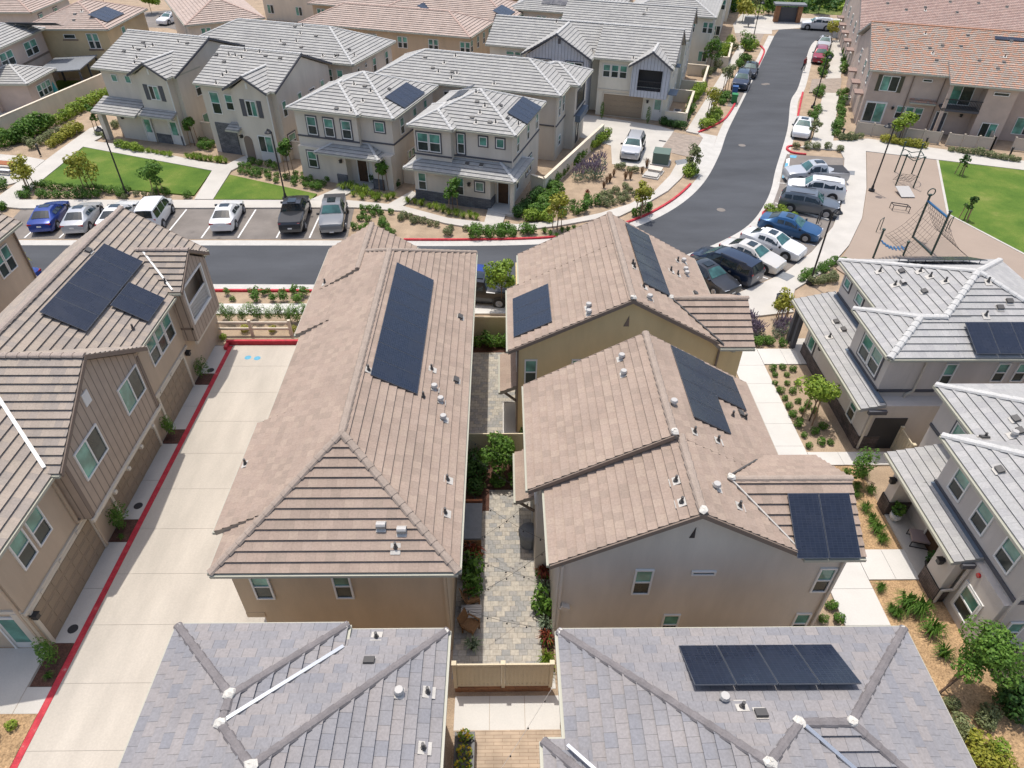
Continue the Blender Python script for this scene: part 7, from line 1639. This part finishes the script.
lamp_post(813, 108, 5.4, 'black lamp post on the kerb strip beyond the parked white car', (.3, 0)); lamp_post(752, 44, 5.4, 'black lamp post at the far end of the sidewalk', (.3, 0)); lamp_post(848, 57, 5.0, 'black lamp post beside the row house end wall', (-.3, 0))
def garden_wall(name, pts, h, t, mat, label, cat='wall', cap=True, z=0):
    """wall along a plan polyline"""
    root = empty(name, (*pts[0], z)); tag(root, label, cat); x0, y0 = pts[0]; m = MB(); c = MB()
    for a, b in zip(pts, pts[1:]):
        A = V((a[0]-x0, a[1]-y0, 0)); B = V((b[0]-x0, b[1]-y0, 0)); m.bar(A+V((0, 0, h/2)), B+V((0, 0, h/2)), t, h); c.bar(A+V((0, 0, h+.03)), B+V((0, 0, h+.03)), t+.08, .07)
    m.build('panel', mat, root); c.build('coping', mat, root); return root
garden_wall('boundary_wall', [(-55.5, 48), (-50.4, 68.5), (-46.4, 87.2)], 1.9, .22, 'st_cream', 'long cream boundary wall between the hedge and the brown house yards')
garden_wall('garden_wall', [g2(531, 192), g2(543.5, 196), g2(584, 157), g2(602, 140)], 1.55, .2, 'st_cream', 'cream garden wall running back beside the corner house')
def fw(u0, v0, u1, v1):
    c, s = math.cos(TH), math.sin(TH); return [(u0*c-v0*s, u0*s+v0*c), (u1*c-v1*s, u1*s+v1*c)]
garden_wall('gap_wall', fw(-26.4, 53.2, -24.1, 53.2), 1.6, .18, 'st_cream', 'cream wall closing the gap beside the corner house'); garden_wall('gap_wall', fw(-38.9, 55.2, -35.5, 55.2), 1.6, .18, 'st_cream', 'cream wall closing the gap by the arched entry house side'); garden_wall('gap_wall', fw(-50.3, 57.0, -46.9, 57.0), 1.6, .18, 'st_cream', 'cream wall closing the gap between the two gabled houses')
a = fw(-6.3, 76.3, -4.1, 76.3); b = fw(-4.1, 84.5, -6.3, 84.5); garden_wall('patio_wall', a+b, 1.3, .18, 'st_cream', 'cream patio wall wrapped round the side of the garage house')
a = fw(-6.0, 88.5, -3.4, 88.5); b = fw(-3.4, 96, -6, 96); garden_wall('patio_wall', a+b, 1.3, .18, 'st_cream', 'cream patio wall beside the pale gable house'); a = fw(-3.6, 101, -1.2, 101); b = fw(-1.2, 109, -3.6, 109); garden_wall('patio_wall', a+b, 1.3, .18, 'st_cream', 'farther cream patio wall of the pale houses')
def vinyl_fence(pts, h, label, mat='vinyl_white', name='fence', z=0, step=1.9, slats=True):
    root = empty(name, (*pts[0], z)); tag(root, label, 'fence'); x0, y0 = pts[0]
    for a, b in zip(pts, pts[1:]):
        A = V((a[0]-x0, a[1]-y0, 0)); B = V((b[0]-x0, b[1]-y0, 0)); L = (B-A).length; n = max(1, round(L/step)); d = (B-A)/L
        for i in range(n):
            P0, P1 = A+d*(L*i/n+.07), A+d*(L*(i+1)/n-.07); m = MB(); m.bar(P0+V((0, 0, h*.5)), P1+V((0, 0, h*.5)), .03, h-.2)
            m.bar(P0+V((0, 0, h-.08)), P1+V((0, 0, h-.08)), .06, .14); m.bar(P0+V((0, 0, .14)), P1+V((0, 0, .14)), .06, .16)
            if slats:
                k = int((P1-P0).length/.16)
                for j in range(k): q = P0+(P1-P0)*((j+.5)/k); m.bar(q+V((0, 0, .22)), q+V((0, 0, h-.16)), .1, .04, 0, (d.x, d.y, 0)) if False else m.obox(q+V((0, 0, h*.5+.02)), d*.05, V((-d.y, d.x, 0))*.032, V((0, 0, h*.5-.2)))
            m.build('panel', mat, root)
        for i in range(n+1):
            q = A+d*(L*i/n); m = MB(); m.box(q.x-.065, q.x+.065, q.y-.065, q.y+.065, 0, h+.06); m.box(q.x-.085, q.x+.085, q.y-.085, q.y+.085, h+.06, h+.1); m.build('post', mat, root)
    return root
vinyl_fence([(-1.72, 12.33), (1.78, 12.33)], 1.62, 'tan vinyl fence with thin slats across the near end of the paved courtyard', 'vinyl', z=.28); m = MB(); m.box(-1.75, 1.8, 12.26, 12.42, -.1, .26); tag(m.build('timber_edging', 'redstone'), 'brown timber edging under the tan courtyard fence', 'edging')
vinyl_fence([(-1.8, 24.5), (1.25, 24.5)], 1.6, 'tan vinyl fence dividing the two paved courtyards behind the bushes', 'vinyl'); vinyl_fence([(-1.75, 34.7), (.85, 34.7)], 1.7, 'tan vinyl fence at the far end of the courtyards facing the street', 'vinyl')
f0 = fw(13.3, 79.6, 21.2, 79.0); vinyl_fence(f0, 1.25, 'pale vinyl fence before the shuttered end of the clay roofed row', slats=False, step=1.6); f1 = fw(21.9, 78.9, 26.0, 78.9); vinyl_fence(f1+fw(26.0, 78.9, 26.1, 80.8)[1:], 1.25, 'pale vinyl fence before the balcony bay of the clay roofed row', slats=False, step=1.6); vinyl_fence(fw(28.0, 79.6, 36, 79.6), 1.25, 'pale vinyl fence running off the right edge by the row houses', slats=False, step=1.6)
vinyl_fence([(20.3, 24.9), (20.3, 22.4)], 1.5, 'short cream gate fence between the two grey houses', 'vinyl', step=1.2)
# split rail fence at the alley end
root = empty('rail_fence', (-18.1, 35.15, 0)); tag(root, 'cream two rail fence at the end of the driveway before the hedge', 'fence')
for i in range(3): m = MB(); m.box(i*2.45-.08, i*2.45+.08, -.08, .08, 0, 1.15); m.build('post', 'st_cream', root)
for z in (.5, .95): m = MB(); m.box(0, 4.95, -.04, .04, z-.07, z+.07); m.build('rail', 'st_cream', root)
m = MB(); m.box(-16.95, -12.3, 34.12, 34.3, -.1, .3); m.box(-16.95, -16.78, 33.6, 34.12, -.1, .22); tag(m.build('end_kerb', 'red_paint'), 'thick red painted kerb wall closing the end of the driveway', 'kerb')
# bins, boxes, kiosk
def wheelie(px, py, mat, label):
    p = G(px, py); root = empty('wheelie_bin', (p.x, p.y, .02), R(-15)); tag(root, label, 'bin'); m = MB(); m.extrude([(-.27, -.3, 0), (.27, -.3, 0), (.32, -.36, .95), (-.32, -.36, .95)], (0, .66, 0)); m.build('body', mat, root)
    m = MB(); m.box(-.34, .34, -.4, .36, .95, 1.03); m.build('lid', mat, root)
    for s in (-1, 1): w = MB(); w.tube((s*.3, .34, .12), (s*.36, .34, .12), .12, .12, 10); w.build('wheel', 'rubber', root)
wheelie(734, 95, 'bin_blue', 'blue wheelie bin standing by the dark SUV'); wheelie(733.5, 103, 'bin_green', 'green wheelie bin at the kerb near the dark SUV')
p = G(778, 309); root = empty('litter_bin', (p.x, p.y, .12)); tag(root, 'dark slatted litter bin on the path above the grey house', 'bin'); m = MB(); m.lathe((0, 0, 0), [(.24, 0), (.31, .1), (.33, .85), (.3, .9)], 16); m.build('body', 'black', root); m = MB(); m.lathe((0, 0, .9), [(.34, 0), (.35, .05), (.2, .14), (.18, .06)], 16); m.build('lid', 'black', root)
def box_unit(px, py, w, d, h, mat, name, label, cat, th=-18, lid=True):
    p = G(px, py); root = empty(name, (p.x, p.y, 0), R(th)); tag(root, label, cat); m = MB(); m.box(-w/2-.15, w/2+.15, -d/2-.15, d/2+.15, 0, .12); m.build('pad', 'concrete', root); m = MB(); m.box(-w/2, w/2, -d/2, d/2, .12, h); m.build('cabinet', mat, root)
    m = MB(); m.extrude([(-w/2-.03, -d/2-.03, h), (w/2+.03, -d/2-.03, h), (w/2+.03, d/2+.03, h+.08), (-w/2-.03, d/2+.03, h+.08)], (0, 0, .05)); m.build('lid', mat, root)
box_unit(660.5, 163, 1.5, 1.4, 1.1, 'utility', 'utility_box', 'green grey utility box on a pad beside the paved entrance', 'utility box'); box_unit(655, 172.5, 1.2, .7, .35, 'st_greige', 'utility_box', 'low pale meter box lid in the garden by the walk', 'utility box', -25); box_unit(651, 177, 1.2, .7, .2, 'concrete', 'utility_box', 'flat pale vault cover lying lower in that garden', 'utility box', -25)
for (px, py, lb) in ((845, 104, 'grey air conditioner outside the row house end, nearer the fence'), (846.5, 63, 'grey air conditioner outside the row house end, farther from the fence')):
    p = G(px, py); root = empty('air_conditioner', (p.x, p.y, 0), R(-18)); tag(root, lb, 'air conditioner'); m = MB(); m.box(-.4, .4, -.4, .4, .05, .85); m.build('casing', 'vent', root); m = MB(); m.lathe((0, 0, .85), [(.33, 0), (.33, .03), (.1, .05)], 14); m.build('fan_guard', 'black', root)
p = V((*fw(-5.2, 78.3, -5.2, 78.3)[0], 0)); root = empty('air_conditioner', p, R(-18)); tag(root, 'air conditioner on the patio of the garage house', 'air conditioner'); m = MB(); m.box(-.4, .4, -.4, .4, .05, .95); m.build('casing', 'vent', root); m = MB(); m.lathe((0, 0, .95), [(.33, 0), (.33, .03), (.1, .05)], 14); m.build('fan_guard', 'black', root)
p = G(786, 22); root = empty('brick_kiosk', (p.x, p.y, 0), R(-8)); tag(root, 'open brick pillared kiosk with flat roof at the end of the street', 'kiosk')
for s in (-1, 1): m = MB(); m.box(s*1.75-.35, s*1.75+.35, -.5, .5, 0, 2.5); m.build('pillar', 'redstone', root)
m = MB(); m.box(-1.4, 1.4, 0, .5, 0, 2.1); m.build('mail_cabinet', 'band', root); m = MB(); m.box(-2.5, 2.5, -1.0, 1.0, 2.5, 2.75); m.build('roof', 'canvas', root)
p = G(748, 27); root = empty('notice_box', (p.x, p.y, 0), R(-18)); tag(root, 'small grey mailbox cabinet on a post by the far paved corner', 'mailbox'); m = MB(); m.box(-.08, .08, -.08, .08, 0, .6); m.build('post', 'band', root); m = MB(); m.box(-.8, .8, -.4, .4, .6, 1.5); m.build('cabinet', 'canvas', root)
def bollard(px, py, label, grp):
    p = G(px, py); root = empty('bollard', (p.x, p.y, .1)); tag(root, label, 'bollard', grp); m = MB(); m.tube((0, 0, 0), (0, 0, .95), .09, .09, 10); m.build('post', 'black', root); m = MB(); m.lathe((0, 0, .95), [(.11, 0), (.11, .1), (.04, .14)], 10); m.build('cap', 'black', root)
bollard(41, 156, 'short black bollard light among the yellow bushes near the picnic pad', None); bollard(841, 140, 'short black bollard light at the fence corner by the plaza', None); bollard(923.5, 149, 'short black bollard light by the fence gap', None); bollard(1008, 159, 'short black bollard light above the big lawn', None); bollard(36, 263, 'x', None) if False else None
# picnic table
p = G(6, 172); root = empty('picnic_table', (p.x, p.y, .12), R(-10)); tag(root, 'red topped picnic table with white benches at the left edge', 'table')
m = MB(); m.box(-1.3, 1.3, -.42, .42, .72, .78); m.build('tabletop', 'terracotta', root)
for s in (-1, 1):
    m = MB(); m.box(-1.3, 1.3, s*.78-.16, s*.78+.16, .42, .47); m.build('bench', 'white_paint', root); m = MB(); m.box(s*.9-.06, s*.9+.06, -.85, .85, .3, .4); m.box(s*.9-.06, s*.9+.06, -.25, .25, 0, .74); m.build('leg', 'black', root)
# yard beyond the boundary wall: pergola, canopy, umbrella
root = empty('pergola', (-50.9, 86.3, 0), R(8)); tag(root, 'dark pergola with sloping roof beside the brown house lower wing', 'pergola'); m = MB(); m.extrude([(-2.6, -3.2, 2.55), (2.3, -3.2, 2.75), (2.3, 3.2, 2.75), (-2.6, 3.2, 2.55)], (0, 0, .12)); m.build('roof', 'canvas', root)
for x, y in ((-2.3, -3), (2.1, -3), (-2.3, 3), (2.1, 3), (2.1, 0), (-2.3, 0)): m = MB(); m.box(x-.09, x+.09, y-.09, y+.09, 0, 2.6); m.build('post', 'band', root)
root = empty('patio_canopy', (-53.4, 70.3, 0), R(-12)); tag(root, 'brown tiered garden canopy inside the boundary wall at the left edge', 'canopy'); m = MB(); m.extrude([(-2.2, -1.7, 2.2), (2.2, -1.7, 2.2), (1.9, 1.7, 2.35), (-1.9, 1.7, 2.35)], (0, 0, .08)); m.build('roof', 'wood_pale', root); m = MB(); m.box(-.8, .8, -.6, .6, 2.5, 2.6); m.build('top_vent', 'wood_pale', root)
for x in (-1.8, 1.8):
    for y in (-1.4, 1.4): m = MB(); m.tube((x, y, 0), (x, y, 2.2), .06, .06, 6); m.build('post', 'band', root)
root = empty('garden_umbrella', (-50.2, 80.8, 0)); tag(root, 'closed teal garden umbrella by the pergola', 'umbrella'); m = MB(); m.tube((0, 0, 0), (0, 0, 2.3), .03, .03, 6); m.build('pole', 'band', root); m = MB(); m.lathe((0, 0, .9), [(.32, 0), (.22, .5), (.05, 1.3)], 8); m.build('canopy', 'umbrella_blue', root)
area('yard_lawn', 'lawn', [(-56, 80), (-48.4, 79.5), (-47.2, 89), (-56, 89.5)], .02, True, kind='stuff'); area('yard_paving', 'concrete', [(-62, 62), (-53, 62), (-50.6, 72), (-48.9, 79.4), (-62, 79.4)], .015, True)
# ------------------------------------------------------------------ playground
def pole_at(root, p, h, r=.06, mat='play_green', name='post', lean=(0, 0)):
    m = MB(); m.tube((p[0], p[1], 0), (p[0]+lean[0], p[1]+lean[1], h), r, r, 8); m.lathe((p[0]+lean[0], p[1]+lean[1], h-.02), [(r*1.6, 0), (r*1.6, .1), (.02, .14)], 8); return m.build(name, mat, root)
o = G(906, 184, .1); root = empty('climbing_tower', o); tag(root, 'green posted climbing frame with rope ladder and overhead hoop on the play surface', 'climbing frame')
loc = lambda px, py: (lambda q: (q.x-o.x, q.y-o.y))(G(px, py, .1))
B4 = [loc(894.5, 172), loc(895.5, 185.5), loc(911.5, 174), loc(913, 188)]; hh = 2.75
for b in B4: pole_at(root, b, hh)
m = MB()
c = V((sum(b[0] for b in B4)/4, sum(b[1] for b in B4)/4, 2.3)); ring = [c+V((.95*math.cos(t*math.pi/8), 1.05*math.sin(t*math.pi/8), .15*math.sin(t*1.57))) for t in range(17)]; m.path(ring, .035); 
for t in range(0, 16, 4): m.tube(ring[t], c+V((0, 0, -.25)), .025, .025, 6)
m.build('overhead_hoop', 'play_green', root)
m = MB(); A, B = V((*B4[1], 1.0)), V((*B4[3], 1.0))
for k in range(6): q = A+(B-A)*(k/5); m.tube((q.x, q.y, 1.15), (q.x+.1, q.y+.9, .15), .014, .014, 5)
for k in range(5): z = 1.1-.22*k; m.tube((A.x+.1*k*.25, A.y+.22*k, z), (B.x+.1*k*.25, B.y+.22*k, z), .014, .014, 5)
m.build('rope_ladder', 'rope', root); m = MB(); s0 = loc(904, 194.5); m.extrude([(s0[0]-.6, s0[1]+.75, .42), (s0[0]+.6, s0[1]+.75, .42), (s0[0]+.6, s0[1]-.75, .06), (s0[0]-.6, s0[1]-.75, .06)], (0, 0, .05)); m.build('ramp_board', 'silver_board', root) if False else m.build('ramp_board', 'vent', root)
o = G(922, 246, .1); root = empty('net_climber', o); tag(root, 'large rope net climber between two tall green posts with a blue top beam', 'net climber')
a1, b1 = loc(912.5, 237.5), loc(931, 255); top1 = V((*a1, 3.4)); top2 = V((*b1, 3.4)); pole_at(root, a1, 3.5, .08); pole_at(root, b1, 3.5, .08)
m = MB(); m.tube(top1-V((0, 0, .35)), top2-V((0, 0, .35)), .09, .09, 8); m.build('top_beam', 'play_blue', root)
m = MB(); m.bar((*a1, .1), (*b1, .1), .08, .08); m.build('ground_beam', 'play_green', root)
m = MB(); d = (V((*b1, 0))-V((*a1, 0))); n3 = V((-d.y, d.x, 0)).normalized()
for side, reach in ((1, 2.6), (-1, 2.0)):
    f0, f1 = V((*a1, .05))+n3*side*reach-d*.15, V((*b1, .05))+n3*side*reach+d*.15; t0, t1 = top1-V((0, 0, .4)), top2-V((0, 0, .4)); K = 9
    gp = lambda u, w: (t0+(t1-t0)*u)*(1-w)+(f0+(f1-f0)*u)*w-V((0, 0, .45*math.sin(w*3.14)))
    for i in range(K+1):
        for j in range(K):
            m.tube(gp(i/K, j/K), gp(i/K, (j+1)/K), .011, .011, 4, 0, False); m.tube(gp(j/K, i/K), gp((j+1)/K, i/K), .011, .011, 4, 0, False)
m.build('rope_net', 'rope', root)
m = MB(); q = top1+V((0, 0, .35)); m.path([q+V((.28*math.cos(t*.524), 0, .28*math.sin(t*.524))) for t in range(13)], .04); m.build('ring_finial', 'play_green', root)
o = G(875, 258, .1); root = empty('balance_chain', o); tag(root, 'hanging plank bridge strung from a green post to a shorter one', 'play bridge'); p1, p2 = loc(873, 258), loc(903, 255.5)
pole_at(root, p1, 2.3, .075); pole_at(root, p2, 1.1, .07); m = MB()
pts = [V((*p1, 1.5)).lerp(V((*p2, .7)), t/8)-V((0, 0, .35*math.sin(t/8*3.14))) for t in range(9)]; m.path(pts, .03)
for q in pts[1:-1]: m.bar(q+V((-.05, -.3, 0)), q+V((.05, .3, 0)), .12, .04)
m.build('plank_bridge', 'play_blue', root)
o = G(901, 211, .1); root = empty('bar_bench', o); tag(root, 'low black bar bench on the play surface', 'bench'); u0, u1 = loc(892, 210.5), loc(908.5, 213); m = MB(); m.bar((*u0, .5), (*u1, .5), .07, .05); m.bar((u0[0], u0[1]+.5, .5), (u1[0], u1[1]+.5, .5), .07, .05); m.build('seat', 'black', root)
for u in (u0, u1): m = MB(); m.tube((*u, 0), (*u, .5), .03, .03, 6); m.tube((u[0], u[1]+.5, 0), (u[0], u[1]+.5, .5), .03, .03, 6); m.bar((*u, .48), (u[0], u[1]+.5, .48), .05, .04); m.build('leg', 'black', root)
for px, py, lb in ((878, 231, 'slim black grab bar standing on the play surface near the path'), (947, 230, 'slim black grab bar behind the net climber at the lawn edge')):
    p = G(px, py, .1); root = empty('grab_bar', p); tag(root, lb, 'play bar'); m = MB(); m.path([(-.25, -.2, 0), (-.2, -.15, 1.0), (.2, .15, 1.1), (.25, .2, 0)], .03); m.build('rail', 'play_green', root)
# bicycle racks by the island
for px, py, lb in ((816, 225, 'black hoop bike rack nearer the blue sedan'), (819, 222, 'black hoop bike rack farther from the blue sedan')):
    p = G(px, py, .13); o = empty('bike_rack', p, R(60)); tag(o, lb, 'bike rack'); m = MB(); m.path([(-.35, 0, 0), (-.35, 0, .7), (-.2, 0, .88), (.2, 0, .88), (.35, 0, .7), (.35, 0, 0)], .03); m.build('hoop', 'black', o)
# ------------------------------------------------------------------ courtyard furniture
def chair(x, y, rz, label, z=.02):
    root = empty('garden_chair', (x, y, z), rz); tag(root, label, 'chair'); m = MB(); m.box(-.28, .28, -.28, .28, .36, .42); m.build('seat', 'wicker', root)
    m = MB(); m.extrude([(-.28, -.26, .42), (.28, -.26, .42), (.28, -.42, .9), (-.28, -.42, .9)], (0, -.04, .01)); m.build('backrest', 'wicker', root)
    for sx in (-1, 1):
        for sy in (-1, 1): m = MB(); m.box(sx*.24-.025, sx*.24+.025, sy*.24-.025, sy*.24+.025, 0, .36); m.build('leg', 'wicker', root)
        m = MB(); m.box(sx*.28-.03, sx*.28+.03, -.28, .26, .58, .62); m.box(sx*.28-.02, sx*.28+.02, .2, .25, .4, .58); m.build('armrest', 'wicker', root)
chair(-1.25, 16.0, R(-70), 'brown wooden garden chair by the broad leaved plants'); chair(-1.25, 14.75, R(-120), 'brown wooden garden chair next to the spiky plant')
root = empty('side_table', (-1.25, 15.35, .02)); tag(root, 'low grey slatted table between the two courtyard chairs', 'table'); m = MB()
for k in range(5): m.box(-.42, .42, -.3+k*.122, -.2+k*.122, .4, .44)
m.build('tabletop', 'vent', root)
for sx in (-1, 1): m = MB(); m.box(sx*.36-.03, sx*.36+.03, -.26, .26, 0, .4); m.build('leg', 'vent', root)
root = empty('hot_tub', (-1.35, 19.6, .02)); tag(root, 'grey covered garden locker with brown rim against the shaded courtyard wall', 'locker'); m = MB(); m.box(-.5, .42, -1.05, 1.05, 0, .8); m.build('body', 'wicker', root); m = MB(); m.box(-.52, .45, -1.0, 1.0, .8, .9); m.build('cover', 'canvas', root); m = MB(); m.box(-.5, .44, 1.08, 1.2, .1, .95); m.build('end_rail', 'terracotta', root)
root = empty('covered_grill', (1.2, 19.0, .02)); tag(root, 'round grill under a dark canvas cover beside the low brown canopy', 'grill'); m = MB(); m.lathe((0, 0, 0), [(.38, 0), (.42, .5), (.5, .8), (.46, .95), (.2, 1.08)], 9); m.build('cover', 'canvas', root); m = MB(); m.box(.3, .6, -.15, .15, .6, .7); m.build('side_shelf', 'black', root)
root = empty('flower_pot', (-1.45, 25.3, .02)); tag(root, 'brown terracotta pot in the far courtyard corner', 'pot'); m = MB(); m.lathe((0, 0, 0), [(.2, 0), (.32, .35), (.34, .4), (.28, .4), (.26, .3)], 14); m.build('pot', 'terracotta', root)
plant('climbing_plant', 1.0, 25.0, .3, 'vine', 'narrow climbing plant on the ochre house corner', 'plant', hs=1.3)
def planter(x, y, w, d, h, label, kind='flowering', z=.05):
    root = empty('planter_box', (x, y, z)); tag(root, label, 'planter'); m = MB(); m.box(-w/2, w/2, -d/2, d/2, 0, h); m.build('box', 'black', root)
    f = MB(); rng = random.Random(3); 
    for k in range(4): leaves(f, (0, -d/2+d*(k+.5)/4, h+.18), w*.45, d/8, .22, 60, .07, rng, 0, .5); leaves(f, (0, -d/2+d*(k+.5)/4, h+.3), w*.4, d/8, .14, 26, .06, rng, 1, .5)
    f.build('foliage', ['leaf_lime', 'flower_yellow'], root)
planter(-1.3, 9.6, .7, 1.9, .6, 'black planter trough with yellow flowers on the timber deck')
root = empty('outdoor_stove', (-1.55, 8.4, .05)) ; tag(root, 'dark metal storage box behind the planter trough on the deck', 'storage box'); m = MB(); m.box(-.25, .3, -.6, .6, 0, .5); m.build('body', 'band', root); m = MB(); m.box(-.28, .33, -.63, .63, .5, .56); m.build('lid', 'band', root)
# string lights across the courtyard
pairs = [((-1.5, 22.6, 3.0), (1.2, 21.6, 2.8)), ((-1.5, 21.9, 2.9), (1.3, 19.6, 2.7)), ((-1.5, 19.6, 2.9), (1.9, 17.0, 2.7)), ((1.4, 19.4, 2.7), (-1.6, 16.6, 2.9)), ((-1.6, 16.4, 2.9), (1.9, 15.2, 2.7)), ((1.95, 16.8, 2.7), (-1.6, 14.2, 2.9)), ((-1.6, 14.0, 2.9), (1.95, 13.2, 2.7))]
root = empty('string_lights', (0, 18, 2.8)); tag(root, 'strings of small bulbs zigzagging over the paved courtyard', 'string lights')
for a, b in pairs:
    A = V(a)-V((0, 18, 2.8)); B = V(b)-V((0, 18, 2.8)); pts = [A.lerp(B, t/10)-V((0, 0, .28*math.sin(t/10*3.14))) for t in range(11)]; m = MB(); m.path(pts, .007, 4); w = m.build('wire', 'rope', root)
    for q in pts[1:-1:2]: bb = MB(); bb.lathe(q-V((0, 0, .14)), [(.015, 0), (.032, .02), (.03, .06), (.015, .09)], 7); bb.build('bulb', 'plastic_dark', w)
m = MB(); root = empty('string_lights', (.2, 8.5, 2.6)); tag(root, 'single string of bulbs slanting over the timber deck', 'string lights'); pts = [V((-1.4, -1.5, 0)).lerp(V((1.5, 2.6, .1)), t/10)-V((0, 0, .2*math.sin(t/10*3.14))) for t in range(11)]; m.path(pts, .007, 4); w = m.build('wire', 'vent', root)
for q in pts[1:-1:2]: bb = MB(); bb.lathe(q-V((0, 0, .14)), [(.015, 0), (.032, .02), (.03, .06), (.015, .09)], 7); bb.build('bulb', 'plastic_dark', w)
# porch furniture of the grey house
root = empty('lounge_chair', (18.75, 18.9, .13), R(75)); tag(root, 'mauve cushioned lounge chair on the covered porch', 'chair'); m = MB(); m.box(-.35, .35, -.4, .4, .3, .42); m.build('seat', 'pillow', root); m = MB(); m.extrude([(-.35, -.38, .42), (.35, -.38, .42), (.35, -.62, .95), (-.35, -.62, .95)], (0, -.1, .02)); m.build('backrest', 'pillow', root)
for s in (-1, 1): m = MB(); m.path([(s*.36, .4, 0), (s*.36, .4, .3), (s*.36, -.4, .3), (s*.36, -.4, 0), (s*.36, .4, 0)], .025); m.build('frame', 'black', root)
root = empty('potted_plant', (18.25, 20.2, .13)); tag(root, 'leafy plant in a white pot by the porch pier', 'potted plant'); m = MB(); m.lathe((0, 0, 0), [(.16, 0), (.26, .2), (.24, .38), (.2, .36)], 14); m.build('pot', 'white_paint', root); f = MB(); leaves(f, (0, 0, .7), .32, .32, .35, 90, .11, random.Random(4), 0, .5); f.build('foliage', 'leaf_mid', root)
root = empty('potted_plant', (18.6, 17.6, .13)); tag(root, 'dark leafy plant beside the near porch pier', 'potted plant'); m = MB(); m.lathe((0, 0, 0), [(.14, 0), (.22, .2), (.2, .32)], 12); m.build('pot', 'black', root); f = MB(); leaves(f, (0, 0, .6), .3, .3, .35, 80, .1, random.Random(9), 0, .5); f.build('foliage', 'leaf_dark', root)
# ------------------------------------------------------------------ person walking at the far kerb
def person(px, py, rz, label):
    p = G(px, py); me = bpy.data.meshes.new('person'); J = [((0, 0, .95), .15), ((0, 0, 1.2), .15), ((0, .01, 1.42), .16), ((0, .02, 1.53), .06), ((0, .04, 1.66), .10), ((0, .03, 1.74), .085),
        ((-.1, 0, .88), .10), ((-.1, .1, .5), .075), ((-.1, .04, .08), .05), ((-.1, .2, .04), .045), ((.1, 0, .88), .10), ((.1, -.06, .5), .075), ((.1, -.24, .12), .05), ((.1, -.1, .04), .045),
        ((-.2, 0, 1.42), .065), ((-.25, -.05, 1.15), .05), ((-.24, .08, .92), .04), ((.2, 0, 1.42), .065), ((.25, .06, 1.15), .05), ((.24, .2, .95), .04)]
    E = [(0, 1), (1, 2), (2, 3), (3, 4), (4, 5), (0, 6), (6, 7), (7, 8), (8, 9), (0, 10), (10, 11), (11, 12), (12, 13), (2, 14), (14, 15), (15, 16), (2, 17), (17, 18), (18, 19)]
    for (hx, hy, hz), sx in (((-.24, .08, .92), -1), ((.24, .2, .95), 1)):
        b0 = len(J)-0; wrist = 16 if sx < 0 else 19
        for k in range(4): J.append(((hx+(k-1.5)*.02, hy+.03, hz-.09), .011)); J.append(((hx+(k-1.5)*.022, hy+.04, hz-.16+.008*abs(k-1.5)), .009)); E += [(wrist, len(J)-2), (len(J)-2, len(J)-1)]
        J.append(((hx-sx*.045, hy+.06, hz-.09), .011)); E.append((wrist, len(J)-1))
    me.from_pydata([j[0] for j in J], E, []); o = bpy.data.objects.new('person', me); col.objects.link(o); o.location = (p.x, p.y, .13); o.rotation_euler = (0, 0, rz); tag(o, label, 'person')
    sk = o.modifiers.new('skin', 'SKIN')
    for i, j in enumerate(J): me.skin_vertices[0].data[i].radius = (j[1], j[1])
    me.skin_vertices[0].data[0].use_root = True; sd = o.modifiers.new('sub', 'SUBSURF'); sd.levels = 1; sd.render_levels = 1
    mt, nt, bs = new_mat('skin and clothes'); L = nt.links.new; tc = N(nt, 'ShaderNodeTexCoord'); sp = N(nt, 'ShaderNodeSeparateXYZ'); L(tc.outputs['Object'], sp.inputs[0]); mr = N(nt, 'ShaderNodeMath', operation='DIVIDE'); L(sp.outputs[2], mr.inputs[0]); mr.inputs[1].default_value = 1.8
    rp = ramp(nt, [(0, (.02, .02, .02)), (.045, (.02, .022, .03)), (.53, (.22, .03, .035)), (.845, (.42, .24, .17)), (.955, (.015, .01, .008))], 'CONSTANT'); L(mr.outputs[0], rp.inputs[0]); L(rp.outputs[0], bs.inputs['Base Color']); me.materials.append(mt)
person(802.5, 72, R(200), 'person in a dark red top and dark trousers walking along the far kerb')
# ------------------------------------------------------------------ camera, sun, sky
cam = bpy.data.cameras.new('camera'); cam.sensor_width = 36; cam.lens = FPX/1024*36; cam.clip_end = 2000; cam.clip_start = .1
co = bpy.data.objects.new('camera', cam); col.objects.link(co); scene.camera = co
co.matrix_world = Matrix(((RT.x, -DN.x, -FW.x, 0), (RT.y, -DN.y, -FW.y, 0), (RT.z, -DN.z, -FW.z, CAM_H), (0, 0, 0, 1)))
SUN = V((-.11, .26, 1)).normalized()
el = math.asin(SUN.z); az = math.atan2(SUN.x, SUN.y)
w = bpy.data.worlds.new('World'); scene.world = w; w.use_nodes = True
nt = w.node_tree; bg = nt.nodes['Background']
sk = nt.nodes.new('ShaderNodeTexSky'); sk.sky_type = 'NISHITA'; sk.sun_disc = False; sk.sun_elevation = el; sk.sun_rotation = az; sk.air_density = 1.0; sk.dust_density = 3.0; sk.ozone_density = 1.0
nt.links.new(sk.outputs[0], bg.inputs['Color']); bg.inputs['Strength'].default_value = .15
sl = bpy.data.lights.new('sun', 'SUN'); sl.energy = 2.7; sl.angle = R(.53); sl.color = (1, .955, .89)
so = bpy.data.objects.new('sun', sl); col.objects.link(so); so.rotation_euler = (-SUN).to_track_quat('-Z', 'Y').to_euler()
scene.view_settings.view_transform = 'Standard'; scene.view_settings.look = 'None'; scene.view_settings.gamma = 1; scene.view_settings.exposure = .36
scene.render.resolution_x = 1024; scene.render.resolution_y = 768
